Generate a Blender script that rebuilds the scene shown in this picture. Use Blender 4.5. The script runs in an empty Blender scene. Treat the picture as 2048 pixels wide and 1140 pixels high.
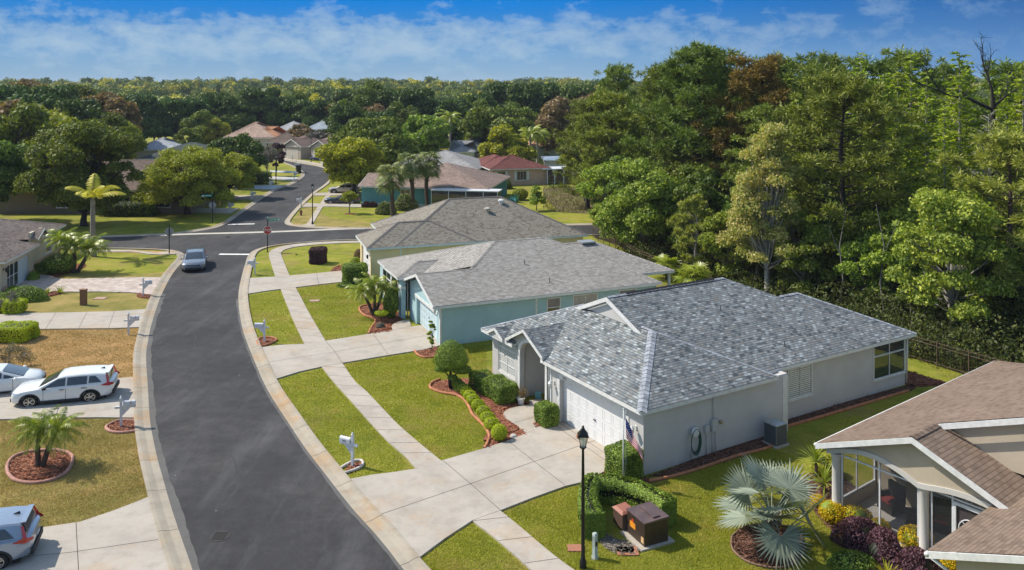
import bpy, bmesh, math, random
import numpy as np
from mathutils import Vector, Matrix
from mathutils.geometry import tessellate_polygon
R = math.radians
rnd = random.Random(7)
scene = bpy.context.scene
COL = scene.collection
# ------------------------------------------------------------------ camera (level drone camera, shifted lens)
F = 1658.0; H = 15.5; CX = 1024.0; HY = 170.0          # focal length in photo pixels, height, principal point
cam = bpy.data.cameras.new('camera'); camo = bpy.data.objects.new('camera', cam); COL.objects.link(camo)
camo.location = (0, 0, H); camo.rotation_euler = (R(90), 0, 0)
cam.sensor_width = 36; cam.lens = 36 * F / 2048.0; cam.shift_y = (HY - 570.0) / 2048.0
cam.clip_start = .5; cam.clip_end = 6000
scene.camera = camo
# ------------------------------------------------------------------ sun and sky
SAZ = math.atan2(-.95, .31); SEL = R(46)
sdir = Vector((math.sin(SAZ) * math.cos(SEL), math.cos(SAZ) * math.cos(SEL), math.sin(SEL)))
sl = bpy.data.lights.new('sun', 'SUN'); sl.energy = 3.9; sl.angle = R(.55); sl.color = (1, .93, .82)
so = bpy.data.objects.new('sun', sl); COL.objects.link(so)
so.rotation_euler = (-sdir).to_track_quat('-Z', 'Y').to_euler()
w = bpy.data.worlds.new('World'); scene.world = w; w.use_nodes = True
nt = w.node_tree; nt.nodes.clear()
def N(t, typ, **k):
    n = t.nodes.new(typ)
    for a, b in k.items(): setattr(n, a, b)
    return n
def L(t, a, b): t.links.new(a, b)
def math_(t, op, a, b=None, c=None, clamp=False):
    n = N(t, 'ShaderNodeMath', operation=op); n.use_clamp = clamp
    for i, x in enumerate((a, b, c)):
        if x is None: continue
        if isinstance(x, (int, float)): n.inputs[i].default_value = x
        else: L(t, x, n.inputs[i])
    return n.outputs[0]
def mix_(t, f, a, b, mode='MIX'):
    n = N(t, 'ShaderNodeMix', data_type='RGBA', blend_type=mode)
    for s, x in (('Factor', f), ('A', a), ('B', b)):
        i = [q for q in n.inputs if q.name == s and (s == 'Factor' and q.type == 'VALUE' or q.type == 'RGBA')][0]
        if isinstance(x, (int, float)): i.default_value = x
        elif isinstance(x, tuple): i.default_value = (*x[:3], 1)
        else: L(t, x, i)
    return [q for q in n.outputs if q.type == 'RGBA'][0]
def ramp_(t, f, pts, interp='LINEAR'):
    n = N(t, 'ShaderNodeValToRGB'); cr = n.color_ramp; cr.interpolation = interp
    while len(cr.elements) < len(pts): cr.elements.new(.5)
    for e, (p, c) in zip(cr.elements, pts):
        e.position = p; e.color = (c, c, c, 1) if isinstance(c, (int, float)) else (*c[:3], 1)
    if f is not None: L(t, f, n.inputs[0])
    return n.outputs[0]
def noise_(t, vec, scale, detail=3, rough=.55, dist=0, dim='3D'):
    n = N(t, 'ShaderNodeTexNoise'); n.noise_dimensions = dim
    n.inputs['Scale'].default_value = scale; n.inputs['Detail'].default_value = detail
    n.inputs['Roughness'].default_value = rough; n.inputs['Distortion'].default_value = dist
    if vec is not None: L(t, vec, n.inputs['Vector'])
    return n.outputs['Fac']
def s2l(r, g, b):
    f = lambda c: (c / 12.92 if c <= .04045 else ((c + .055) / 1.055) ** 2.4)
    return (f(r / 255), f(g / 255), f(b / 255))
sky = N(nt, 'ShaderNodeTexSky'); sky.sky_type = 'NISHITA'; sky.sun_disc = False
sky.sun_elevation = SEL; sky.sun_rotation = SAZ; sky.dust_density = .6; sky.ozone_density = 2.5; sky.air_density = 1
geo = N(nt, 'ShaderNodeTexCoord'); sep = N(nt, 'ShaderNodeSeparateXYZ'); L(nt, geo.outputs['Generated'], sep.inputs[0])
el = sep.outputs['Z']; ex = sep.outputs['X']; ey = sep.outputs['Y']
skc = mix_(nt, 1.0, sky.outputs[0], (.172, .160, .140), 'MULTIPLY')
low = ramp_(nt, math_(nt, 'MULTIPLY', el, 5.0), [(0, s2l(138, 170, 194)), (.18, s2l(118, 161, 200)), (.32, s2l(60, 132, 196)), (.5, s2l(12, 122, 206)), (1, s2l(10, 92, 176))])
lowr = ramp_(nt, math_(nt, 'MULTIPLY', el, 5.0), [(0, s2l(100, 146, 190)), (.18, s2l(82, 130, 184)), (.5, s2l(34, 92, 158)), (1, s2l(20, 70, 140))])
side = ramp_(nt, math_(nt, 'DIVIDE', ex, math_(nt, 'ADD', math_(nt, 'ABSOLUTE', ey), .01)), [(0.02, 0.), (.6, 1.)])
low = mix_(nt, side, low, lowr)
# cloud band: noise on a flat cloud layer far away
div = math_(nt, 'ADD', math_(nt, 'MAXIMUM', el, 0.0), .035)
cmb = N(nt, 'ShaderNodeCombineXYZ')
L(nt, math_(nt, 'MULTIPLY', math_(nt, 'DIVIDE', ex, math_(nt, 'ADD', math_(nt, 'ABSOLUTE', ey), .05)), 16), cmb.inputs[0])
L(nt, math_(nt, 'MULTIPLY', el, 30.), cmb.inputs[1])
cn = noise_(nt, cmb.outputs[0], 1.25, 12, .64, .15)
cn2 = noise_(nt, cmb.outputs[0], .35, 3, .5)
band = ramp_(nt, math_(nt, 'MULTIPLY', el, 10.0), [(0, .1), (.25, .22), (.42, .62), (.62, .7), (.8, .36), (.88, .12), (1, .1)])
bandr = ramp_(nt, math_(nt, 'MULTIPLY', el, 10.0), [(0, .06), (.4, .14), (.7, .3), (1, .24)])
band = mix_(nt, side, band, bandr)
cl = math_(nt, 'ADD', math_(nt, 'ADD', math_(nt, 'MULTIPLY', cn, 2.4), math_(nt, 'MULTIPLY', cn2, .7)), math_(nt, 'SUBTRACT', band, 1.78))
cl = ramp_(nt, cl, [(0, 0.), (.3, .42), (.7, .78), (1, .92)])
low = mix_(nt, cl, low, mix_(nt, side, s2l(164, 188, 208), s2l(112, 148, 188)))
fac = ramp_(nt, el, [(.12, 0.), (.3, 1.)])
low = mix_(nt, 1., low, (.80, .80, .80), 'MULTIPLY'); out = mix_(nt, fac, low, skc)
bg = N(nt, 'ShaderNodeBackground'); L(nt, out, bg.inputs[0]); bg.inputs[1].default_value = 1.0
wo = N(nt, 'ShaderNodeOutputWorld'); L(nt, bg.outputs[0], wo.inputs[0])
vs = scene.view_settings; vs.view_transform = 'Standard'; vs.look = 'None'; vs.exposure = .5; vs.gamma = 1; vs.use_curve_mapping = False
# ------------------------------------------------------------------ helpers
def g(px, py, z=0.0):
    Y = F * (H - z) / (py - HY); return ((px - CX) / F * Y, Y)
def tag(o, label=None, cat=None, group=None, kind=None):
    if label: o['label'] = label
    if cat: o['category'] = cat
    if group: o['group'] = group
    if kind: o['kind'] = kind
    return o
def empty(name, label, cat, loc, rz=0, group=None):
    o = bpy.data.objects.new(name, None); COL.objects.link(o); o.location = (loc[0], loc[1], loc[2] if len(loc) > 2 else 0)
    o.rotation_euler = (0, 0, rz); o.empty_display_size = .3
    return tag(o, label, cat, group)
class M:
    def __init__(s): s.v = []; s.f = []; s.mi = []; s.uv = []
    def add(s, vs, fs, mi=0, uv=None):
        b = len(s.v); s.v += [tuple(p) for p in vs]
        for k, f in enumerate(fs): s.f.append([b + i for i in f]); s.mi.append(mi); s.uv.append(uv[k] if uv else None)
        return s
    def box(s, a, b, mi=0):
        x0, y0, z0 = a; x1, y1, z1 = b
        if x0 > x1: x0, x1 = x1, x0
        if y0 > y1: y0, y1 = y1, y0
        if z0 > z1: z0, z1 = z1, z0
        return s.add([(x0,y0,z0),(x1,y0,z0),(x1,y1,z0),(x0,y1,z0),(x0,y0,z1),(x1,y0,z1),(x1,y1,z1),(x0,y1,z1)],
              [(0,3,2,1),(4,5,6,7),(0,1,5,4),(1,2,6,5),(2,3,7,6),(3,0,4,7)], mi)
    def tube(s, pts, rad, n=8, mi=0, cap=True):
        pts = [Vector(p) for p in pts]
        if isinstance(rad, (int, float)): rad = [rad] * len(pts)
        b = len(s.v); prev = None
        for i, p in enumerate(pts):
            d = (pts[min(i+1, len(pts)-1)] - pts[max(i-1, 0)])
            d = d.normalized() if d.length > 1e-9 else Vector((0,0,1))
            if prev is None:
                a = d.orthogonal().normalized()
            else:
                a = (prev - d * prev.dot(d)); a = a.normalized() if a.length > 1e-6 else d.orthogonal().normalized()
            prev = a; c = d.cross(a)
            for k in range(n):
                t = 2 * math.pi * k / n; s.v.append(tuple(p + (a * math.cos(t) + c * math.sin(t)) * rad[i]))
        for i in range(len(pts) - 1):
            for k in range(n):
                k2 = (k + 1) % n
                s.f.append([b+i*n+k, b+i*n+k2, b+(i+1)*n+k2, b+(i+1)*n+k]); s.mi.append(mi); s.uv.append(None)
        if cap:
            s.f.append([b+k for k in range(n)][::-1]); s.mi.append(mi); s.uv.append(None)
            e = b + (len(pts)-1)*n; s.f.append([e+k for k in range(n)]); s.mi.append(mi); s.uv.append(None)
        return s
    def lathe(s, prof, c=(0,0,0), n=16, mi=0):      # prof: (r,z) list bottom to top
        b = len(s.v)
        for r, z in prof:
            for k in range(n):
                t = 2*math.pi*k/n; s.v.append((c[0]+r*math.cos(t), c[1]+r*math.sin(t), c[2]+z))
        for i in range(len(prof)-1):
            for k in range(n):
                k2 = (k+1) % n; s.f.append([b+i*n+k, b+i*n+k2, b+(i+1)*n+k2, b+(i+1)*n+k]); s.mi.append(mi); s.uv.append(None)
        s.f.append([b+k for k in range(n)][::-1]); s.mi.append(mi); s.uv.append(None)
        e = b+(len(prof)-1)*n; s.f.append([e+k for k in range(n)]); s.mi.append(mi); s.uv.append(None)
        return s
    def prism(s, poly, z0, z1, mi=0, bottom=False):  # poly in xy, any orientation, may be concave
        A = sum(poly[i][0]*poly[(i+1)%len(poly)][1]-poly[(i+1)%len(poly)][0]*poly[i][1] for i in range(len(poly)))
        if A < 0: poly = poly[::-1]
        n = len(poly); tr = tessellate_polygon([[Vector((p[0], p[1], 0)) for p in poly]])
        tr2 = []
        for t in tr:
            a, b, c = (poly[i] for i in t)
            if (b[0]-a[0])*(c[1]-a[1])-(b[1]-a[1])*(c[0]-a[0]) < 0: t = t[::-1]
            tr2.append(t)
        s.add([(p[0], p[1], z1) for p in poly], tr2, mi)
        if z0 is not None:
            s.add([(p[0], p[1], z0) for p in poly] + [(p[0], p[1], z1) for p in poly], [(i, (i+1)%n, n+(i+1)%n, n+i) for i in range(n)], mi)
            if bottom: s.add([(p[0], p[1], z0) for p in poly], [t[::-1] for t in tr2], mi)
        return s
    def plate(s, poly, axis, c, th, mi=0):           # polygon in the plane normal to axis 'x' or 'y' at c, thickness th toward +axis
        q = M(); q.prism([(a, b) for a, b in poly], 0, th, 0, True)
        mp = (lambda p: (c + p[2], p[0], p[1])) if axis == 'x' else (lambda p: (p[0], c + th - p[2] , p[1]))
        vs = [mp(p) for p in q.v]
        return s.add(vs, q.f, mi)
    def build(s, name, mats, parent=None, smooth=False, loc=None, auto=None):
        me = bpy.data.meshes.new(name); me.from_pydata(s.v, [], s.f)
        if not isinstance(mats, (list, tuple)): mats = [mats]
        for m in mats: me.materials.append(m)
        if len(mats) > 1: me.polygons.foreach_set('material_index', s.mi)
        if any(u is not None for u in s.uv):
            ul = me.uv_layers.new(name='UVMap')
            for p, u in zip(me.polygons, s.uv):
                if u is None: continue
                for li, q in zip(p.loop_indices, u): ul.data[li].uv = q
        me.validate()
        if smooth: me.polygons.foreach_set('use_smooth', [True]*len(me.polygons))
        if auto is not None:
            me.polygons.foreach_set('use_smooth', [True]*len(me.polygons)); me.set_sharp_from_angle(angle=R(auto))
        me.update()
        o = bpy.data.objects.new(name, me); COL.objects.link(o)
        if parent: o.parent = parent
        if loc: o.location = loc
        return o
def np_mesh(name, V, Fq, mats, parent=None, smooth=False, mi=None, k=4):
    me = bpy.data.meshes.new(name); nv = len(V); nf = len(Fq)
    me.vertices.add(nv); me.vertices.foreach_set('co', np.asarray(V, dtype=np.float32).ravel())
    me.loops.add(nf*k); me.loops.foreach_set('vertex_index', np.asarray(Fq, dtype=np.int32).ravel())
    me.polygons.add(nf); me.polygons.foreach_set('loop_start', np.arange(0, nf*k, k, dtype=np.int32))
    me.polygons.foreach_set('loop_total', np.full(nf, k, dtype=np.int32))
    for m in (mats if isinstance(mats, (list, tuple)) else [mats]): me.materials.append(m)
    if mi is not None: me.polygons.foreach_set('material_index', np.asarray(mi, dtype=np.int32))
    me.update(calc_edges=True); me.validate()
    if smooth: me.polygons.foreach_set('use_smooth', [True]*nf)
    o = bpy.data.objects.new(name, me); COL.objects.link(o)
    if parent: o.parent = parent
    return o
def copy_tree(o, loc=None, rz=None, sc=None, label=None, group=None, parent=None):
    c = o.copy(); COL.objects.link(c)
    if parent: c.parent = parent
    if loc is not None: c.location = (loc[0], loc[1], loc[2] if len(loc) > 2 else 0)
    if rz is not None: c.rotation_euler = (0, 0, rz)
    if sc is not None: c.scale = (sc, sc, sc) if isinstance(sc, (int, float)) else sc
    if label: c['label'] = label
    if group: c['group'] = group
    for ch in list(o.children): copy_tree(ch, parent=c)
    return c
def blank_tree(o):
    for ch in list(o.children): blank_tree(ch)
    bpy.data.objects.remove(o)
# ------------------------------------------------------------------ materials
MATS = {}
def base(name, rough=.8, metal=0, spec=.5, alpha=None):
    m = bpy.data.materials.new(name); m.use_nodes = True; t = m.node_tree; b = t.nodes['Principled BSDF']
    b.inputs['Roughness'].default_value = rough; b.inputs['Metallic'].default_value = metal
    b.inputs['Specular IOR Level'].default_value = spec
    return m, t, b
def bump_(t, b, h, dist=.01, strength=.6):
    n = N(t, 'ShaderNodeBump'); n.inputs['Distance'].default_value = dist; n.inputs['Strength'].default_value = strength
    L(t, h, n.inputs['Height']); L(t, n.outputs[0], b.inputs['Normal'])
def plain(name, c, rough=.6, metal=0, var=.12, sc=6., bump=0, bsc=80., coat=0, spec=.5, dirt=0):
    if name in MATS: return MATS[name]
    m, t, b = base(name, rough, metal, spec); tc = N(t, 'ShaderNodeTexCoord').outputs['Object']
    n = noise_(t, tc, sc, 5, .6)
    lo = tuple(x*(1-var) for x in c); hi = tuple(min(1, x*(1+var)) for x in c)
    col = ramp_(t, n, [(.3, lo), (.7, hi)])
    if dirt:
        sp = N(t, 'ShaderNodeSeparateXYZ'); L(t, tc, sp.inputs[0])
        k = math_(t, 'MULTIPLY', ramp_(t, noise_(t, tc, 2.2, 5, .65), [(.45, 0.), (.75, 1.)]), dirt)
        col = mix_(t, k, col, tuple(x*.6 for x in c))
    L(t, col, b.inputs['Base Color'])
    L(t, ramp_(t, n, [(.3, max(0, rough-.06)), (.7, min(1, rough+.08))]), b.inputs['Roughness'])
    if bump: bump_(t, b, noise_(t, tc, bsc, 3, .6), bump)
    if coat: b.inputs['Coat Weight'].default_value = coat; b.inputs['Coat Roughness'].default_value = .04
    MATS[name] = m; return m
def stucco(name, c):
    if name in MATS: return MATS[name]
    m, t, b = base(name, .92, 0, .25); tc = N(t, 'ShaderNodeTexCoord').outputs['Object']
    n = noise_(t, tc, .9, 5, .6); f = noise_(t, tc, 26, 4, .7)
    col = ramp_(t, n, [(.3, tuple(x*.9 for x in c)), (.7, tuple(min(1, x*1.06) for x in c))])
    col = mix_(t, ramp_(t, f, [(.35, .22), (.65, 0.)]), col, tuple(x*.7 for x in c))
    sp = N(t, 'ShaderNodeSeparateXYZ'); L(t, tc, sp.inputs[0])     # rain splash dirt along the foot of the wall
    mp = N(t, 'ShaderNodeMapping'); mp.inputs['Scale'].default_value = (6, 6, .5); L(t, tc, mp.inputs[0])
    k = math_(t, 'MULTIPLY', ramp_(t, sp.outputs['Z'], [(0.0, 1.), (.35, .0)]), ramp_(t, noise_(t, mp.outputs[0], 1., 5, .6), [(.4, 0.), (.7, .5)]))
    col = mix_(t, k, col, tuple(x*.55 for x in (c[0], c[1]*.95, c[2]*.85)))
    L(t, col, b.inputs['Base Color']); bump_(t, b, f, .006, .8)
    MATS[name] = m; return m
def shingle(name, cols, bw=.3, rh=.14, contrast=1, gap=.5, streak=.2):
    if name in MATS: return MATS[name]
    m, t, b = base(name, .95, 0, .2); uv = N(t, 'ShaderNodeTexCoord').outputs['UV']
    br = N(t, 'ShaderNodeTexBrick'); L(t, uv, br.inputs['Vector']); br.offset = .5; br.offset_frequency = 2
    br.inputs['Color1'].default_value = (0, 0, 0, 1); br.inputs['Color2'].default_value = (1, 1, 1, 1); br.inputs['Mortar'].default_value = (.5, .5, .5, 1)
    br.inputs['Scale'].default_value = 1; br.inputs['Brick Width'].default_value = bw; br.inputs['Row Height'].default_value = rh
    br.inputs['Mortar Size'].default_value = .008; br.inputs['Mortar Smooth'].default_value = .3
    br2 = N(t, 'ShaderNodeTexBrick'); mp = N(t, 'ShaderNodeMapping'); mp.inputs['Location'].default_value = (.13, 0, 0); L(t, uv, mp.inputs[0]); L(t, mp.outputs[0], br2.inputs['Vector'])
    br2.offset = .37; br2.inputs['Color1'].default_value = (0, 0, 0, 1); br2.inputs['Color2'].default_value = (1, 1, 1, 1); br2.inputs['Mortar'].default_value = (.5,)*3+(1,)
    br2.inputs['Scale'].default_value = 1; br2.inputs['Brick Width'].default_value = bw*.62; br2.inputs['Row Height'].default_value = rh; br2.inputs['Mortar Size'].default_value = 0
    v = math_(t, 'ADD', math_(t, 'MULTIPLY', br.outputs['Color'], .55), math_(t, 'MULTIPLY', br2.outputs['Color'], .45))
    n = len(cols); col = ramp_(t, v, [(.5 + (i/(n-1)-.5)*.8, c) for i, c in enumerate(cols)])
    sp = N(t, 'ShaderNodeSeparateXYZ'); L(t, uv, sp.inputs[0])
    row = math_(t, 'FRACT', math_(t, 'DIVIDE', sp.outputs['Y'], rh))
    edge = ramp_(t, row, [(0, 1.), (.08, 1.), (.25, 0.), (1, 0.)])           # shadow line at the butt edge of each course, painted into the colour
    col = mix_(t, math_(t, 'MULTIPLY', edge, gap), col, tuple(x*.3 for x in cols[0]))
    col = mix_(t, math_(t, 'MULTIPLY', br.outputs['Fac'], gap*.9), col, tuple(x*.35 for x in cols[0]))
    tc = N(t, 'ShaderNodeTexCoord').outputs['Object']
    w_ = ramp_(t, noise_(t, tc, .5, 5, .6), [(.35, 1-streak), (.7, 1+streak*.4)])
    gr = ramp_(t, noise_(t, tc, 60, 2, .7), [(.3, .82), (.7, 1.12)])
    col = mix_(t, 1., mix_(t, 1., col, w_, 'MULTIPLY'), gr, 'MULTIPLY')
    L(t, col, b.inputs['Base Color'])
    bump_(t, b, math_(t, 'SUBTRACT', math_(t, 'MULTIPLY', v, .3), math_(t, 'ADD', row, math_(t, 'MULTIPLY', br.outputs['Fac'], .6))), .012, .7)
    MATS[name] = m; return m
def leafmat(name, cols, rough=.6, trans=.3, objvar=.0, spec=.35):
    if name in MATS: return MATS[name]
    m, t, b = base(name, rough, 0, spec); ge = N(t, 'ShaderNodeNewGeometry')
    tc = N(t, 'ShaderNodeTexCoord').outputs['Object']
    v = math_(t, 'ADD', math_(t, 'MULTIPLY', ge.outputs['Random Per Island'], .6), math_(t, 'MULTIPLY', noise_(t, tc, .7, 3, .6), .8))
    v = math_(t, 'SUBTRACT', v, .2)
    n = len(cols); col = ramp_(t, v, [(i/(n-1), c) for i, c in enumerate(cols)])
    if objvar:
        oi = N(t, 'ShaderNodeObjectInfo'); hs = N(t, 'ShaderNodeHueSaturation'); L(t, col, hs.inputs['Color'])
        L(t, math_(t, 'ADD', math_(t, 'MULTIPLY', oi.outputs['Random'], objvar*.14), .5-objvar*.07), hs.inputs['Hue'])
        L(t, math_(t, 'ADD', math_(t, 'MULTIPLY', math_(t, 'FRACT', math_(t, 'MULTIPLY', oi.outputs['Random'], 7.3)), objvar), 1-objvar*.5), hs.inputs['Value'])
        col = hs.outputs[0]
    L(t, col, b.inputs['Base Color'])
    tr = N(t, 'ShaderNodeBsdfTranslucent'); L(t, mix_(t, 1., col, (1.15, 1.25, .5), 'MULTIPLY'), tr.inputs[0])
    ms = N(t, 'ShaderNodeMixShader'); ms.inputs[0].default_value = trans
    L(t, b.outputs[0], ms.inputs[1]); L(t, tr.outputs[0], ms.inputs[2]); L(t, ms.outputs[0], t.nodes['Material Output'].inputs[0])
    MATS[name] = m; return m
def glassmat(name, c=(.02, .03, .035), rough=.03):
    if name in MATS: return MATS[name]
    m, t, b = base(name, rough, 0, .9); tc = N(t, 'ShaderNodeTexCoord').outputs['Object']
    L(t, ramp_(t, noise_(t, tc, 1.7, 2), [(.3, tuple(x*.6 for x in c)), (.7, tuple(x*1.5 for x in c))]), b.inputs['Base Color'])
    b.inputs['Coat Weight'].default_value = .6; b.inputs['Coat Roughness'].default_value = .02
    MATS[name] = m; return m
def clothmat(name, c):
    m, t, b = base(name, .8, 0, .2); b.inputs['Base Color'].default_value = (*c, 1); tr = N(t, 'ShaderNodeBsdfTranslucent'); tr.inputs[0].default_value = (*c, 1)
    ms = N(t, 'ShaderNodeMixShader'); ms.inputs[0].default_value = .5; L(t, b.outputs[0], ms.inputs[1]); L(t, tr.outputs[0], ms.inputs[2]); L(t, ms.outputs[0], t.nodes['Material Output'].inputs[0]); return m
def see_through(name, c=(.6, .65, .66), k=.65):
    if name in MATS: return MATS[name]
    m, t, b = base(name, .05, 0, .8); b.inputs['Base Color'].default_value = (*c, 1)
    tr = N(t, 'ShaderNodeBsdfTransparent'); ms = N(t, 'ShaderNodeMixShader'); ms.inputs[0].default_value = k
    L(t, b.outputs[0], ms.inputs[1]); L(t, tr.outputs[0], ms.inputs[2]); L(t, ms.outputs[0], t.nodes['Material Output'].inputs[0])
    MATS[name] = m; return m
white = plain('white_paint', (.66, .66, .64), .5, dirt=.25)
whitevinyl = plain('white_vinyl', (.64, .65, .66), .45, dirt=.15)
blackmetal = plain('black_metal', (.012, .012, .013), .4, .3)
darkglass = glassmat('dark_glass')
galv = plain('galvanised_steel', (.42, .43, .44), .45, .6)
pinebark = plain('bark_brown', (.085, .06, .045), .95, var=.5, sc=9, bump=.03, bsc=14)
greybark = plain('bark_grey', (.2, .185, .165), .95, var=.45, sc=9, bump=.02, bsc=14)
palebark = plain('bark_pale', (.33, .31, .28), .95, var=.4, sc=9, bump=.02, bsc=14)
darkbark = plain('bark_dark', (.03, .024, .02), .95, var=.4, sc=9, bump=.02, bsc=14)
# ------------------------------------------------------------------ ground
def GP(pts, z=0.): return [g(x, y, z) for x, y in pts]
def resample(P, n, sm=True):
    P = np.array(P, float)
    if sm:                                     # Catmull-Rom through the points
        Q = []
        for i in range(len(P)-1):
            p0 = P[max(i-1, 0)]; p1 = P[i]; p2 = P[i+1]; p3 = P[min(i+2, len(P)-1)]
            for t in np.linspace(0, 1, 9)[:-1]:
                Q.append(.5*((2*p1)+(-p0+p2)*t+(2*p0-5*p1+4*p2-p3)*t*t+(-p0+3*p1-3*p2+p3)*t**3))
        Q.append(P[-1]); P = np.array(Q)
    d = np.r_[0, np.cumsum(np.hypot(*np.diff(P, axis=0).T))]
    s = np.linspace(0, d[-1], n)
    return np.c_[np.interp(s, d, P[:, 0]), np.interp(s, d, P[:, 1])]
def grassmat():
    m, t, b = base('lawn', .95, 0, .15); p = N(t, 'ShaderNodeNewGeometry').outputs['Position']
    a = noise_(t, p, .12, 4, .6); c = noise_(t, p, .9, 6, .68); d = noise_(t, p, 14, 5, .7); e = noise_(t, p, 60, 3, .7)
    col = ramp_(t, math_(t, 'ADD', math_(t, 'MULTIPLY', a, .5), math_(t, 'MULTIPLY', c, .5)), [(.36, (.14, .165, .02)), (.46, (.235, .26, .028)), (.54, (.31, .315, .036)), (.64, (.40, .34, .085))])
    dry = math_(t, 'MULTIPLY', ramp_(t, noise_(t, p, .35, 6, .72), [(.51, 0.), (.62, 1.)]), ramp_(t, noise_(t, p, 5, 5, .7), [(.35, .2), (.6, .9)]))
    col = mix_(t, dry, col, (.33, .235, .09))
    col = mix_(t, 1., col, ramp_(t, d, [(.3, .55), (.5, .95), (.7, 1.3)]), 'MULTIPLY')
    col = mix_(t, 1., col, ramp_(t, e, [(.3, .6), (.7, 1.3)]), 'MULTIPLY')
    L(t, col, b.inputs['Base Color']); bump_(t, b, math_(t, 'ADD', d, math_(t, 'MULTIPLY', e, .5)), .05, 1.)
    return m
def drymat(name, cols, gr=.35):
    m, t, b = base(name, .95, 0, .15); p = N(t, 'ShaderNodeNewGeometry').outputs['Position']
    c = noise_(t, p, .55, 7, .7); d = noise_(t, p, 12, 5, .72); e = noise_(t, p, 55, 3, .7)
    col = ramp_(t, c, [(.35, cols[0]), (.5, cols[1]), (.68, cols[2])])
    k = math_(t, 'MULTIPLY', ramp_(t, noise_(t, p, .28, 5, .7), [(.44, 0.), (.62, 1.)]), gr)
    col = mix_(t, k, col, (.12, .15, .02))
    col = mix_(t, 1., col, ramp_(t, d, [(.3, .6), (.5, .97), (.7, 1.25)]), 'MULTIPLY')
    col = mix_(t, 1., col, ramp_(t, e, [(.3, .68), (.7, 1.25)]), 'MULTIPLY')
    L(t, col, b.inputs['Base Color']); bump_(t, b, math_(t, 'ADD', d, math_(t, 'MULTIPLY', e, .5)), .04, 1.)
    return m
def concrete(name, c, rust=.35, joint=None):
    m, t, b = base(name, .9, 0, .3); p = N(t, 'ShaderNodeNewGeometry').outputs['Position']
    n = noise_(t, p, .55, 7, .65); f = noise_(t, p, 40, 4, .7)
    col = ramp_(t, n, [(.3, tuple(x*.82 for x in c)), (.5, c), (.7, tuple(x*1.1 for x in c))])
    k = math_(t, 'MULTIPLY', ramp_(t, noise_(t, p, .33, 6, .75), [(.5, 0.), (.68, 1.)]), rust)
    col = mix_(t, k, col, (.40, .25, .12))
    k2 = math_(t, 'MULTIPLY', ramp_(t, noise_(t, p, 1.7, 7, .75), [(.5, 0.), (.72, 1.)]), .45)
    col = mix_(t, k2, col, tuple(x*.55 for x in c))
    col = mix_(t, 1., col, ramp_(t, f, [(.3, .9), (.7, 1.07)]), 'MULTIPLY')
    L(t, col, b.inputs['Base Color']); bump_(t, b, f, .004, .6)
    return m
def asphaltmat():
    m, t, b = base('asphalt', .9, 0, .3); p = N(t, 'ShaderNodeNewGeometry').outputs['Position']
    n = noise_(t, p, .18, 5, .62); n2 = noise_(t, p, 1.4, 6, .7); f = noise_(t, p, 70, 3, .75); f2 = noise_(t, p, 18, 3, .7)
    mp = N(t, 'ShaderNodeMapping'); mp.inputs['Scale'].default_value = (.6, .12, 1); mp.inputs['Rotation'].default_value = (0, 0, R(6)); L(t, p, mp.inputs[0])
    st = noise_(t, mp.outputs[0], 1.2, 5, .7)
    col = ramp_(t, math_(t, 'ADD', math_(t, 'MULTIPLY', n, .6), math_(t, 'MULTIPLY', n2, .4)), [(.36, (.030, .029, .030)), (.5, (.044, .0425, .043)), (.64, (.070, .067, .066))])
    col = mix_(t, math_(t, 'MULTIPLY', ramp_(t, st, [(.5, 0.), (.72, 1.)]), .4), col, (.13, .128, .13))
    col = mix_(t, 1., col, ramp_(t, f, [(.25, .6), (.5, .97), (.75, 1.5)]), 'MULTIPLY')
    col = mix_(t, 1., col, ramp_(t, f2, [(.3, .88), (.7, 1.12)]), 'MULTIPLY')
    vo = N(t, 'ShaderNodeTexVoronoi'); vo.inputs['Scale'].default_value = 1.1; L(t, p, vo.inputs[0])
    fl = ramp_(t, vo.outputs['Distance'], [(.0, 1.), (.022, .9), (.032, 0.)])
    col = mix_(t, math_(t, 'MULTIPLY', fl, ramp_(t, noise_(t, p, 2.3, 2), [(.5, 0.), (.56, .8)])), col, (.5, .49, .46))
    L(t, col, b.inputs['Base Color']); bump_(t, b, f, .006, .8)
    return m
def pavermat():
    m, t, b = base('pavers', .9, 0, .3); p = N(t, 'ShaderNodeNewGeometry').outputs['Position']
    br = N(t, 'ShaderNodeTexBrick'); L(t, p, br.inputs['Vector']); br.inputs['Scale'].default_value = 1
    br.inputs['Brick Width'].default_value = .42; br.inputs['Row Height'].default_value = .22; br.inputs['Mortar Size'].default_value = .012
    br.inputs['Color1'].default_value = (.46, .37, .31, 1); br.inputs['Color2'].default_value = (.62, .54, .48, 1); br.inputs['Mortar'].default_value = (.22, .18, .15, 1)
    col = mix_(t, 1., br.outputs['Color'], ramp_(t, noise_(t, p, 1.5, 6, .7), [(.3, .7), (.7, 1.15)]), 'MULTIPLY')
    L(t, col, b.inputs['Base Color']); bump_(t, b, br.outputs['Fac'], .01, -.6); return m
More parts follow.
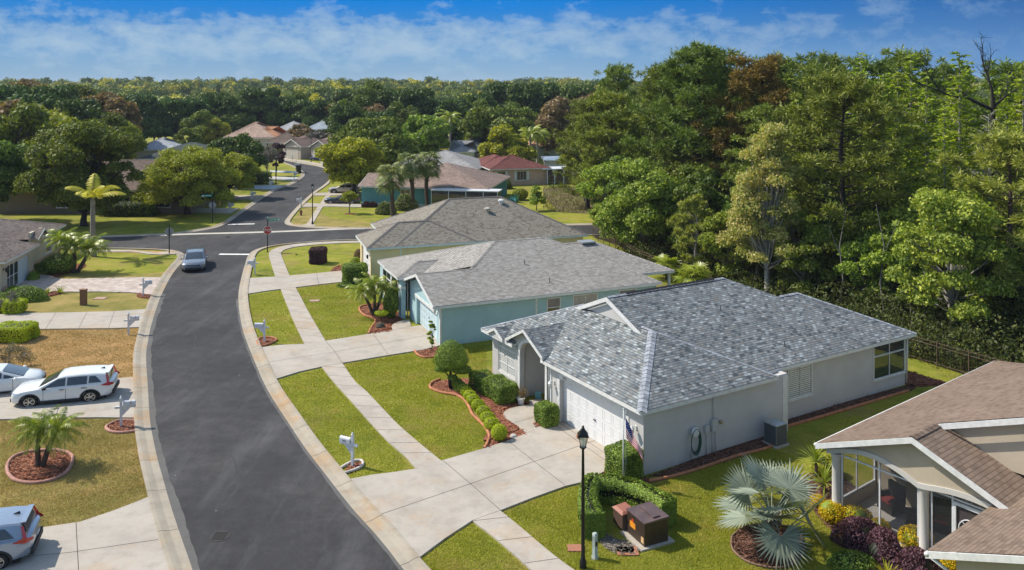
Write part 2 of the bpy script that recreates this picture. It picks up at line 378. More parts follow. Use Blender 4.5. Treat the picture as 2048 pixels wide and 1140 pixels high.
def mulchmat(name, cols):
    m, t, b = base(name, .95, 0, .2); p = N(t, 'ShaderNodeNewGeometry').outputs['Position']
    vo = N(t, 'ShaderNodeTexVoronoi'); vo.inputs['Scale'].default_value = 11; mp = N(t, 'ShaderNodeMapping'); mp.inputs['Scale'].default_value = (1, 1.7, 1); L(t, p, mp.inputs[0]); L(t, mp.outputs[0], vo.inputs['Vector'])
    sp = N(t, 'ShaderNodeSeparateXYZ'); L(t, vo.outputs['Color'], sp.inputs[0])
    col = ramp_(t, sp.outputs[0], [(0, cols[0]), (.5, cols[1]), (1, cols[2])])
    col = mix_(t, ramp_(t, vo.outputs['Distance'], [(.3, 0.), (.6, .8)]), col, tuple(x*.25 for x in cols[0]))
    L(t, col, b.inputs['Base Color']); bump_(t, b, vo.outputs['Distance'], .05, -1.); return m
LAWN = grassmat(); ASP = asphaltmat()
DRY = drymat('dry_lawn', [(.38, .235, .095), (.52, .31, .13), (.64, .365, .165)], .2)
OLIVE = drymat('olive_lawn', [(.25, .21, .055), (.34, .27, .08), (.44, .31, .12)], .55)
CONC = concrete('driveway_concrete', (.42, .38, .325), .4); CURBM = concrete('kerb_concrete', (.37, .325, .255), .85); WALK = concrete('sidewalk_concrete', (.43, .385, .325), .55)
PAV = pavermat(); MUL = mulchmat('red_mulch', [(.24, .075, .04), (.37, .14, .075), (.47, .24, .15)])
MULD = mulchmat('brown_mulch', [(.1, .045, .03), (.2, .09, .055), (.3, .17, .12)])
JOINT = plain('joint_shadow', (.07, .06, .05), .95)
def sheet(name, poly, mat, z0, z1, kind='structure', label=None, cat=None):
    m = M(); m.prism([tuple(p) for p in poly], z0, z1); o = m.build(name, mat); return tag(o, label, cat, kind=kind)
# terrain: one sheet to the horizon, rising gently far behind
def hill(x, y): 
    t = max(0., min(1., (y-330)/420.)); return 8.0*t*t*(3-2*t)
xs = np.r_[-2500, -1800, -1000, -600, -400, np.arange(-300, 301, 50), 400, 600, 1000, 1800, 2500]; ys = np.r_[-200, 0, 40, 90, 150, 230, 300, 330, 370, 420, 480, 540, 600, 680, 760, 1000, 1600, 2400]
V = [(x, y, hill(x, y)) for y in ys for x in xs]; nx = len(xs)
Fq = [(j*nx+i, j*nx+i+1, (j+1)*nx+i+1, (j+1)*nx+i) for j in range(len(ys)-1) for i in range(nx-1)]
tag(np_mesh('ground', V, Fq, LAWN, smooth=True), kind='structure')
# main road
RA = [(930,1300),(866,1210),(805,1138),(776,1100),(746,1064),(702,1015),(647,945),(606,891),(573,841),(540,790),(523,757),(510,726),(496.5,693),(485,659),(478,620),(477,586),(483.5,552),(489.5,530.6),(495.7,512),(504,503),(519,496.5),(538,492),(562,488.5),(600,484.5),(660,480.5),(720,478.5),(900,476),(1100,471),(1260,467)]
RB = [(965,1290),(900,1195),(836,1118),(803,1080),(757,1033),(695,961),(676,941),(632,886),(606,841.6),(573,797),(551,759),(534.4,726),(517.6,694),(502,653),(495,620),(493,586),(497.6,553),(500.6,535.5),(506.7,516),(515,506.5),(529,500),(545,495.5),(567,491.5),(602,487),(660,482.6),(720,480.6),(900,478),(1100,473),(1260,469)]
LA = [(450,1320),(404,1200),(383,1132),(363,1075),(343,1015),(326.7,958),(312.6,906),(300.5,841),(296.5,781),(292.5,712),(297,679),(302.6,651.6),(313,617),(323.7,588.4),(339.5,557),(352.6,538),(366,523),(371.5,513),(365,506),(352,501.5),(330,498.5),(263,496),(179,495.5),(100,496.5),(-60,500),(-400,512)]
LB = [(405,1330),(357,1190),(340,1134),(322.7,1075),(306.6,1027),(296.5,978.5),(282,906),(272,841),(268,781),(270,717),(276,686),(283,648),(292,622.6),(308,593.7),(326,559.5),(340,541),(352,526),(360,515.5),(357,508.5),(346,504.5),(328,501.3),(263,498.6),(179,498.2),(100,499),(-60,503),(-400,515)]
FA = [(-400,492),(-60,482),(60,478.5),(150,476.5),(237,474),(300,471.5),(342,469.5),(395,462.5),(428,456.5),(447,450),(460,443.5),(483,427),(517,403),(551,381.4),(588,366.6),(604,356),(609.5,349),(606.5,343),(598,337),(587,331.5),(574,326.2),(560,322.3),(540,319),(500,315)]
FB = [(-400,489.5),(-60,479.8),(60,476.4),(150,474.6),(237,472.2),(300,469.8),(342,467.9),(393,460.8),(424,454.8),(442,448.3),(454,442.3),(477,426),(511,402),(545,380.5),(583,365.6),(598.5,355),(603.5,349),(601,343.6),(593,338.2),(583,332.6),(571,327.4),(558,323.5),(539,320.2),(500,316)]
UA = [(500,309.5),(540,315.5),(560,320),(574,322),(606,327.7),(633,332.5),(652,338),(661,344),(663,352),(657,361),(642.4,373.4),(624,386),(606,402),(587.7,420),(574,436),(569,444),(573,449.5),(590,453),(618,455.8),(660,457.6),(715,458),(760,457.5),(900,455),(1100,451.5),(1260,449)]
UB = [(500,308),(540,314),(560,318.4),(575,320.2),(608,326),(637,330.8),(657,336.4),(667,343.4),(669.5,352),(663,361.8),(648,374.4),(630,387),(612.5,402.8),(594.5,421),(581,436.5),(577,443),(581,447.6),(596,451),(622,453.8),(661,455.8),(715,456.2),(760,455.8),(900,453.4),(1100,450),(1260,447.4)]
rs = {k: resample(GP(v), 260) for k, v in dict(RA=RA, RB=RB, LA=LA, LB=LB, FA=FA, FB=FB, UA=UA, UB=UB).items()}
road = [tuple(p) for p in rs['RA']] + [tuple(p) for p in rs['UA'][::-1]] + [tuple(p) for p in rs['FA'][::-1]] + [tuple(p) for p in rs['LA'][::-1]]
sheet('road', road, ASP, None, .012)
def kerb(a, b, name='kerb'):
    m = M(); n = len(a); prof = [(0, .014), (.12, .022), (.42, .035), (.62, .075), (.8, .105), (.97, .11), (1., .105), (1.005, -.02)]
    k = len(prof)
    for i in range(n):
        for t, z in prof: m.v.append((a[i][0]*(1-t)+b[i][0]*t, a[i][1]*(1-t)+b[i][1]*t, z))
    for i in range(n-1):
        for j in range(k-1): m.f.append([i*k+j, i*k+j+1, (i+1)*k+j+1, (i+1)*k+j]); m.mi.append(0); m.uv.append(None)
    # expansion joints as thin grooves' dark lines 3 mm proud
    d = np.r_[0, np.cumsum(np.hypot(*np.diff(a, axis=0).T))]; s = 1.5
    while s < d[-1]-1:
        i = int(np.searchsorted(d, s)); i = min(i, n-2); tv = Vector((a[i+1][0]-a[i][0], a[i+1][1]-a[i][1])).normalized()*.011
        for j in range(k-2):
            p = []
            for t, z in (prof[j], prof[j+1]):
                c = Vector((a[i][0]*(1-t)+b[i][0]*t, a[i][1]*(1-t)+b[i][1]*t)); p += [(c.x-tv.x, c.y-tv.y, z+.003), (c.x+tv.x, c.y+tv.y, z+.003)]
            m.add(p, [(0, 1, 3, 2)], 1)
        s += 3.05
    o = m.build(name, [CURBM, JOINT]); return tag(o, kind='structure')
def offset_back(a, b, w=.55):                    # keep the kerb's true width where the tracing is only a pixel wide
    out = []
    for i in range(len(a)):
        j0 = max(i-1, 0); j1 = min(i+1, len(a)-1); t = a[j1]-a[j0]; nn = np.array([-t[1], t[0]])/max(1e-9, np.hypot(*t)); 
        s_ = 1 if np.dot(nn, b[min(len(b)-1, i)]-a[i]) > 0 else -1
        out.append(s_)
    s_ = 1 if sum(out) > 0 else -1; res = []
    for i in range(len(a)):
        j0 = max(i-2, 0); j1 = min(i+2, len(a)-1); t = a[j1]-a[j0]; nn = np.array([-t[1], t[0]])/max(1e-9, np.hypot(*t)); res.append(a[i]+nn*s_*w)
    return np.array(res)
RBo = offset_back(rs['RA'], rs['RB'], .68); LBo = offset_back(rs['LA'], rs['LB'], .68); FBo = offset_back(rs['FA'], rs['FB'], .62); UBo = offset_back(rs['UA'], rs['UB'], .62)
kerb(rs['RA'], RBo); kerb(rs['LA'], LBo); kerb(rs['FA'], FBo); kerb(rs['UA'], UBo)
# valley gutter across the side street and stop bars
gut = resample(GP([(322,470.6),(381,468.3),(470,466),(560,463.3),(620,461),(700,457.5),(730,457.2)]), 60)
gb = offset_back(gut, gut + np.array([0, 5]), .42); gf = offset_back(gut, gut + np.array([0, 5]), -.42)
sheet('valley_gutter', [tuple(p) for p in gf]+[tuple(p) for p in gb[::-1]], concrete('gutter_concrete', (.5, .47, .4), .25), None, .018)
PAINT = plain('road_paint', (.74, .73, .7), .7, var=.2, sc=3)
def barline(a, b, w):
    a = Vector(g(*a)); b = Vector(g(*b)); n = (b-a).normalized(); n = Vector((-n.y, n.x))*w/2
    return [tuple(a+n), tuple(b+n), tuple(b-n), tuple(a-n)]
sheet('stop_line', barline((438.5, 508.6), (499, 509), .5), PAINT, None, .017)
sheet('stop_line', barline((456, 449.2), (509, 447.9), .5), PAINT, None, .017)
mid_ = rs['LA'][:150]*.52+rs['RA'][:150]*.48
se = [(p[0]+.06*math.sin(i*.9), p[1]) for i, p in enumerate(mid_)]; sheet('asphalt_seam', [(x-.022, y) for x, y in se[5:140]]+[(x+.022, y) for x, y in se[5:140][::-1]], plain('tar_seam', (.018, .018, .018), .7), None, .0155)
# lighter worn band of old asphalt beside the gutter pans
WORN = concrete('worn_asphalt_edge', (.115, .112, .105), .05)
def worn(a, w0, w1, i0, i1, ref):
    c = offset_back(a, ref, -.3); P = []; Q = []
    r2 = random.Random(3); ww = w0
    for i in range(i0, i1):
        ww += (random.Random(i).uniform(w0, w1)-ww)*.25
        d = c[i]-a[i]; d = d/max(1e-9, np.hypot(*d)); Q.append(tuple(a[i]+d*ww)); P.append(tuple(a[i]-d*.01))
    return P + Q[::-1]
sheet('worn_asphalt_edge', worn(rs['LA'], .1, .42, 8, 120, rs['LB']), WORN, None, .015)
sheet('worn_asphalt_edge', worn(rs['RA'], .05, .22, 4, 110, rs['RB']), WORN, None, .015)
# sidewalks
SWL = [(1215,1260),(1127,1190),(1059,1140),(1041,1123),(987.6,1077),(945,1044),(912,1010),(870,972),(833,940.3),(810.8,915.3),(778.8,887.6),(753.7,861.9),(732.3,837.9),(711.3,814),(691,791.8),(670.8,769.7),(644,736.5),(626,712),(610,690),(589,648),(574,612),(561,579),(551,555),(543,530),(538,512),(538.5,506),(543,501.5),(553,497),(568,492.6),(600,488.2),(656,484.2),(721,482.6),(900,480.2)]
SWR = [(1300,1235),(1213,1183),(1144,1140),(1092.6,1101),(1041,1057),(1000.5,1024),(960,988),(920,955),(884.4,926),(855,902),(823,875),(794,849),(751.8,804.7),(730,782),(709.5,764),(684,727),(664,700),(651,683),(617,625),(602,596),(590.6,575),(579,552),(570,530),(563,512),(562.5,507),(566,502.5),(573,499),(595,494),(640,489.6),(668,488),(721,486.4),(900,483.6)]
def stretch(P, Q):
    a = resample(GP(P), 200); b = resample(GP(Q), 200); return a, b
sa, sb = stretch(SWL, SWR); 
m = M(); m.prism([tuple(p) for p in sa]+[tuple(p) for p in sb[::-1]], -.02, .062)
d = np.r_[0, np.cumsum(np.hypot(*np.diff((sa+sb)/2, axis=0).T))]; s = .6
while s < d[-1]-1:
    i = min(int(np.searchsorted(d, s)), 198); a = Vector(sa[i]); b = Vector(sb[i]); n = (b-a).normalized(); n = Vector((-n.y, n.x))*.011
    m.add([(a.x-n.x, a.y-n.y, .066), (b.x-n.x, b.y-n.y, .066), (b.x+n.x, b.y+n.y, .066), (a.x+n.x, a.y+n.y, .066)], [(0, 1, 2, 3)], 1); s += 1.53
tag(m.build('sidewalk', [WALK, JOINT]), kind='structure')
def slab(name, pts, mat=None, joints=(), z=.07, zg=.004):
    m = M(); m.prism(GP(pts), -.02, z)
    for a, b in joints:
        m2 = barline(a, b, .022); m.add([(p[0], p[1], z+zg) for p in m2], [(0, 1, 2, 3)], 1)
    return tag(m.build(name, [mat or CONC, JOINT]), kind='structure')
slab('driveway', [(696,962),(741,953),(790,947),(834.7,940),(886,923.5),(925,912),(965.5,900.5),(1010,886),(1054,869),(1073,862),(1092.6,855.5),(1131,843),(1252,925),(1240,929),(1212,944),(1169,966),(1131,975),(1064,999),(1000.5,1024),(945,1044),(890,1080),(838,1119),(803,1081),(757,1034)],
     None, [((757,1034),(941,971)),((941,971),(1236,868)),((886,924.5),(941,971)),((941,971),(1000.5,1024)),((1018,886.5),(1072,929)),((1072,929),(1130,974)),((1106,851),(1229,937)),((1118,848),(1242,931))])
slab('garden_path', [(1054,868.4),(1026,849),(1012,838),(1006.5,831),(1008,826.5),(1019,819.5),(1036,815),(1059.4,811.5),(1058,803),(1083,797),(1090,812),(1070.5,822),(1068,832),(1073,843),(1092.6,855)], None, [((1029,848),(1067,837))], z=.066)
slab('driveway', [(519.5,697),(560,692),(610,689.8),(651,683.6),(690,677.5),(736.6,670),(785.7,662.6),(822,655),(846,652),(889,689),(880,691.5),(862,700),(828,704),(760,715),(684.6,728),(642.5,735.6),(600,745),(553,759.5),(536,727)],
     None, [((536,727),(670,706)),((670,706),(848,674)),((651,684),(670,706)),((670,706),(684.6,728)),((745.5,669),(776,711))])
slab('garden_path', [(785.7,662.2),(783,656),(785,651),(791,647.6),(805,642.4),(819,640.8),(822,654.6)], None, z=.066)
slab('driveway', [(497.2,557.6),(551,555),(579,552.6),(640,547),(693,541.6),(706,540),(745,556),(704,561.4),(686,565),(640,570),(590.6,576),(561,579.5),(530,583.5),(494,589.5),(493.8,572)],
     None, [((493,573),(570,565)),((570,565),(720,550)),((633,548),(638,571))])
# left side of the street
slab('driveway', [(329.5,555.6),(250,556.5),(129,559.3),(110.5,556.8),(104,552),(79,551),(47,559.5),(14,579),(84,583.4),(131.6,585),(200,584.6),(263,586.4),(304,590.6),(314,574)], PAV)
slab('driveway', [(-120,632),(0,630.5),(54,628),(140,626.6),(226,624.5),(291,620),(284,646),(279,656),(221,658.4),(140,659),(66,660),(0,664),(-120,668)], None, [((112,627.5),(91,660)),((174,626.5),(157,659)),((229,624.5),(217,658))])
slab('driveway', [(-260,800),(-60,776),(0,770),(80.7,762),(180,760),(234,759),(267,756),(268,781),(271,838),(200,837),(100,838.5),(0,841),(-120,850),(-300,870)], None, [((-100,812),(268,797)),((140,761),(110,838))])
slab('driveway', [(298.5,996.4),(260,1012),(226,1025),(161,1047),(84.7,1058.5),(0,1069),(-160,1090),(-400,1120),(-400,1500),(-100,1420),(120,1330),(352,1180),(338,1134),(322,1076),(306,1028)], None, [((-200,1140),(140,1109)),((140,1109),(317,1083)),((152,1049),(160,1200))])
# mown lawns of other colour (dry on the left side)
sheet('dry_lawn', GP([(-160,668),(0,664.4),(66,660.4),(221,658.8),(279,656.4),(272,690),(268,720),(266.5,756.4),(234,759.6),(80,762.6),(0,770.6),(-160,786)]), DRY, None, .006)
sheet('dry_lawn', GP([(-200,858),(0,841.4),(100,838.8),(270,838.4),(274,870),(283,915),(295,975),(298,996),(226,1025.4),(161,1047.4),(84,1059),(0,1069.4),(-200,1098)]), OLIVE, None, .006)
sheet('dry_lawn', GP([(-160,626),(0,628),(54,627.6),(226,624),(291,619.6),(303,591),(263,586.8),(131,585.4),(84,583.8),(40,596),(-160,600)]), OLIVE, None, .006)
sheet('dry_lawn', GP([(170,500),(250,499.6),(330,503),(345,506),(340,508),(322,511),(280,507),(240,505),(170,506)]), DRY, None, .005)
sheet('dry_lawn', GP([(110,556.5),(129,559),(330,555.4),(338,543),(300,547),(200,550),(150,546),(120,546)]), OLIVE, None, .006)
sheet('sidewalk', GP([(160,502.6),(210,500.8),(262,500.8),(290,504),(315,506.5),(330,504.5),(352,504.2),(350,509),(322,510.3),(300,509.6),(280,506.6),(262,504.6),(210,504.4),(160,507)]), WALK, -.02, .06)
# across the junction, right: verge, walk, driveways
slab('sidewalk', [(590,451.5),(612,449.5),(619,441),(636,413),(650,394),(664,374.5),(672,374),(667,384),(655,400),(641,422),(630,441),(626,448),(632,452.5),(615,453.6)], WALK, z=.06)
slab('driveway', [(611,407.2),(722,409.2),(723,415.2),(664,413.8),(604,414.8)], None)
slab('driveway', [(628,386.8),(722,384.5),(723,390.5),(655,392.2),(622,391.8)], None)
sheet('dry_lawn', GP([(627,450),(640,424),(660,436),(760,447),(900,450),(900,453),(720,455.6),(650,454.5)]), OLIVE, None, .006)
sheet('dry_lawn', GP([(581,443),(600,424),(612,415),(638,415),(622,440),(612,448),(592,450)]), OLIVE, None, .006)
# across the junction, left
slab('driveway', [(330,424),(380,417.5),(479,417.2),(459,428.5),(400,425.5),(380,426)], None)
slab('driveway', [(380,389),(460,391.5),(530,391),(514,400.4),(450,398),(390,397.5)], PAV)
slab('driveway', [(470,371.5),(566,371),(549,379.4),(470,377.5)], concrete('pale_driveway', (.48, .51, .54), .0))
slab('driveway', [(500,352.5),(602,355.5),(590,361.8),(500,357)], concrete('pale_driveway_two', (.48, .48, .46), .1))
slab('driveway', [(540,341.5),(598,343),(602.5,346),(560,345.5),(540,344.5)], concrete('pale_driveway_three', (.48, .5, .52), .0))
slab('sidewalk', [(515,312.5),(570,316.5),(612,322),(650,329.5),(672,337),(700,345),(700,348),(668,339.5),(645,332),(605,324.4),(565,318.6),(515,314)], WALK, z=.06)
slab('driveway', [(560,310.5),(610,305.5),(624,306.5),(580,312.5),(575,319.6),(556,317.4)], None)
slab('driveway', [(640,326),(665,318),(700,318.5),(700,322.5),(668,331),(655,335.4)], None)
# drain covers
def manhole(p, r=.32, label=''):
    x, y = g(*p); m = M(); m.lathe([(r, 0), (r, .022), (r*.9, .024), (0.01, .024)], n=20)
    for k in range(-3, 4): m.box((-.22, k*.07-.014, .024), (.22, k*.07+.014, .034))
    o = m.build('drain_cover', plain('cast_iron', (.05, .045, .042), .7, .5), loc=(x, y, 0)); tag(o, label, 'drain cover')
manhole((440, 1073), .36, 'round dark iron drain cover set in the near road'); manhole((456, 474.5), .4, 'round iron cover in the junction asphalt behind the grey car')
# mulch beds
def bed(name, pts, mat=None, h=.07):
    P = GP(pts, .02); P = [tuple(p) for p in resample(P+[P[0]], len(P)*4)][:-1]
    c = np.mean(P, axis=0); m = M(); V = []; 
    m.prism(P, -.01, .028); inner = [tuple(c+(np.array(p)-c)*.82) for p in P]
    m.prism(inner, .02, h)
    # loose chips
    rr = random.Random(int(abs(pts[0][0])*7)); xs_ = [p[0] for p in P]; ys_ = [p[1] for p in P]; n = 0; area = abs(sum(P[i][0]*P[(i+1)%len(P)][1]-P[(i+1)%len(P)][0]*P[i][1] for i in range(len(P))))/2
    def inside(x, y):
        r_ = False
        for i in range(len(P)):
            x1, y1 = P[i]; x2, y2 = P[i-1]
            if (y1 > y) != (y2 > y) and x < (x2-x1)*(y-y1)/(y2-y1)+x1: r_ = not r_
        return r_
    for _ in range(int(min(1600, area*170)) if np.mean(P, axis=0)[1] < 75 else 0):
        x = rr.uniform(min(xs_), max(xs_)); y = rr.uniform(min(ys_), max(ys_))
        if not inside(x, y): continue
        a = rr.uniform(0, 6.3); l = rr.uniform(.03, .075); w_ = l*.4; z = h+rr.uniform(-.02, .03); ca, sa_ = math.cos(a), math.sin(a); tz = rr.uniform(-.02, .02)
        m.add([(x-ca*l-sa_*-w_, y-sa_*l-ca*w_, z-tz), (x+ca*l+sa_*w_*.2, y+sa_*l-ca*w_, z+tz), (x+ca*l-sa_*w_, y+sa_*l+ca*w_, z+tz+.01), (x-ca*l-sa_*w_, y-sa_*l+ca*w_, z-tz+.015)], [(0, 1, 2, 3)])
    return tag(m.build('mulch_bed', mat or MUL), kind='stuff')
def edging(pts, label, closed=False, mat=None, r=.07):
    P = resample(GP(pts), max(20, len(pts)*8)); m = M(); m.tube([(p[0], p[1], .05) for p in P], r, 8, cap=True)
    return tag(m.build('bed_edging', mat or plain('terracotta_edging', (.42, .17, .08), .9, var=.3, sc=4, bump=.01), auto=50), label, 'garden edging')
PINKED = plain('pink_edging', (.42, .22, .17), .9, var=.3, sc=5, bump=.01)
bed('a', [(863,768),(880,762),(905,758),(950,756),(975,757),(1000,790),(1047,800),(1060,809),(1036,815),(1016,820),(1007,827),(1010,836),(1026,849),(1054,868),(1018,883),(966,900),(975,880),(975,858),(962,833),(945,810),(938,795),(920,790),(900,788),(876,782),(862,776)])
edging([(880,760),(864,767),(860,776),(872,783),(890,788),(910,791),(927,800),(937,813),(945,830),(958,843),(971,857),(978,872),(976,885),(969,899)], 'terracotta edging curving round the topiary bed of the grey house')
bed('b', [(1071,858),(1098,853),(1116,846),(1119,838),(1100,836),(1068,840)])
bed('c', [(1170,965),(1212,943),(1240,928),(1289,952),(1296,972),(1250,972),(1218,962)])
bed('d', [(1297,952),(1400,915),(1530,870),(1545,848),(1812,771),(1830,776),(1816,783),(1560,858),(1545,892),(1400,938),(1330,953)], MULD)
edging([(1298,964),(1345,955),(1400,939),(1470,915),(1546,893),(1558,862),(1650,833),(1740,806),(1817,783)], 'terracotta edging along the shaded side wall of the grey house')
bed('e', [(720,616),(734,611),(768,606),(783,612),(806,637),(796,643),(785,651),(784,658),(786,663),(737,670),(740,660),(752,645),(746,636),(727,630)])
edging([(770,606),(740,610),(722,614),(719,621),(728,631),(746,638),(751,645),(743,656),(737,669)], 'terracotta edging round the palm bed of the pale blue house')
bed('f', [(830,704),(846,700),(874,694),(878,712),(850,715),(836,711)])
edging([(829,703),(836,711),(850,716),(880,714)], 'terracotta edging round the small bed beside the blue garage')
bed('g', [(661,543),(668,535),(688,529),(706,529),(700,540)]); bed('g2', [(687,560),(704,562),(724,568),(744,560),(746,548),(700,548)], MULD)
bed('h', [(16,945),(22,925),(50,910),(90,904),(125,906),(142,918),(136,940),(110,958),(70,966),(35,962)])
edging([(16,948),(14,935),(24,918),(50,907),(90,902),(125,904),(144,914),(142,932),(128,950),(100,963),(62,968),(30,962),(15,948)], 'pinkish ring edging round the near palm island bed', mat=PINKED)
bed('i', [(215,858),(225,848),(245,843),(271,842),(272,862),(240,865)]); edging([(271,843),(240,843),(222,849),(212,857),(222,865),(245,867),(272,864)], 'pink edging round the mailbox post nearest the white cars', mat=PINKED)
bed('j', [(516,686),(522,678),(540,677),(552,681),(540,688),(521,693)]); edging([(519,694),(514,686),(522,677),(542,676),(553,681),(540,689),(520,695)], 'terracotta edging round the mailbox of the pale blue house')
WED = plain('white_stone_edging', (.6, .55, .48), .9, var=.2)
bed('k', [(690,940),(704,928),(724,926),(722,936),(700,946)]); edging([(680,939),(695,930),(708,924),(722,923),(726,930),(718,938),(700,945),(686,949)], 'pale concrete edging round the nearest mailbox post', mat=WED, r=.06)
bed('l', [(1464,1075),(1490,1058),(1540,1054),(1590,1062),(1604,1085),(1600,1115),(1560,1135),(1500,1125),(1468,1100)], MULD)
edging([(1464,1075),(1490,1056),(1540,1052),(1590,1060),(1606,1085),(1602,1115),(1562,1138),(1500,1128),(1466,1102),(1464,1075)], 'thin brown edging ring round the silver fan palm bed', mat=plain('brown_edging', (.2, .12, .08), .9), r=.035)
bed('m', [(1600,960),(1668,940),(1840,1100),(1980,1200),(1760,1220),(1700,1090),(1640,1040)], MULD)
bed('n', [(130,548),(160,540),(172,530),(160,527),(100,535),(84,545),(110,556)]); bed('o', [(88,582),(125,585),(110,591),(86,595),(70,590)]); bed('p', [(274,587),(303,591),(304,597),(276,595)], None)
bed('q', [(1816,742),(1870,758),(1900,768),(1815,772)], None)
bed('r', [(690,426.5),(710,426.5),(711,428.5),(690,428.5)], None)
# pond-side reeds ground (brownish rough ground beyond the side street)
sheet('marsh', GP([(1085,378),(1120,372),(1190,376),(1260,385),(1260,430),(1160,427),(1120,425),(1105,410),(1088,395)]), drymat('marsh', [(.10, .09, .045), (.16, .13, .07), (.22, .17, .1)], .8), None, .008)
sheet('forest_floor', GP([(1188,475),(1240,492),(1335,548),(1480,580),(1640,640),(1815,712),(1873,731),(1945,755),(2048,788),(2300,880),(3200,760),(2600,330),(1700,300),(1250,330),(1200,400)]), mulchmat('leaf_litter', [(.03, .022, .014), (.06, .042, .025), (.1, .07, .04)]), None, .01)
# ------------------------------------------------------------------ houses: local x = depth, local y = along the front, z up
def rface(m, pts, mi=0, flip=False):
    P = [Vector(p) for p in pts]; e = (P[1]-P[0]).normalized(); n = (P[1]-P[0]).cross(P[2]-P[0]).normalized(); up = n.cross(e)
    if up.z < 0: up = -up
    ax = e if abs(e.x) > abs(e.y) else e
    uv = [(p.dot(ax)+31.7, (p-P[0]).dot(up)) for p in P]
    m.add([tuple(p) for p in P], [tuple(range(len(P)))], mi, [uv])
def cap(m, a, b, w=.15, h=.03):
    if isinstance(m, list): mm = M(); m.append(mm); m = mm
    a = Vector(a); b = Vector(b); d = (b-a).normalized(); s_ = Vector((-d.y, d.x, 0)).normalized()*w; dz = Vector((0, 0, h))
    lo = Vector((0, 0, -w*.32)); n = max(1, int((b-a).length/.26))
    for i in range(n):
        p = a.lerp(b, i/n)+dz; q = a.lerp(b, (i+1)/n)+dz*.55
        m.add([tuple(p-s_+lo), tuple(p), tuple(q), tuple(q-s_+lo), tuple(p+s_+lo), tuple(q+s_+lo)], [(0, 1, 2, 3), (1, 4, 5, 2)], 0, [[(i*1.37, .1), (i*1.37+.2, .1), (i*1.37+.2, .02), (i*1.37, .02)]]*2)
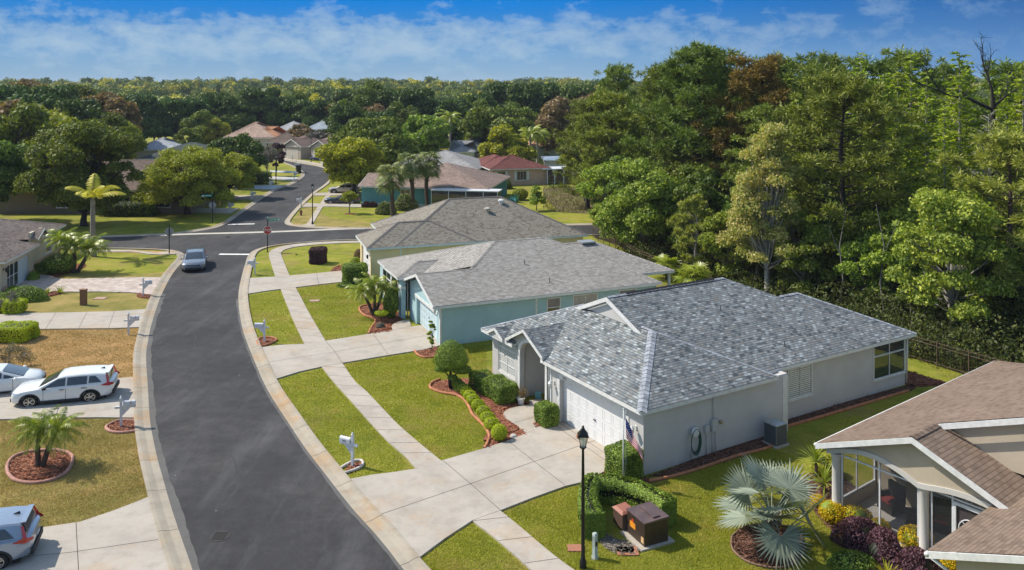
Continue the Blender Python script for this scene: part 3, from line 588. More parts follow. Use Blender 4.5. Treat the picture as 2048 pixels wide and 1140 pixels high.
class House:
    def __init__(s, name, label, o, d, roofm, wallm, trim=None, cat='house', group=None):
        s.root = empty(name, label, cat, (o[0], o[1], 0), math.atan2(d[1], d[0]), group)
        s.R = M(); s.C = []; s.T = M(); s.W = M(); s.roofm = roofm; s.wallm = wallm; s.trim = trim or white
    def hip(s, x0, x1, y0, y1, ze, A, B, caps=True, front=True, back=True, soff=True, g0=False, g1=False):
        """hip roof over a rectangle; ridge A..B runs along x.  g0/g1: gable instead of hip at x0/x1"""
        m = s.R; a = (x0, y0, ze); b = (x1, y0, ze); c = (x1, y1, ze); d = (x0, y1, ze)
        A2 = (x0, A[1], A[2]) if g0 else A; B2 = (x1, B[1], B[2]) if g1 else B
        rface(m, [b, a, A2, B2]); rface(m, [d, c, B2, A2])
        if not g0: rface(m, [a, d, A2])
        if not g1: rface(m, [c, b, B2])
        if caps:
            cap(s.C, A2, B2)
            if not g0: cap(s.C, a, A2); cap(s.C, d, A2)
            if not g1: cap(s.C, b, B2); cap(s.C, c, B2)
        if soff: s.eaves(x0, x1, y0, y1, ze, g0, g1, A2, B2)
    def eaves(s, x0, x1, y0, y1, ze, g0=False, g1=False, A=None, B=None, fh=.17):
        m = s.T; t = .03; z0 = ze-fh; z1 = ze-.012
        m.box((x0, y0-.002, z0), (x1, y0+t, z1)); m.box((x0, y1-t, z0), (x1, y1+.002, z1))
        if not g0: m.box((x0-.002, y0+t, z0), (x0+t, y1-t, z1))
        else: s.rake(x0, y0, A[1], y1, ze, A[2], -1)
        if not g1: m.box((x1-t, y0+t, z0), (x1+.002, y1-t, z1))
        else: s.rake(x1, y0, B[1], y1, ze, B[2], 1)
        m.add([(x0+t, y0+t, z0+.05), (x1-t, y0+t, z0+.05), (x1-t, y1-t, z0+.05), (x0+t, y1-t, z0+.05)], [(0, 3, 2, 1)])
    def rake(s, x, ya, yr, yb, ze, zr, sg, h=.2, th=.045):
        x0 = x-th/2+sg*.02; x1 = x0+th; m = s.T
        for (p, q) in (((ya, ze), (yr, zr)), ((yr, zr), (yb, ze))):
            v = [(x_, y_, z_+dz) for x_ in (x0, x1) for (y_, z_) in (p, q) for dz in (-h, -.014)]
            m.add(v, [(0, 1, 3, 2), (4, 6, 7, 5), (0, 2, 6, 4), (1, 5, 7, 3), (0, 4, 5, 1), (2, 3, 7, 6)])
    def wall(s, x0, x1, y0, y1, z0, z1): s.W.box((x0, y0, z0), (x1, y1, z1))
    def gutter(s, pts, r=.055):
        s.G = getattr(s, 'G', []); q = M(); q.tube(pts, r, 8); s.G.append(q)
    def finish(s, wname='wall'):
        if s.R.f: s.R.build('roof', s.roofm, s.root)
        for c_ in s.C: c_.build('ridge_cap', s.capm if hasattr(s, 'capm') else s.roofm, s.root)
        if s.W.f: s.W.build(wname, s.wallm, s.root)
        if s.T.f: s.T.build('fascia', s.trim, s.root)
        for q in getattr(s, 'G', []): q.build('gutter', s.trim, s.root, smooth=True)
    # windows: face 'x-' means the window looks towards -x at plane x=c
    def window(s, face, c, a0, a1, z0, z1, nx=2, nz=2, frame=None, glass=None, louvre=False, fw=.06, sill=True, arch=0, blind=False):
        frame = frame or white; sg = -1 if face[1] == '-' else 1
        def bx(m, a, b, z_, z__, d0, d1, mi=0):
            lo, hi = sorted((c+sg*d0, c+sg*d1))
            if face[0] == 'x': m.box((lo, a, z_), (hi, b, z__), mi)
            else: m.box((a, lo, z_), (b, hi, z__), mi)
        f = M()
        bx(f, a0-fw, a0, z0-fw, z1+fw, -.01, .045); bx(f, a1, a1+fw, z0-fw, z1+fw, -.01, .045)
        bx(f, a0, a1, z1, z1+fw, -.01, .045); bx(f, a0, a1, z0-fw, z0, -.01, .045)
        if sill: bx(f, a0-fw-.03, a1+fw+.03, z0-fw-.06, z0-fw-.002, -.01, .08)
        for i in range(1, nx): q = a0+(a1-a0)*i/nx; bx(f, q-.02, q+.02, z0, z1, -.01, .034)
        for i in range(1, nz): q = z0+(z1-z0)*i/nz; bx(f, a0, a1, q-.022, q+.022, -.01, .038)
        o = f.build('window', frame, s.root)
        p = M(); bx(p, a0, a1, z0, z1, -.02, .012); p.build('pane', glass or darkglass, o)
        if louvre:
            q = M(); n = int((z1-z0)/.085)
            for i in range(n):
                zz = z0+(i+.5)*(z1-z0)/n
                for k in range(nx):
                    b0 = a0+(a1-a0)*k/nx+.05; b1 = a0+(a1-a0)*(k+1)/nx-.05; bx(q, b0, b1, zz-.026, zz+.026, .013, .022)
            q.build('shutter_slats', white, o)
        if blind:
            q = M(); bx(q, a0+.02, a1-.02, z0+(z1-z0)*.5, z1-.02, .013, .02); q.build('blind', plain('blind_cloth', (.5, .5, .47), .9), o)
        return o
    def garage_door(s, face, c, a0, a1, z1, mat=None, cols=8, rows=4, handle=True):
        mat = mat or plain('door_panel_white', (.70, .70, .69), .45, var=.03); sg = -1 if face[1] == '-' else 1; f = M()
        def bx(m, a, b, z_, z__, d0, d1):
            lo, hi = sorted((c+sg*d0, c+sg*d1))
            if face[0] == 'x': m.box((lo, a, z_), (hi, b, z__))
            else: m.box((a, lo, z_), (b, hi, z__))
        rh = (z1-.06)/rows
        for r_ in range(rows): bx(f, a0, a1, .06+r_*rh+.004, .06+(r_+1)*rh-.004, -.03, 0)
        bx(f, a0, a1, .06, z1, -.05, -.035)
        for r_ in range(rows):
            for k in range(cols):
                w_ = (a1-a0)/cols; x_ = a0+k*w_; z_ = .06+r_*rh
                i = .06; q0, q1, q2, q3 = x_+i, x_+w_-i, z_+i*1.1, z_+rh-i*1.1; e = .014
                for (u0, u1, v0, v1) in ((q0, q1, q2, q2+e), (q0, q1, q3-e, q3), (q0, q0+e, q2+e, q3-e), (q1-e, q1, q2+e, q3-e)): bx(f, u0, u1, v0, v1, .0, .008)
        o = f.build('garage_door', mat, s.root)
        if handle:
            h = M(); mid = (a0+a1)/2; bx(h, mid-.07, mid+.07, .95, .98, 0, .05); h.build('handle', blackmetal, o)
        return o
def vent(root, x, y, z, h=.3, name='vent_pipe', r=.035, mat=None):
    m = M(); m.tube([(x, y, z-.15), (x, y, z+h)], r, 8); return m.build(name, mat or plain('lead_grey', (.2, .21, .22), .5, .5), root, auto=40)
# ---- grey house (nearest on the right)
SH1 = shingle('slate_blend_shingles', [(.085, .098, .108), (.145, .165, .178), (.235, .258, .265), (.22, .215, .20), (.30, .33, .338), (.42, .455, .462)], .28, .14, gap=.6, streak=.12)
ST1 = stucco('grey_stucco', (.54, .525, .505))
h = House('grey_house', 'pale grey stucco house with blend grey shingle roof and white double garage door', g(1287, 951), (2766, 1658), SH1, ST1)
h.capm = plain('cap_shingles', (.27, .29, .32), .95, var=.45, sc=3.3, bump=.01)
ZE = 2.7; K = .42
h.hip(-.32, 7.4, -.3, 12.75, ZE, (3.35, 3.35, 4.22), (3.36, 3.36, 4.225), caps=False) if 0 else None
def ridge_y(hh, x0, x1, y0, y1, ze, A, B, caps=True, soff=True):      # hip roof whose ridge runs along y
    m = hh.R; a = (x0, y0, ze); b = (x1, y0, ze); c = (x1, y1, ze); d = (x0, y1, ze)
    rface(m, [a, d, B, A]); rface(m, [c, b, A, B]); rface(m, [b, a, A]); rface(m, [d, c, B])
    if caps: cap(hh.C, A, B, .12); cap(hh.C, a, A, .2, .035); cap(hh.C, d, B); cap(hh.C, b, A)
    if soff: hh.eaves(x0, x1, y0, y1, ze)
zf = ZE+K*3.86
A_, B_ = (3.51, 3.56, zf), (3.51, 8.89, zf); c1, c2 = 7.0, 9.6; x9 = 1.7; z9 = ZE+K*(x9+.35)
rface(h.R, [(-.35, -.3, ZE), (-.35, c1, ZE), (.2, c1, ZE+K*.55), (1.85, 8.45, ZE+K*2.2), (.55, c2, ZE+K*.9), (-.35, c2, ZE), (-.35, 12.75, ZE), B_, A_])
rface(h.R, [(7.4, 12.75, ZE), (7.4, -.3, ZE), A_, B_]); rface(h.R, [(7.4, -.3, ZE), (-.35, -.3, ZE), A_]); rface(h.R, [(-.35, 12.75, ZE), (7.4, 12.75, ZE), B_])
cap(h.C, A_, B_, .12); cap(h.C, (-.35, -.3, ZE), A_, .2, .035); cap(h.C, (-.35, 12.75, ZE), B_, .1, .02); cap(h.C, (7.4, -.3, ZE), A_, .1, .02)
T_ = h.T; z0_, z1_ = ZE-.17, ZE-.012
T_.box((-.35, -.302, z0_), (7.4, -.27, z1_)); T_.box((-.35, 12.72, z0_), (7.4, 12.752, z1_)); T_.box((-.352, -.27, z0_), (-.32, c1, z1_)); T_.box((-.352, c2, z0_), (-.32, 12.72, z1_)); T_.box((7.37, -.27, z0_), (7.402, .42, z1_))
T_.box((-.32, -.27, z0_+.03), (7.37, 0, z0_+.06)); T_.box((-.32, 0, z0_+.03), (0, c1, z0_+.06)); T_.box((-.32, c2, z0_+.03), (.15, 12.4, z0_+.06)); T_.box((-.32, 12.4, z0_+.03), (7.3, 12.72, z0_+.06)); T_.box((-.32, c1-.03, z0_), (1.7, c1, z0_+.1)); T_.box((-.32, c2, z0_), (.2, c2+.03, z1_))
ROOFS1 = (3.15, 17., .42, 12.6)
h.hip(3.15, 17.0, .42, 12.6, ZE-.004, (3.15, 6.5, 5.26), (10.9, 6.5, 5.26), g0=True, soff=False, caps=False); cap(h.C, (3.15, 6.5, 5.26), (10.9, 6.5, 5.26)); cap(h.C, (17., 12.6, 2.696), (10.9, 6.5, 5.26))
h.eaves(7.1, 17.0, .42, 12.6, ZE-.004)
h.rake(3.13, 3.6, 6.5, 9.4, ZE+K*3.18-.004, 5.256, -1, .22, .06)
h.hip(9.0, 18.5, .43, 8.7, ZE-.002, (10.5, 4.56, 4.43), (14.37, 4.56, 4.43), soff=False, caps=False); cap(h.C, (13.0, 4.56, 4.43), (14.37, 4.56, 4.43)); cap(h.C, (18.5, .43, 2.698), (14.37, 4.56, 4.43)); cap(h.C, (18.5, 8.7, 2.698), (14.37, 4.56, 4.43)); h.eaves(16.6, 18.5, .43, 8.7, ZE-.002)
gw_ = M(); gw_.prism([(3.75, 0), (6.5, 1.16), (9.25, 0)], 0, .1); gw2 = M(); gw2.add([(3.3+.1-p[2], p[0], 3.9+p[1]) for p in gw_.v], gw_.f); h.W.add(gw2.v, gw2.f)
# ridge vent strip on the main ridge
rv = M(); rv.add([(4.3, 6.3, 5.19), (10.2, 6.3, 5.19), (10.2, 6.5, 5.33), (4.3, 6.5, 5.33), (4.3, 6.7, 5.19), (10.2, 6.7, 5.19)], [(0, 1, 2, 3), (3, 2, 5, 4), (0, 3, 4), (1, 5, 2)]); rv.build('ridge_vent', plain('ridge_vent_black', (.02, .022, .027), .9), h.root)
# entry gable roof
ga, gb_, gap_ = 6.75, 10.15, 8.45
def minigable(hh, x0, x1, ya, yb, ze, zr, w=None):
    yr = (ya+yb)/2; rface(hh.R, [(x1, ya, ze), (x0, ya, ze), (x0, yr, zr), (x1, yr, zr)]); rface(hh.R, [(x0, yb, ze), (x1, yb, ze), (x1, yr, zr), (x0, yr, zr)])
    hh.rake(x0, ya, yr, yb, ze, zr, -1, .15, .05)
    hh.T.add([(x0, ya, ze-.02), (x1, ya, ze-.02), (x1, ya+.02, ze-.15), (x0, ya+.02, ze-.15)], [(0, 1, 2, 3)])
minigable(h, -.38, 3.4, ga, gb_, 2.86, 3.72)
minigable(h, -.42, 1.4, 10.35, 12.0, 2.74, 3.14); h.W.plate([(10.4, 2.6), (12., 2.6), (11.17, 3.08)], 'x', -.36, .05)
# walls
def archpoly(y0, y1, zs, zc, n=14):      # arch points from (y1,zs) over (mid,zc) to (y0,zs)
    c = (y0+y1)/2; a = (y1-y0)/2
    return [(c+a*math.cos(math.pi*k/n), zs+(zc-zs)*math.sin(math.pi*k/n)) for k in range(n+1)]
W = h.W
W.plate([(0, 0), (0, 2.58), (6.8, 2.58), (6.8, 0), (5.88, 0)] + archpoly(1.08, 5.88, 2.02, 2.16, 10) + [(1.08, 0)], 'x', 0, .22)
W.box((.22, 0, 0), (8.3, .2, 2.58)); W.box((8.1, .2, 0), (8.3, .8, 2.58)); W.box((8.3, .8, 0), (18.1, 1.0, 2.6))
W.box((.15, 9.42, 0), (.35, 10.1, 2.6)); W.box((.15, 11.8, 0), (.35, 12.4, 2.6)); W.box((.15, 10.1, 0), (.35, 11.8, .68)); W.box((.15, 10.1, 2.48), (.35, 11.8, 2.6))
W.box((.35, 12.2, 0), (17., 12.4, 2.6)); W.box((17.9, 1.0, 0), (18.1, 8.4, .7)); W.box((16.8, 8.4, 0), (17.0, 12.2, 2.6)); W.box((17.0, 8.2, 0), (18.1, 8.4, 2.6))
W.box((1.9, 6.8, 0), (2.1, 9.42, 3.0)); W.box((.22, 6.66, 0), (1.9, 6.8, 2.9)); W.box((.25, 9.42, 0), (1.9, 9.56, 2.9))
# entry arch wall
q = [(6.82, 0), (6.82, 2.8), (8.45, 3.62), (10.06, 2.8), (10.06, 2.62), (9.42, 2.62), (9.42, 0), (9.22, 0)] + archpoly(7.0, 9.22, 2.35, 3.05, 16) + [(7.0, 0)]
W.plate(q, 'x', -.08, .22)
h.T.plate(archpoly(6.98, 9.24, 2.35, 3.07, 16) + archpoly(6.82, 9.42, 2.35, 3.24, 16)[::-1], 'x', -.11, .05)
h.T.box((-.11, 9.24, 0), (-.06, 9.42, 2.35)); h.T.box((-.11, 6.82, 0), (-.06, 6.98, 2.35))
h.T.box((-.04, 6.55, 0), (.02, 6.8, 2.55))
# garage trim band and corner stops
tb = archpoly(1.08, 5.88, 2.02, 2.16, 10); h.T.plate(tb + [(p[0]+(.12 if p[0] > 3.48 else -.12)*(abs(p[0]-3.48)/2.4)**4, p[1]+.22) for p in tb[::-1]], 'x', -.03, .04)
h.T.box((-.03, 5.88, 0), (.012, 6.06, 2.03)); h.T.box((-.03, .9, 0), (.012, 1.08, 2.03))
h.garage_door('x-', .2, 1.08, 5.88, 2.2)
h.gutter([(-.37, 6.86, 2.6), (-.06, 6.72, 2.42), (-.06, 6.72, .12)], .04)
h.T.box((8.0, -.02, 0), (8.32, .12, 2.52))
h.gutter([(18.2, .72, 2.6), (18.2, .78, .1)], .045)
h.window('x-', .22, 10.18, 11.72, .76, 2.4, 2, 4, louvre=True, fw=.1, glass=glassmat('pane_grey', (.2, .22, .23)))
h.window('y-', .8, 9.32, 10.86, .97, 2.32, 2, 2, louvre=True, fw=.07, glass=glassmat('pane_grey', (.2, .22, .23)))
h.window('y-', .8, 15.55, 18.0, .75, 1.82, 2, 1, fw=.06); h.window('y-', .8, 15.55, 18.0, 1.9, 2.45, 2, 1, fw=.05, sill=False)
m = M(); m.box((18.1, .8, .7), (18.16, 1.0, 2.6)); m.box((18.0, .9, .7), (18.1, 8.3, .8))
for k in range(5): m.box((18.02, 1.0+k*1.8, .8), (18.1, 1.08+k*1.8, 2.6))
m.build('lanai_frame', whitevinyl, h.root)
m = M(); m.box((18.03, 1.1, .8), (18.06, 8.2, 2.58)); m.build('lanai_screen', darkglass, h.root)
m = M(); m.box((1.84, 7.2, 0.02), (1.89, 8.15, 2.05)); m.build('front_door', plain('door_white', (.6, .6, .58), .5), h.root)
# fixtures on the grey house
def lantern(parent, x, y, z, mat, out=(-1, 0)):
    m = M(); m.tube([(x, y, z), (x+out[0]*.1, y+out[1]*.1, z+.1), (x+out[0]*.18, y+out[1]*.18, z+.04)], .014, 6)
    cx_, cy_ = x+out[0]*.2, y+out[1]*.2; m.lathe([(.03, -.24), (.07, -.18), (.09, -.02), (.12, -.01), (.06, .07), (.012, .12)], (cx_, cy_, z), 8); m.box((x-.02, y-.05, z-.08), (x+.02, y+.05, z+.08))
    return m.build('wall_lamp', mat, parent, auto=40)
lantern(h.root, -.02, 6.35, 1.75, white); lantern(h.root, -.02, .45, 1.75, white)
x_, y_, z_ = 5.7, .0, 0
zr1 = lambda y: ZE+K*(y-.42)
vent(h.root, 9.8, 1.45, zr1(1.45)); vent(h.root, 8.5, 4.3, zr1(4.3))
h.finish()
HT1 = h
def text(name, s_, size, loc, rot, mat, parent=None, ext=.002, bold=0, align='CENTER'):
    c = bpy.data.curves.new(name, 'FONT'); c.body = s_; c.size = size; c.extrude = ext; c.offset = bold; c.align_x = align; c.align_y = 'CENTER'
    o = bpy.data.objects.new(name, c); COL.objects.link(o); bpy.context.view_layer.update()
    me = bpy.data.meshes.new_from_object(o.evaluated_get(bpy.context.evaluated_depsgraph_get())); bpy.data.objects.remove(o)
    me.materials.clear(); me.materials.append(mat); o = bpy.data.objects.new(name, me); COL.objects.link(o); o.location = loc; o.rotation_euler = rot
    if parent: o.parent = parent
    return o
text('house_number', '5411', .17, (-.035, 5.45, 2.19), (R(90), 0, R(-90)), blackmetal, h.root)
# ---- pale blue house
SH2 = shingle('grey_shingles', [(.25, .235, .21), (.30, .28, .255), (.34, .32, .29), (.38, .36, .33), (.42, .40, .37)], .3, .15, gap=.6, streak=.06)
ST2 = stucco('blue_stucco', (.37, .53, .55)); BLT = plain('blue_white_trim', (.62, .68, .68), .5)
h = House('pale_blue_house', 'pale blue stucco house with grey brown shingle roof and gabled garage', g(880, 693), (3961, 1658), SH2, ST2, white)
A_, B_ = (6.1, 6.61, 4.66), (9.9, 6.61, 4.66); a_, b_, c_, d_ = (-.5, -.38, 2.5), (15.2, -.38, 2.5), (15.2, 13.6, 2.5), (-.5, 13.6, 2.5); vy_ = (3.3, 3.3, 3.715)
rface(h.R, [b_, a_, A_, B_]); rface(h.R, [d_, c_, B_, A_]); rface(h.R, [c_, b_, B_]); rface(h.R, [(-.5, 6.95, 2.5), d_, A_, (3.3, 3.64, 3.744)])
cap(h.C, A_, B_); cap(h.C, (3.3, 3.5, 3.72), A_, .13); cap(h.C, d_, A_, .1); cap(h.C, b_, B_, .1); cap(h.C, c_, B_, .1)
T_ = h.T; T_.box((-.5, -.39, 2.33), (15.2, -.35, 2.488)); T_.box((-.5, 13.57, 2.33), (15.2, 13.602, 2.488)); T_.box((-.502, 6.95, 2.33), (-.47, 13.57, 2.488)); T_.box((15.17, -.35, 2.33), (15.202, 13.57, 2.488)); T_.box((-.47, -.35, 2.37), (15.17, 0, 2.39)); T_.box((-.47, 6.95, 2.37), (-.2, 13.57, 2.39)); T_.box((-.5, 6.9, 2.33), (0, 6.95, 2.49))
h.R.f; yr = 3.3; zr = 3.66
rface(h.R, [(3.3, -.385, 2.512), (-.52, -.385, 2.512), (-.52, yr, zr), (3.3, yr, zr)]); rface(h.R, [(-.52, 6.95, 2.53), (3.0, 6.95, 2.53), (3.0, yr, zr), (-.52, yr, zr)]); cap(h.C, (-.5, yr, zr), (3.3, yr, zr), .1)
h.rake(-.52, -.385, yr, 6.95, 2.52, zr, -1, .18, .05)
h.hip(10.0, 17.9, 2.2, 12., 2.52, (8.0, 7.1, 4.0), (14., 7.1, 4.0)); 
ridge = h.hip(-.95, 5.0, 6.1, 9.5, 2.86, (.85, 7.8, 3.46), (3.4, 7.8, 3.46))
W = h.W
W.plate([(0, 0), (0, 2.4), (3.3, 3.45), (6.6, 2.42), (6.6, 0), (4.95, 0)] + [(4.95, 1.75), (.65, 1.75), (.65, 0)], 'x', 0, .22)
W.box((.22, 0, 0), (15., .2, 2.4)); W.box((1.4, 6.4, 0), (1.6, 9.4, 2.6)); W.box((.0, 6.4, 0), (1.4, 6.6, 2.7))
W.box((-.4, 9.3, 0), (-.2, 13.2, 2.45)); W.box((-.2, 13., 0), (15., 13.2, 2.4)); W.box((14.8, .2, 0), (15., 13., 2.4))
W.plate([(6.5, 0), (6.5, 2.8), (9.3, 2.8), (9.3, 0), (9.0, 0)] + archpoly(7.2, 9.0, 1.9, 2.5, 12) + [(7.2, 0)], 'x', -.6, .3)
h.T.plate(archpoly(7.2, 9.0, 1.9, 2.5, 12) + archpoly(7.05, 9.15, 1.9, 2.68, 12)[::-1], 'x', -.64, .05); h.T.box((-.66, 6.46, 2.0), (-.3, 7.06, 2.16))
h.T.box((-.05, .45, 1.76), (.03, 5.2, 1.93)); h.T.box((-.012, -.02, 0), (.1, .12, 2.35))
h.garage_door('x-', .2, .65, 4.95, 1.75, plain('blue_door', (.50, .61, .64), .5)); h.gutter([(-.5, 6.7, 2.4), (-.1, 6.75, 2.25), (-.1, 6.75, .1)], .04)
h.window('x-', -.4, 10., 12.2, .7, 2.2, 2, 3, fw=.08)
h.window('y-', 0, 7.03, 7.87, 1.0, 2.12, 1, 2, glass=glassmat('pane_brown', (.06, .05, .05)))
h.window('y-', 0, 8.85, 10.5, 1.0, 2.12, 2, 1, glass=glassmat('pane_tan', (.2, .19, .17)))
h.T.box((6.2, -.03, 0), (6.32, .05, 2.35))
h.window('y-', .0, 12.2, 13.4, 1.0, 2.12, 1, 2)
h.T.box((17.6, 2.5, 0), (17.75, 2.65, 2.4)); h.T.box((17.6, 11.5, 0), (17.75, 11.65, 2.4))
zz = lambda y: 2.5+.31*(y+.38)
vent(h.root, 7.6, .9, zz(.9)); vent(h.root, 6.9, 3.3, zz(3.3)); lantern(h.root, -.02, .3, 2.15, white)
m = M(); m.box((12.9, 6.5, 3.98), (14., 7.4, 4.08)); m.build('ridge_vent', galv, h.root)
m = M(); m.tube([(4.6, -.03, .9), (4.6, -.03, .5)], .03, 6); m.tube([(4.9, -.03, .9), (4.9, -.03, .3)], .03, 6); m.box((4.75, -.12, .6), (5.1, -.005, 1.0)); m.build('meter_box', BLT, h.root)
h.finish()
# ---- cream yellow house
SH3 = shingle('brown_grey_shingles', [(.16, .14, .11), (.22, .195, .158), (.27, .24, .195), (.31, .285, .24), (.25, .25, .215)], .3, .16, gap=.5, streak=.08)
ST3 = stucco('cream_stucco', (.80, .66, .38))
h = House('cream_yellow_house', 'cream yellow stucco house with brown grey hip roof at the junction corner', g(745, 575), (4900, 1658), SH3, ST3, BLT)
h.capm = plain('dark_caps', (.12, .11, .105), .95)
h.hip(-.12, 9.0, 2.09, 8.3, 2.612, (3.0, 5.2, 4.05), (5.6, 5.2, 4.05)); h.hip(2.1, 18.9, 2.1, 14.1, 2.6, (8.15, 8.1, 5.4), (12.9, 8.1, 5.4))
W = h.W; W.plate([(2.45, 0), (2.45, 2.5), (8.0, 2.5), (8.0, 0), (7.4, 0), (7.4, 2.0), (2.9, 2.0), (2.9, 0)], 'x', .25, .22)
W.box((.47, 2.45, 0), (18.6, 2.65, 2.5)); W.box((.47, 7.8, 0), (2.5, 8., 2.5)); W.box((2.5, 7.8, 0), (2.7, 13.8, 2.5)); W.box((18.4, 2.65, 0), (18.6, 13.8, 2.5)); W.box((2.7, 13.6, 0), (18.4, 13.8, 2.5))
h.garage_door('x-', .4, 2.9, 7.4, 2.0); lantern(h.root, .22, 2.66, 1.9, blackmetal); h.T.box((2.6, 2.41, 0), (2.7, 2.46, 2.45)); h.T.box((8.0, 2.41, 0), (8.15, 2.46, 2.45))
m = M(); m.box((3.0, 2.3, .3), (3.3, 2.44, .9)); m.tube([(1.9, 2.4, .1), (1.9, 2.4, .8), (2.2, 2.4, .8)], .03, 6); m.build('meter_box', galv, h.root)
h.window('x-', 2.5, 9., 10.6, .8, 2.1, 2, 2); h.window('y-', 2.45, 13.8, 14.9, 1.2, 2.2, 2, 1)
z3 = lambda y: 2.6+.465*(y-2.1)
vent(h.root, 8.4, 3.3, z3(3.3)); vent(h.root, 9.6, 5.4, z3(5.4)); 
for (x_, y_, n_) in ((11.0, 5.9, 0), (12.6, 7.0, 1)):
    m = M(); m.lathe([(.14, -.2), (.14, .14), (.26, .2), (.28, .34), (.12, .42)], (x_, y_, z3(y_)), 12); m.build('roof_vent', white if n_ else plain('roof_vent_tan', (.42, .38, .32), .7), h.root, auto=40)
h.finish()
# ---- tan house cropped at the lower right
SH4 = shingle('tan_shingles', [(.17, .122, .092), (.22, .16, .12), (.265, .195, .148), (.235, .165, .12)], .32, .15, gap=.35, streak=.15)
ST4 = stucco('tan_stucco', (.47, .40, .30)); ST4W = stucco('pale_trim_stucco', (.55, .53, .49))
h = House('tan_house', 'tan stucco house with brown shingle roof and curved screened front porch', g(1632, 886, 2.7), (2166, 1658), SH4, ST4, white)
k4 = .4; zA = 2.7+k4*3.46
Rr = h.R
rface(Rr, [(14.5, 0, 2.7), (0, 0, 2.7), (0, -3.46, zA), (1.8, -3.46, zA), (1.8, -8, 2.7+k4*8), (6.5, -8, 2.7+k4*8)])
rface(Rr, [(14.5, -16, 2.7), (14.5, 0, 2.7), (6.5, -8, 2.7+k4*8)])
rface(Rr, [(1.8, -16, 2.7), (14.5, -16, 2.7), (6.5, -8, 2.7+k4*8), (1.8, -8, 2.7+k4*8)])
rface(Rr, [(0, -7.2, 2.7-k4*.28), (1.8, -7.2, 2.7-k4*.28), (1.8, -3.46, zA), (0, -3.46, zA)]); rface(Rr, [(1.8, -7.2, 2.59), (4.5, -7.2, 2.59), (4.5, -3.46, zA-.02), (1.8, -3.46, zA-.02)])
cap(h.C, (0, -3.46, zA), (1.8, -3.46, zA)); cap(h.C, (14.5, 0, 2.7), (6.5, -8, 5.9), .1)
h.rake(0, 0, -3.46, -7.0, 2.7, zA, -1, .2, .05); 
T = h.T; T.box((0, -.03, 2.52), (14.5, .02, 2.69))
vs_ = [(x_, y_, z_+dz) for x_ in (1.66, 1.71) for (y_, z_) in ((-3.4, zA-.02), (-8, 2.7+k4*8)) for dz in (-.2, -.01)]; T.add(vs_, [(0, 1, 3, 2), (4, 6, 7, 5), (0, 2, 6, 4), (1, 5, 7, 3), (0, 4, 5, 1), (2, 3, 7, 6)])
gm = M(); gm.prism([(-3.3, 3.9), (-8, 5.75), (-12, 4.2), (-12, 3.2), (-3.3, 3.2)], 0, .15); h.W.add([(2.2-p[2], p[0], p[1]) for p in gm.v], gm.f)
# porch face with the wavy band
def wave(y):   # underside of the band (two shallow arches meeting over the middle column)
    y = -y
    if y < 3.55: t = (y-.3)/3.25; return 2.35+.42*math.sin(math.pi*max(0, t))**1
    t = (y-3.55)/3.2; return 2.35+.25*math.sin(math.pi*min(1, t))
ys_ = [-.25-k*.25 for k in range(27)]
face = [(y, wave(y)+.16) for y in ys_] + [(-6.75, 2.66), (-3.46, zA-.12), (-.25, 2.68)]
h.W.plate(face, 'x', .32, .15)
band = [(y, wave(y)) for y in ys_] + [(y, wave(y)+.17) for y in ys_[::-1]]
bm_ = M(); bm_.plate(band, 'x', .26, .2); bm_.build('porch_band', ST4W, h.root)
for y_ in (-.5, -3.62, -6.7):
    c_ = M(); c_.lathe([(.19, 0), (.19, .12), (.16, .16), (.155, 2.2), (.19, 2.26), (.19, 2.4)], (.5, y_, 0), 18); c_.build('porch_column', ST4W, h.root, auto=40)
m = M(); m.box((.3, -6.8, 0), (3.2, -.3, .14)); m.build('porch_floor', concrete('porch_floor_concrete', (.5, .47, .43), .05), h.root)
h.W.box((3.2, -9, 0), (3.4, -.35, 2.7)); h.W.box((2.2, -9., 0), (3.2, -8.8, 3.1)); h.W.box((3.4, -.5, 0), (14.2, -.35, 2.6)); h.W.box((14.0, -15, 0), (14.2, -.5, 2.6))
h.W.box((.55, -.5, 0), (3.2, -.42, .6))
pf = M()
for y_ in (-.72, -2.1, -3.42, -3.86, -4.52): pf.box((.48, y_-.025, .14), (.53, y_+.025, 2.6))
pf.box((.47, -6.6, 2.36), (.52, -.7, 2.41)); pf.box((.47, -4.5, .14), (.54, -.7, .2)); 
for x_ in (.6, 1.9, 3.15): pf.box((x_, -.47, .6), (x_+.05, -.42, 2.6))
pf.box((.6, -.48, .6), (3.2, -.41, .66)); fo = pf.build('screen_frame', whitevinyl, h.root)
pf = M(); pf.add([(.5, -4.5, .2), (.5, -.72, .2), (.5, -.72, 2.7), (.5, -4.5, 2.7)], [(0, 1, 2, 3)]); pf.add([(.65, -.44, .65), (3.1, -.44, .65), (3.1, -.44, 2.6), (.65, -.44, 2.6)], [(0, 1, 2, 3)]); pf.build('insect_screen', see_through('screen_mesh', (.05, .055, .06), .62), fo)
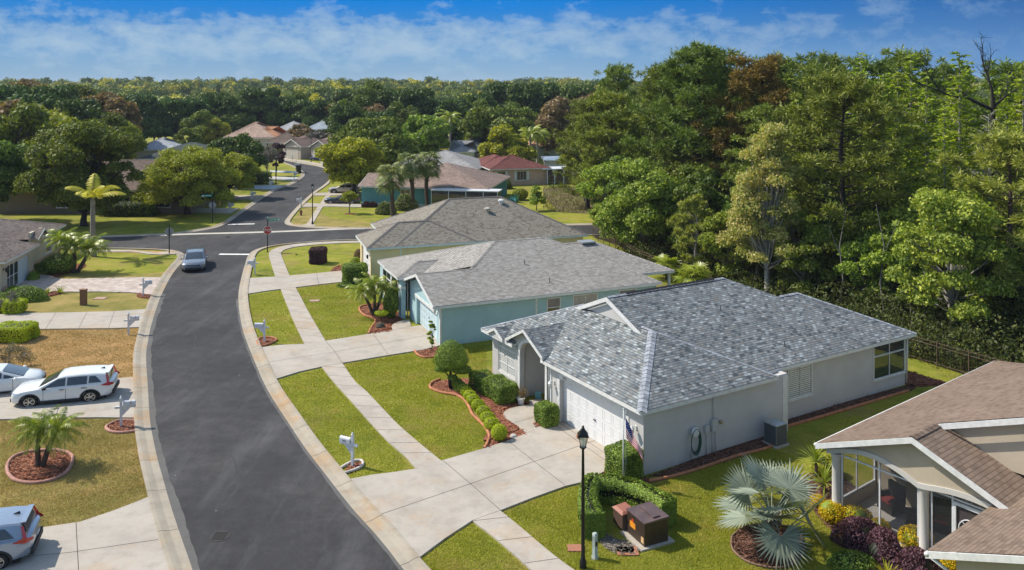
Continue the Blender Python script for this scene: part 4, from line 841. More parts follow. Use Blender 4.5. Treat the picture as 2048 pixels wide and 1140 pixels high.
# screen door with arched scroll bars
d = M(); 
for (a0, a1, b0, b1) in ((-5.05, -5.15, .16, 2.3), (-6.0, -6.1, .16, 2.3), (-5.15, -6.0, 2.2, 2.3), (-5.15, -6.0, .16, .3)): d.box((.46, min(a0, a1), b0), (.54, max(a0, a1), b1))
do = d.build('screen_door', whitevinyl, h.root); do.location = (0, .52, 0); d = M()
for rr_ in (.36, .2):
    d.tube([(.5, -5.58+rr_, .75)] + [(.5, -5.58+rr_*math.cos(math.pi*k/12), 1.5+rr_*math.sin(math.pi*k/12)) for k in range(13)] + [(.5, -5.58-rr_, .75)], .018, 6)
for a_ in (45, 90, 135): d.tube([(.5, -5.58+.2*math.cos(R(a_)), 1.5+.2*math.sin(R(a_))), (.5, -5.58+.36*math.cos(R(a_)), 1.5+.36*math.sin(R(a_)))], .016, 6)
d.tube([(.5, -5.15, 1.1), (.5, -6., 1.1)], .018, 6); d.tube([(.5, -5.15, .75), (.5, -6., .75)], .018, 6); d.tube([(.5, -5.58, .75), (.5, -5.58, 1.5)], .016, 6); d.build('scroll_bars', whitevinyl, do)
pf = M(); pf.add([(.52, -6., .2), (.52, -5.15, .2), (.52, -5.15, 2.3), (.52, -6., 2.3)], [(0, 1, 2, 3)]); pf.build('door_screen', plain('dark_screen', (.05, .04, .04), .8), do)
h.window('x-', 3.2, -3.9, -2.4, .8, 2.1, 2, 2, louvre=True, glass=glassmat('pane_grey', (.2, .22, .23)))
m = M(); m.box((3.12, -5.9, .14), (3.19, -4.9, 2.2)); m.build('front_door', plain('door_brown', (.14, .09, .06), .5), h.root)
# garage wing
x0 = -3.75; rface(Rr, [(4.2, -5.75, 2.7), (x0, -5.75, 2.7), (x0, -9.6, 2.7+k4*3.85), (4.2, -9.6, 2.7+k4*3.85)]); rface(Rr, [(x0, -13.4, 2.7), (4.2, -13.4, 2.7), (4.2, -9.6, 4.22), (x0, -9.6, 4.22)])
h.rake(x0, -5.75, -9.6, -13.4, 2.7, 4.22, -1, .2, .05)
h.W.plate([(-6.4, 0), (-6.4, 2.78), (-9.6, 4.05), (-13., 2.7), (-13., 0)], 'x', x0+.35, .2); h.W.box((x0+.55, -6.6, 0), (3.2, -6.4, 2.6)); h.W.box((2.9, -6.6, 0), (3.2, -13, 2.6))
h.gutter([(x0-.05, -5.78, 2.62), (2.8, -5.78, 2.62)], .07); h.gutter([(x0-.02, -5.85, 2.6), (x0+.25, -6.3, 2.25), (x0+.28, -6.35, 1.9), (x0+.28, -6.35, .1)], .045); h.gutter([(-.0, .04, 2.62), (14.5, .04, 2.62)], .06)
zq = lambda y: 2.7+k4*(-y)
vent(h.root, 9.6, -5.6, zq(-5.6), .28); m = M(); m.lathe([(.14, -.1), (.15, .02), (.1, .12), (.02, .16)], (8.9, -5.2, zq(-5.2)), 12); m.build('roof_vent', galv, h.root, auto=40)
h.finish(); HT4 = h
# ---- cream house cropped at the left
SH5 = shingle('weathered_brown_shingles', [(.13, .105, .09), (.20, .165, .145), (.26, .215, .19)], .34, .16, gap=.4)
ST5 = stucco('ivory_stucco', (.55, .48, .36)); ST5P = stucco('pink_base_stucco', (.48, .33, .25))
o5 = Vector(g(12, 587)); d5 = Vector((.22, -1)).normalized()
h = House('ivory_house', 'ivory stucco house with brown roof and garage doors at the left edge', (o5.x, o5.y), (-1, -.2), SH5, ST5, white)
# local x = away from the street (towards -X), local y = towards the camera (-Y)... front wall at x=0, y negative goes far
h.hip(-.4, 9.5, -5.9, 1.2, 2.6, (2.8, -2.4, 3.75), (6.5, -2.4, 3.75)); h.hip(.6, 13., -15.5, -2.5, 2.62, (6., -9., 4.55), (8., -9., 4.55))
minigable(h, -.1, 4., -9.2, -6.2, 2.9, 3.55)
W = h.W; W.plate([(.9, 0), (.9, 2.5), (-5.6, 2.5), (-5.6, 0), (-4.6, 0), (-4.6, 2.0), (-.2, 2.0), (-.2, 0)], 'x', 0, .2); W.box((.2, .7, 0), (9., .9, 2.5)); W.box((.2, -5.6, 0), (1., -5.4, 2.5))
W.box((1.0, -15.2, 0), (1.2, -5.6, 2.6)); W.box((1.2, -15.2, 0), (12.6, -15., 2.5)); W.box((9.0, -5., 0), (9.2, .9, 2.5)); W.box((.5, -9.0, 2.4), (.7, -6.4, 3.4))
h.garage_door('x-', .12, -4.6, -2.6, 2.0, plain('pale_blue_door', (.5, .58, .62), .5), 4, 4, False)
h.window('x-', .1, -1.6, -.2, .15, 1.95, 2, 2, sill=False); h.window('x-', 1., -12.6, -11.2, .8, 2.2, 1, 2, blind=True); h.window('x-', 1., -14.4, -13.6, .8, 1.8, 1, 1); h.window('x-', .1, -2.5, -1.7, .15, 1.95, 1, 2, sill=False)
m = M(); m.box((-.03, -5.62, 0), (.0, -4.62, .62)); m.box((-.03, -.18, 0), (.0, .92, .62)); m.box((.97, -15.2, 0), (1., -5.62, .6)); m.box((1., -15.23, 0), (12.6, -15.2, .6)); m.build('pink_wall_base', ST5P, h.root)
lantern(h.root, -.02, .5, 1.9, blackmetal)
h.finish()
# ---- farther houses
def simple_house(name, label, px, py, dirv, D, Wd, ze, kr, roofcol, wallcol, wins=(), parts=(), group=None, ridge_axis='x', trim=None, extra=None, roof_s=None):
    """corner on the ground at photo pixel px,py; D metres along dirv (local x), Wd metres to its left (local y)"""
    rn = 'shingles_%02x%02x%02x' % tuple(int(c*255) for c in roofcol); wn = 'stucco_%02x%02x%02x' % tuple(int(c*255) for c in wallcol)
    rm = shingle(rn, [tuple(c*f for c in roofcol) for f in (.7, .9, 1., 1.15, 1.3)], .35, .17, gap=.25)
    hh = House(name, label, g(px, py), dirv, rm, stucco(wn, wallcol), trim or white, group=group); o = .45
    if ridge_axis == 'x':
        r_ = (Wd+2*o)/2; zr = ze+kr*r_; hh.hip(-o, D+o, -o, Wd+o, ze, (r_-o, Wd/2, zr), (D-r_+o, Wd/2, zr))
    else:
        r_ = (D+2*o)/2; zr = ze+kr*r_; ridge_y(hh, -o, D+o, -o, Wd+o, ze, (D/2, r_-o, zr), (D/2, Wd-r_+o, zr))
    hh.W.box((0, 0, 0), (D, .2, ze-.1)); hh.W.box((0, Wd-.2, 0), (D, Wd, ze-.1)); hh.W.box((0, .2, 0), (.2, Wd-.2, ze-.1)); hh.W.box((D-.2, .2, 0), (D, Wd-.2, ze-.1))
    for w_ in wins: hh.window(*w_[:6], **(w_[6] if len(w_) > 6 else {}))
    if extra: extra(hh)
    hh.finish(); return hh
# teal house
def ex6(hh):
    hh.hip(-2.6, 3.0, -.46, 7.5, 2.505, (-2, 3.5, 3.8), (1, 3.5, 3.8), g0=True); hh.W.plate([(0, 0), (0, 2.4), (3.5, 3.6), (7., 2.4), (7., 0)], 'x', -2.3, .2); hh.W.box((-2.1, 0, 0), (0, .2, 2.4)); hh.W.box((-2.1, 6.8, 0), (0, 7., 2.4))
    m = M(); m.box((-2.2, -.12, 0), (9, -.01, .35)); m.build('pale_base', stucco('pale_teal', (.5, .6, .6)), hh.root)
    m = M(); m.box((7.5, -2.2, 2.35), (16.2, .1, 2.47)); [m.box((x_, -2.15, 0), (x_+.08, -2.07, 2.35)) for x_ in (7.6, 9.8, 12., 14.2, 16.0)]; m.box((7.6, -2.15, 0), (16.1, -2.1, .5)); m.build('lanai_frame', whitevinyl, hh.root)
    m = M(); m.box((7.7, -2.1, .5), (16., -2.08, 2.35)); m.box((16., -2.1, .5), (16.02, 0, 2.35)); m.build('lanai_screen', darkglass, hh.root)
    for i, (x_, y_, z_) in enumerate(((5.2, 6.2, 4.95), (5.8, 3.4, 4.0))): m = M(); m.box((x_-.9, y_-.25, z_-.1), (x_+.9, y_+.25, z_+.12)); m.build('roof_vent', blackmetal, hh.root)
simple_house('teal_house', 'teal stucco house with dusty pink shingle roof behind the three cabbage palms', 757, 411, (17.1, -3.1), 14.2, 14, 2.5, .33, (.29, .215, .18), (.115, .30, .31), [('y-', 0, 3., 4.2, .9, 2.1), ('x-', 0, 8.5, 10.5, .8, 2.1)], extra=ex6)
simple_house('light_grey_roof_house', 'house under a light grey hip roof behind the teal house', 800, 368, (17.1, -2.), 12, 12, 2.5, .38, (.34, .33, .32), (.4, .38, .33), [('y-', 0, 9., 10.5, .9, 2.1)], extra=lambda hh: hh.hip(-2.5, 4., 4, 11, 2.51, (.5, 7.5, 4.0), (2, 7.5, 4.0)))
def ex8(hh):
    for x_ in (.65, 2.35, 3.75, 5.75): m = M(); m.box((x_-.2, -.08, .7), (x_+.2, -.01, 2.2)); m.build('shutter', whitevinyl, hh.root)
    m = M(); m.box((8.0, -.6, 2.3), (13, 3, 2.42)); [m.box((x_, -.55, 0), (x_+.15, -.4, 2.3)) for x_ in (8.7, 9.9, 11.4, 12.8)]; m.box((9.6, -.5, 1.9), (10.1, -.42, 2.3)); m.build('lanai_frame', whitevinyl, hh.root)
    m = M(); m.box((8.7, -.4, .0), (12.9, -.35, 2.3)); m.build('lanai_screen', darkglass, hh.root)
    ridge_y(hh, -.44, 7., 5, 14.5, 2.61, (3.2, 8.5, 3.95), (3.2, 11, 3.95)); hh.W.box((0.02, 9, 0), (6.5, 14, 2.5))
simple_house('maroon_roof_house', 'peach house with maroon shingle roof and white shutters beyond the side street', 984, 372, (.96, .27), 9, 9.5, 2.6, .34, (.16, .06, .052), (.60, .42, .33), [('y-', 0, .9, 2.1, .8, 2.1), ('y-', 0, 4.0, 5.5, .8, 2.1, dict(nx=3, nz=1)), ('x-', 0, 2.0, 3.2, .8, 2.1)], extra=ex8)
simple_house('blue_roof_annex', 'white house with flat pale blue metal roof right of the maroon roof', 1092, 353, (1, .02), 12, 6, 2.8, .12, (.26, .34, .44), (.62, .63, .64), [('y-', 0, 4., 5., .8, 2.1)])
simple_house('slate_roof_house', 'house with slate grey hip roof half hidden by the yellow green tree', 924, 330, (1, .02), 5.6, 8, 2.8, .5, (.12, .14, .145), (.16, .17, .18), [('y-', 0, 2., 3.4, .8, 2.1)])
simple_house('white_cottage', 'small white house wall right of the two tall royal palms', 902, 338, (1, 0), 4, 8, 3.2, .4, (.3, .3, .3), (.66, .68, .7), [('y-', 0, 1., 1.7, .8, 2.1)])
simple_house('dark_blue_roof_house', 'pale green house with dark blue grey roof behind the big oak', 766, 325, (1, -.04), 9.8, 10, 2.7, .6, (.085, .1, .125), (.35, .42, .42), [('y-', 0, 3., 4., .8, 2.3), ('y-', 0, 5., 6., .8, 2.3), ('y-', 0, 8., 9.4, .8, 2.3)])
simple_house('brown_roof_house', 'house with terracotta roof glimpsed behind the tall pair of palms', 1060, 318, (1, 0), 14, 12, 2.8, .4, (.42, .24, .15), (.45, .45, .36), [('y-', 0, 3., 4., .8, 2.1)])
# left of the road
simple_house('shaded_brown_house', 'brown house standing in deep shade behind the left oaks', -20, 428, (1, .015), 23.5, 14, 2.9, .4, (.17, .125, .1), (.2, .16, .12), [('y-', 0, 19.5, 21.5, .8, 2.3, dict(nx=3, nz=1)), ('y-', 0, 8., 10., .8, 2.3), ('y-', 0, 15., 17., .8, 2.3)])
simple_house('charcoal_roof_house', 'house with wide charcoal grey roof behind the spreading oak', 282, 352, (1, .05), 13, 12, 3.0, .36, (.075, .09, .085), (.5, .5, .47), [('y-', 0, 4., 5.5, .8, 2.3), ('y-', 0, 9., 11., .8, 2.3)])
simple_house('silver_roof_house', 'house with pale silver roof farthest left of the cul-de-sac', 268, 330, (1, .05), 8, 9, 3.0, .4, (.42, .44, .47), (.5, .44, .36), [('y-', 0, 3., 4., .8, 2.1)])
simple_house('rose_roof_house', 'large house with rose tan roof topmost left in the far row', 450, 306, (1, .02), 11, 12, 3.6, .5, (.44, .31, .24), (.5, .36, .26), [('y-', 0, 1., 3., .8, 2.3), ('y-', 0, 7., 9., .8, 2.3)])
simple_house('orange_roof_house', 'house with orange tile coloured roof in the far row', 507, 306, (1, .02), 6.5, 9, 3.4, .5, (.46, .23, .13), (.55, .5, .44), [('y-', 0, 3., 4.5, .8, 2.3)], extra=lambda hh: minigable(hh, -1., 3., 2., 6., 2.9, 4.3))
def exg(w):
    def f(hh):
        hh.hip(-3., 6., -3.2, 3.2, 2.72, (0, 0, 4.2), (3, 0, 4.2), g0=True); hh.W.plate([(-2.8, 0), (-2.8, 2.6), (0, 3.95), (2.8, 2.6), (2.8, 0)], 'x', -2.7, .2); hh.W.box((-2.5, -2.8, 0), (0, -2.6, 2.6)); hh.W.box((-2.5, 2.6, 0), (0, 2.8, 2.6))
        hh.garage_door('x-', -2.72, -2., 2., 2.1, w, 4, 4, False)
    return f
simple_house('brown_hip_house', 'house with broad brown hip roof and porch pillars facing the bend', 536, 311, (1, .03), 11.5, 12, 3.0, .52, (.17, .125, .1), (.48, .44, .37), [('y-', 0, 2., 4., .6, 2.2, dict(nx=3, nz=1)), ('y-', 0, 5.5, 7., .6, 2.2), ('x-', 0, 4., 6., .8, 2.1)], extra=lambda hh: [hh.T.box((x_, -1.0, 0), (x_+.25, -.75, 2.8)) for x_ in (1., 4.6, 8.)] and hh.hip(.2, 9., -1.4, 3., 2.95, (2, .8, 3.7), (7, .8, 3.7)))
simple_house('gable_garage_house', 'brown roofed house with cream gabled garage in front, left of the far pair', 606, 316, (.62, .78), 13, 7, 2.7, .5, (.19, .135, .11), (.42, .37, .32), [('y-', 0, 6., 7.5, .8, 2.1)], extra=exg(plain('cream_door', (.55, .5, .43), .6)))
simple_house('gable_garage_house', 'brown roofed house with white gabled garage door behind the parked blue car', 660, 319, (.62, .78), 13, 7, 2.7, .5, (.25, .18, .15), (.45, .4, .35), [('y-', 0, 6., 7.5, .8, 2.1)], extra=exg(whitevinyl))
simple_house('pale_roof_house', 'far house with pale grey roof peeking over the brown hip roof, left one', 543, 291, (1, 0), 9, 9, 3.6, .5, (.42, .43, .43), (.5, .5, .48))
simple_house('pale_roof_house', 'far house with pale blue grey roof peeking over the brown roofs, right one', 600, 291, (1, 0), 9.5, 9, 3.6, .5, (.36, .41, .45), (.5, .5, .48))
simple_house('far_tan_house', 'tan roof house tip between the far tree and the big dark oak', 668, 301, (1, 0), 12, 12, 3.0, .4, (.34, .22, .17), (.5, .45, .4))
# ------------------------------------------------------------------ foliage
def rot_leaves(rng, C, Nrm, size, asp=.55, spread=.7, fold=0):
    """quads centred at C (n,3), facing roughly Nrm with random tilt; diamond shaped"""
    n = len(C); Nn = Nrm + rng.normal(0, spread, (n, 3)); Nn /= np.linalg.norm(Nn, axis=1, keepdims=True)+1e-9
    A = np.cross(Nn, rng.normal(0, 1, (n, 3))); A /= np.linalg.norm(A, axis=1, keepdims=True)+1e-9
    B = np.cross(Nn, A); s = (size*rng.uniform(.6, 1.35, n))[:, None]
    V = np.stack([C-A*s, C-B*s*asp+Nn*s*.1, C+A*s, C+B*s*asp-Nn*s*.1], 1).reshape(-1, 3)
    return V, np.arange(n*4).reshape(-1, 4)
def blob_pts(rng, blobs, n, shell=.55, flat=1.0, under=.35):
    """points in a set of ellipsoid blobs, denser near the outside; returns points and outward normals"""
    B = np.array(blobs, float); vol = B[:, 3]**2; k = rng.choice(len(B), n, p=vol/vol.sum())
    d = rng.normal(0, 1, (n, 3)); d /= np.linalg.norm(d, axis=1, keepdims=True)
    low = d[:, 2] < -under; d[low, 2] *= -1*rng.uniform(-.3, 1, low.sum())
    r = shell + (1-shell)*rng.uniform(0, 1, n)**.5; r *= rng.uniform(.85, 1.12, n)
    rad = B[k, 3][:, None]*np.array([1, 1, flat])
    return B[k, :3]+d*rad*r[:, None], d
def limbs(m, root, targets, r0, rr, n=6, sag=.12, fork=.45, rmin=.02):
    """trunk limbs from points on the trunk out to the clumps"""
    root = Vector(root)
    for t in targets:
        t = Vector(t[:3]); mid = root.lerp(t, fork)+Vector((rr.uniform(-1, 1), rr.uniform(-1, 1), rr.uniform(-.2, .6)))*(t-root).length*sag
        m.tube([root, mid, root.lerp(t, .8)*.5+mid*.0+(mid.lerp(t, .6))*.5, t], [r0, r0*.6, r0*.34, rmin], n, cap=False)
def tree(name, label, cat, loc, seed, hgt, cr, th, nblob=22, nleaf=9000, ls=.16, mat=None, bark=None, flat=.8, group=None, shape='round', r0=None, lean=(0, 0), shell=.5, br=.32, rz=0, spread=.8, asp=.6, twigs=0, lump=1.):
    rng = np.random.default_rng(seed); rr = random.Random(seed); root = empty(name, label, cat, loc, rz, group)
    blobs = []; ch = hgt-th
    for i in range(nblob):
        for _ in range(50):
            u = rng.uniform(0, 1); a = rng.uniform(0, 6.283)
            if shape == 'round': z = u; w_ = math.sqrt(max(0, 1-(2*z-1)**2*.9)); w_ = max(.2, w_)
            elif shape == 'umbrella': z = .45+.55*u; w_ = 1.05-.75*(u**1.6)
            elif shape == 'cone': z = u; w_ = max(.12, 1-.85*z)
            elif shape == 'column': z = u; w_ = .55+.35*math.sin(math.pi*min(1, z+.15))
            elif shape == 'low': z = u; w_ = 1.0 if z < .6 else 1.3-z*.8
            q = math.sqrt(rng.uniform(.1, 1))*w_
            p = (lean[0]*z+math.cos(a)*q*cr*.8, lean[1]*z+math.sin(a)*q*cr*.8, th+ch*(.1+.82*z)); r_ = cr*br*rng.uniform(.6, 1.35)*lump
            if all((p[0]-b[0])**2+(p[1]-b[1])**2+(p[2]-b[2])**2 > (r_*.55)**2 for b in blobs): break
        blobs.append((*p, r_))
    T = M(); tr = r0 or hgt*.028; top = (lean[0]*.5, lean[1]*.5, th+ch*.55)
    T.tube([(0, 0, -.1), (rr.uniform(-.1, .1)*tr*4, 0, th*.5), (lean[0]*.2, lean[1]*.2, th), top], [tr*1.35, tr, tr*.85, tr*.4], 9, cap=False)
    for k, b in enumerate(blobs):
        z0 = min(b[2]-.3*b[3], th+(b[2]-th)*rr.uniform(.1, .55)); z0 = max(th*.55, z0); f = (z0-th)/(ch*.55) if z0 > th else 0
        limbs(T, (top[0]*min(1, max(0, f)), top[1]*min(1, max(0, f)), min(z0, top[2])), [b], tr*.42*rr.uniform(.6, 1.1), rr, 5)
    T.build('trunk', bark or pinebark, root, smooth=True)
    P, D = blob_pts(rng, blobs, nleaf, shell, flat)
    V, Fq = rot_leaves(rng, P, D, ls, asp, spread)
    np_mesh('crown', V, Fq, mat, root); 
    if twigs:
        T2 = M()
        for b in blobs:
            for _ in range(twigs):
                d = Vector((rr.gauss(0, 1), rr.gauss(0, 1), rr.gauss(.2, .7))).normalized()*b[3]; T2.tube([Vector(b[:3])-d*.2, Vector(b[:3])+d*.6+Vector((0, 0, .1)), Vector(b[:3])+d*1.1], [.02, .012, .005], 3, cap=False)
        T2.build('twigs', bark or greybark, root)
    return root
def pine(name, label, loc, seed, hgt, cr, th, nb=46, mat=None, group=None, bark=None, needles=70, nl=.42, up=.35, dens=1., cat='tree', top=1.):
    """tall pine: bare trunk, whorled limbs, tufts of long needles"""
    rng = np.random.default_rng(seed); rr = random.Random(seed); root = empty(name, label, cat, loc, 0, group)
    T = M(); tr = hgt*.0155; T.tube([(0, 0, -.1), (.1, 0, hgt*.35), (rr.uniform(-.3, .3), rr.uniform(-.3, .3), hgt*.7), (rr.uniform(-.3, .3), 0, hgt)], [tr*1.3, tr, tr*.65, .03], 8, cap=False)
    C = []
    for i in range(nb):
        z = th+(hgt-th)*(i/nb)**.9*1.0; f = (z-th)/(hgt-th); L_ = cr*(.55+.5*math.sin(math.pi*min(1, f*.9+.12)))*(1-.55*f**3)*rr.uniform(.6, 1.1); a = i*2.4+rr.uniform(-.5, .5)
        d = Vector((math.cos(a), math.sin(a), up*rr.uniform(.2, 1.3))); st = Vector((0, 0, z*.985)); mid = st+d*L_*.5+Vector((0, 0, -.15*L_*.3)); e = st+d*L_+Vector((0, 0, .25))
        T.tube([st, mid, e], [tr*.32*(1-.5*f), tr*.18, .015], 4, cap=False)
        for k in range(6):
            t = rr.uniform(.5, 1.1); c = st.lerp(e, t)+Vector((rr.gauss(0, 1), rr.gauss(0, 1), rr.gauss(.1, .3)))*cr*.085
            C.append((*c, cr*.085*rr.uniform(.7, 1.5)))
    C.append((0, 0, hgt, cr*.16)); T.build('trunk', bark or greybark, root, smooth=True)
    C = np.array(C); n = len(C)*needles; k = np.repeat(np.arange(len(C)), needles)
    d = rng.normal(0, 1, (n, 3)); d[:, 2] = d[:, 2]*.7+.25; d /= np.linalg.norm(d, axis=1, keepdims=True)
    b0 = C[k, :3]+d*(C[k, 3:4]*rng.uniform(0, .9, (n, 1))); ln = nl*rng.uniform(.6, 1.2, (n, 1)); e = b0+d*ln
    s_ = np.cross(d, rng.normal(0, 1, (n, 3))); s_ /= np.linalg.norm(s_, axis=1, keepdims=True); w_ = nl*.16
    V = np.stack([b0-s_*w_, b0+s_*w_, e], 1).reshape(-1, 3); np_mesh('crown', V, np.arange(n*3).reshape(-1, 3), mat, root, k=3)
    return root
def cypress(name, label, loc, seed, hgt, cr, th, nb=60, mat=None, group=None, bark=None, spray=60, ls=.2, bare=False, sparse=1.):
    rng = np.random.default_rng(seed); rr = random.Random(seed); root = empty(name, label, 'tree', loc, 0, group)
    T = M(); tr = hgt*.011; T.tube([(0, 0, -.1), (0, 0, hgt*.5), (rr.uniform(-.2, .2), 0, hgt)], [tr*1.6, tr, .02], 7, cap=False); P = []
    for i in range(nb):
        f = i/nb; z = th+(hgt-th)*f; L_ = cr*(1-.86*f)*rr.uniform(.65, 1.1)*(.55+.45*min(1, f*5)); a = i*2.4+rr.uniform(-.4, .4); up = rr.uniform(.0, .35) if not bare else rr.uniform(.25, .7)
        st = Vector((0, 0, z)); e = st+Vector((math.cos(a)*L_, math.sin(a)*L_, up*L_)); T.tube([st, st.lerp(e, .5)+Vector((0, 0, L_*.06)), e], [tr*.35*(1-f)+.012, tr*.14+.008, .006], 4, cap=False)
        for k in range(5 if bare else 2):
            t = rr.uniform(.3, .9); q = st.lerp(e, t); dd = Vector((rr.gauss(0, 1), rr.gauss(0, 1), rr.gauss(.3, .4)))*L_*.2; T.tube([q, q+dd], [.013, .004], 3, cap=False)
        n = int(spray*L_/cr*sparse)+3; t = rng.uniform(.15, 1.05, n)[:, None]; q = np.array(st)+(np.array(e)-np.array(st))*t+rng.normal(0, 1, (n, 3))*np.array([.16, .16, .05])*L_*1.3; P.append(q)
    T.build('trunk', bark or palebark, root, smooth=True)
    P = np.concatenate(P); V, Fq = rot_leaves(rng, P, np.tile([0, 0, 1.], (len(P), 1)), ls, .45, .5); np_mesh('crown', V, Fq, mat, root)
    return root
LM = dict(
 oak=leafmat('oak_leaves', [(0.042, 0.0624, 0.0106), (0.0981, 0.136, 0.0176), (0.176, 0.227, 0.0246), (0.314, 0.341, 0.0352)], trans=.25, objvar=.35),
 dark=leafmat('dark_leaves', [(0.0212, 0.0454, 0.0106), (0.0491, 0.0965, 0.0176), (0.0981, 0.164, 0.0246), (0.212, 0.283, 0.0352)], trans=.2, objvar=.25),
 lime=leafmat('lime_leaves', [(0.135, 0.15, 0.0096), (0.285, 0.285, 0.0144), (0.42, 0.405, 0.0216), (0.54, 0.51, 0.036)], trans=.35),
 spread=leafmat('spreading_leaves', [(0.095, 0.118, 0.0135), (0.222, 0.247, 0.0203), (0.38, 0.391, 0.0305), (0.601, 0.524, 0.0508)], trans=.3),
 pine=leafmat('pine_needles', [(0.0677, 0.0933, 0.0142), (0.136, 0.18, 0.0248), (0.224, 0.273, 0.0388), (0.338, 0.384, 0.0618)], trans=.2, objvar=.3),
 pinebrown=leafmat('rusty_needles', [(0.0897, 0.0614, 0.016), (0.179, 0.118, 0.0257), (0.283, 0.183, 0.0353), (0.333, 0.271, 0.0481)], trans=.2),
 cyp=leafmat('cypress_sprays', [(0.103, 0.142, 0.00963), (0.22, 0.286, 0.0129), (0.336, 0.413, 0.0193), (0.465, 0.516, 0.032)], trans=.4, objvar=.2),
 maple=leafmat('pale_leaves', [(0.166, 0.179, 0.0403), (0.304, 0.331, 0.0805), (0.469, 0.469, 0.138), (0.552, 0.414, 0.161), (0.62, 0.607, 0.23)], trans=.35),
 bright=leafmat('bright_leaves', [(0.0537, 0.0944, 0.0141), (0.162, 0.235, 0.0283), (0.35, 0.425, 0.0529), (0.634, 0.661, 0.106)], trans=.3, objvar=.2),
 soft=leafmat('soft_pine', [(0.123, 0.147, 0.032), (0.246, 0.271, 0.0481), (0.393, 0.404, 0.0802), (0.54, 0.516, 0.129)], trans=.3),
 grey=leafmat('grey_twiggy', [(0.0891, 0.0802, 0.0713), (0.16, 0.143, 0.107), (0.232, 0.197, 0.143)], trans=.1),
 brown=leafmat('brown_leaves', [(0.107, 0.0713, 0.0356), (0.214, 0.143, 0.0624), (0.304, 0.197, 0.0891), (0.25, 0.232, 0.0713)], trans=.25),
 plum=leafmat('plum_leaves', [(0.0186, 0.0093, 0.0124), (0.0543, 0.0217, 0.031), (0.109, 0.0465, 0.0543), (0.171, 0.0775, 0.0775)], trans=.2),
 hedge=leafmat('hedge_leaves', [(0.0427, 0.0749, 0.00891), (0.15, 0.214, 0.0178), (0.3, 0.385, 0.0321), (0.47, 0.556, 0.0535), (0.427, 0.47, 0.125)], trans=.25),
 hedgedk=leafmat('ligustrum_leaves', [(0.0214, 0.047, 0.00713), (0.0749, 0.128, 0.0143), (0.172, 0.257, 0.025), (0.32, 0.427, 0.0535), (0.514, 0.578, 0.16)], trans=.2),
 limehedge=leafmat('lime_hedge', [(0.223, 0.278, 0.0062), (0.372, 0.446, 0.0093), (0.521, 0.595, 0.0155), (0.65, 0.707, 0.031)], trans=.25),
 yellow=leafmat('yellow_leaves', [(0.36, 0.24, 0.004), (0.6, 0.408, 0.006), (0.72, 0.528, 0.01), (0.36, 0.312, 0.02)], trans=.3),
 purple=leafmat('purple_leaves', [(0.031, 0.0124, 0.0186), (0.093, 0.0388, 0.0543), (0.171, 0.0775, 0.093), (0.264, 0.139, 0.139)], trans=.2),
 palm=leafmat('palm_fronds', [(0.0749, 0.107, 0.0107), (0.214, 0.278, 0.0214), (0.385, 0.427, 0.0446), (0.556, 0.578, 0.0891)], trans=.3, spec=.6, rough=.4),
 palmy=leafmat('yellowing_fronds', [(0.356, 0.356, 0.0356), (0.535, 0.499, 0.0535), (0.677, 0.589, 0.0891), (0.642, 0.463, 0.107)], trans=.3),
 silver=leafmat('silver_fronds', [(0.14, 0.175, 0.125), (0.21, 0.25, 0.185), (0.29, 0.33, 0.24), (0.42, 0.41, 0.29)], trans=.15, spec=.5),
 sabal=leafmat('cabbage_fronds', [(0.0535, 0.0802, 0.0214), (0.125, 0.16, 0.0356), (0.25, 0.285, 0.0802), (0.463, 0.463, 0.214)], trans=.2))
# ---- palms
def frond(V, rng, base, az, elev, L_, droop, nl, ll, w_=.02, vshape=.3, arcn=12):
    """pinnate frond: curved rachis with leaflets both sides; returns rachis points"""
    d = Vector((math.cos(az)*math.cos(elev), math.sin(az)*math.cos(elev), math.sin(elev))); p = Vector(base); pts = [p.copy()]; st = L_/arcn
    for i in range(arcn):
        e = elev-droop*(i/arcn)**1.3; d = Vector((math.cos(az)*math.cos(e), math.sin(az)*math.cos(e), math.sin(e))); p = p+d*st; pts.append(p.copy())
    side = Vector((-math.sin(az), math.cos(az), 0))
    for k in range(nl):
        t = .12+.88*k/nl; f = t*arcn; i = min(int(f), arcn-1); q = pts[i].lerp(pts[i+1], f-i); tan = (pts[i+1]-pts[i]).normalized(); upv = side.cross(tan)
        ln = ll*(math.sin(math.pi*min(1, t*.85+.12))**.6)*rng.uniform(.85, 1.1)
        for sg in (-1, 1):
            dd = (side*sg*.85+tan*.55+upv*vshape+Vector((0, 0, -.25))+Vector(rng.normal(0, .07, 3))).normalized(); e = q+dd*ln; e.z -= ln*.12; wv = tan*w_
            m_ = q+dd*ln*.5; V += [tuple(q-wv*.5), tuple(m_-wv), tuple(e), tuple(m_+wv)]
    return pts
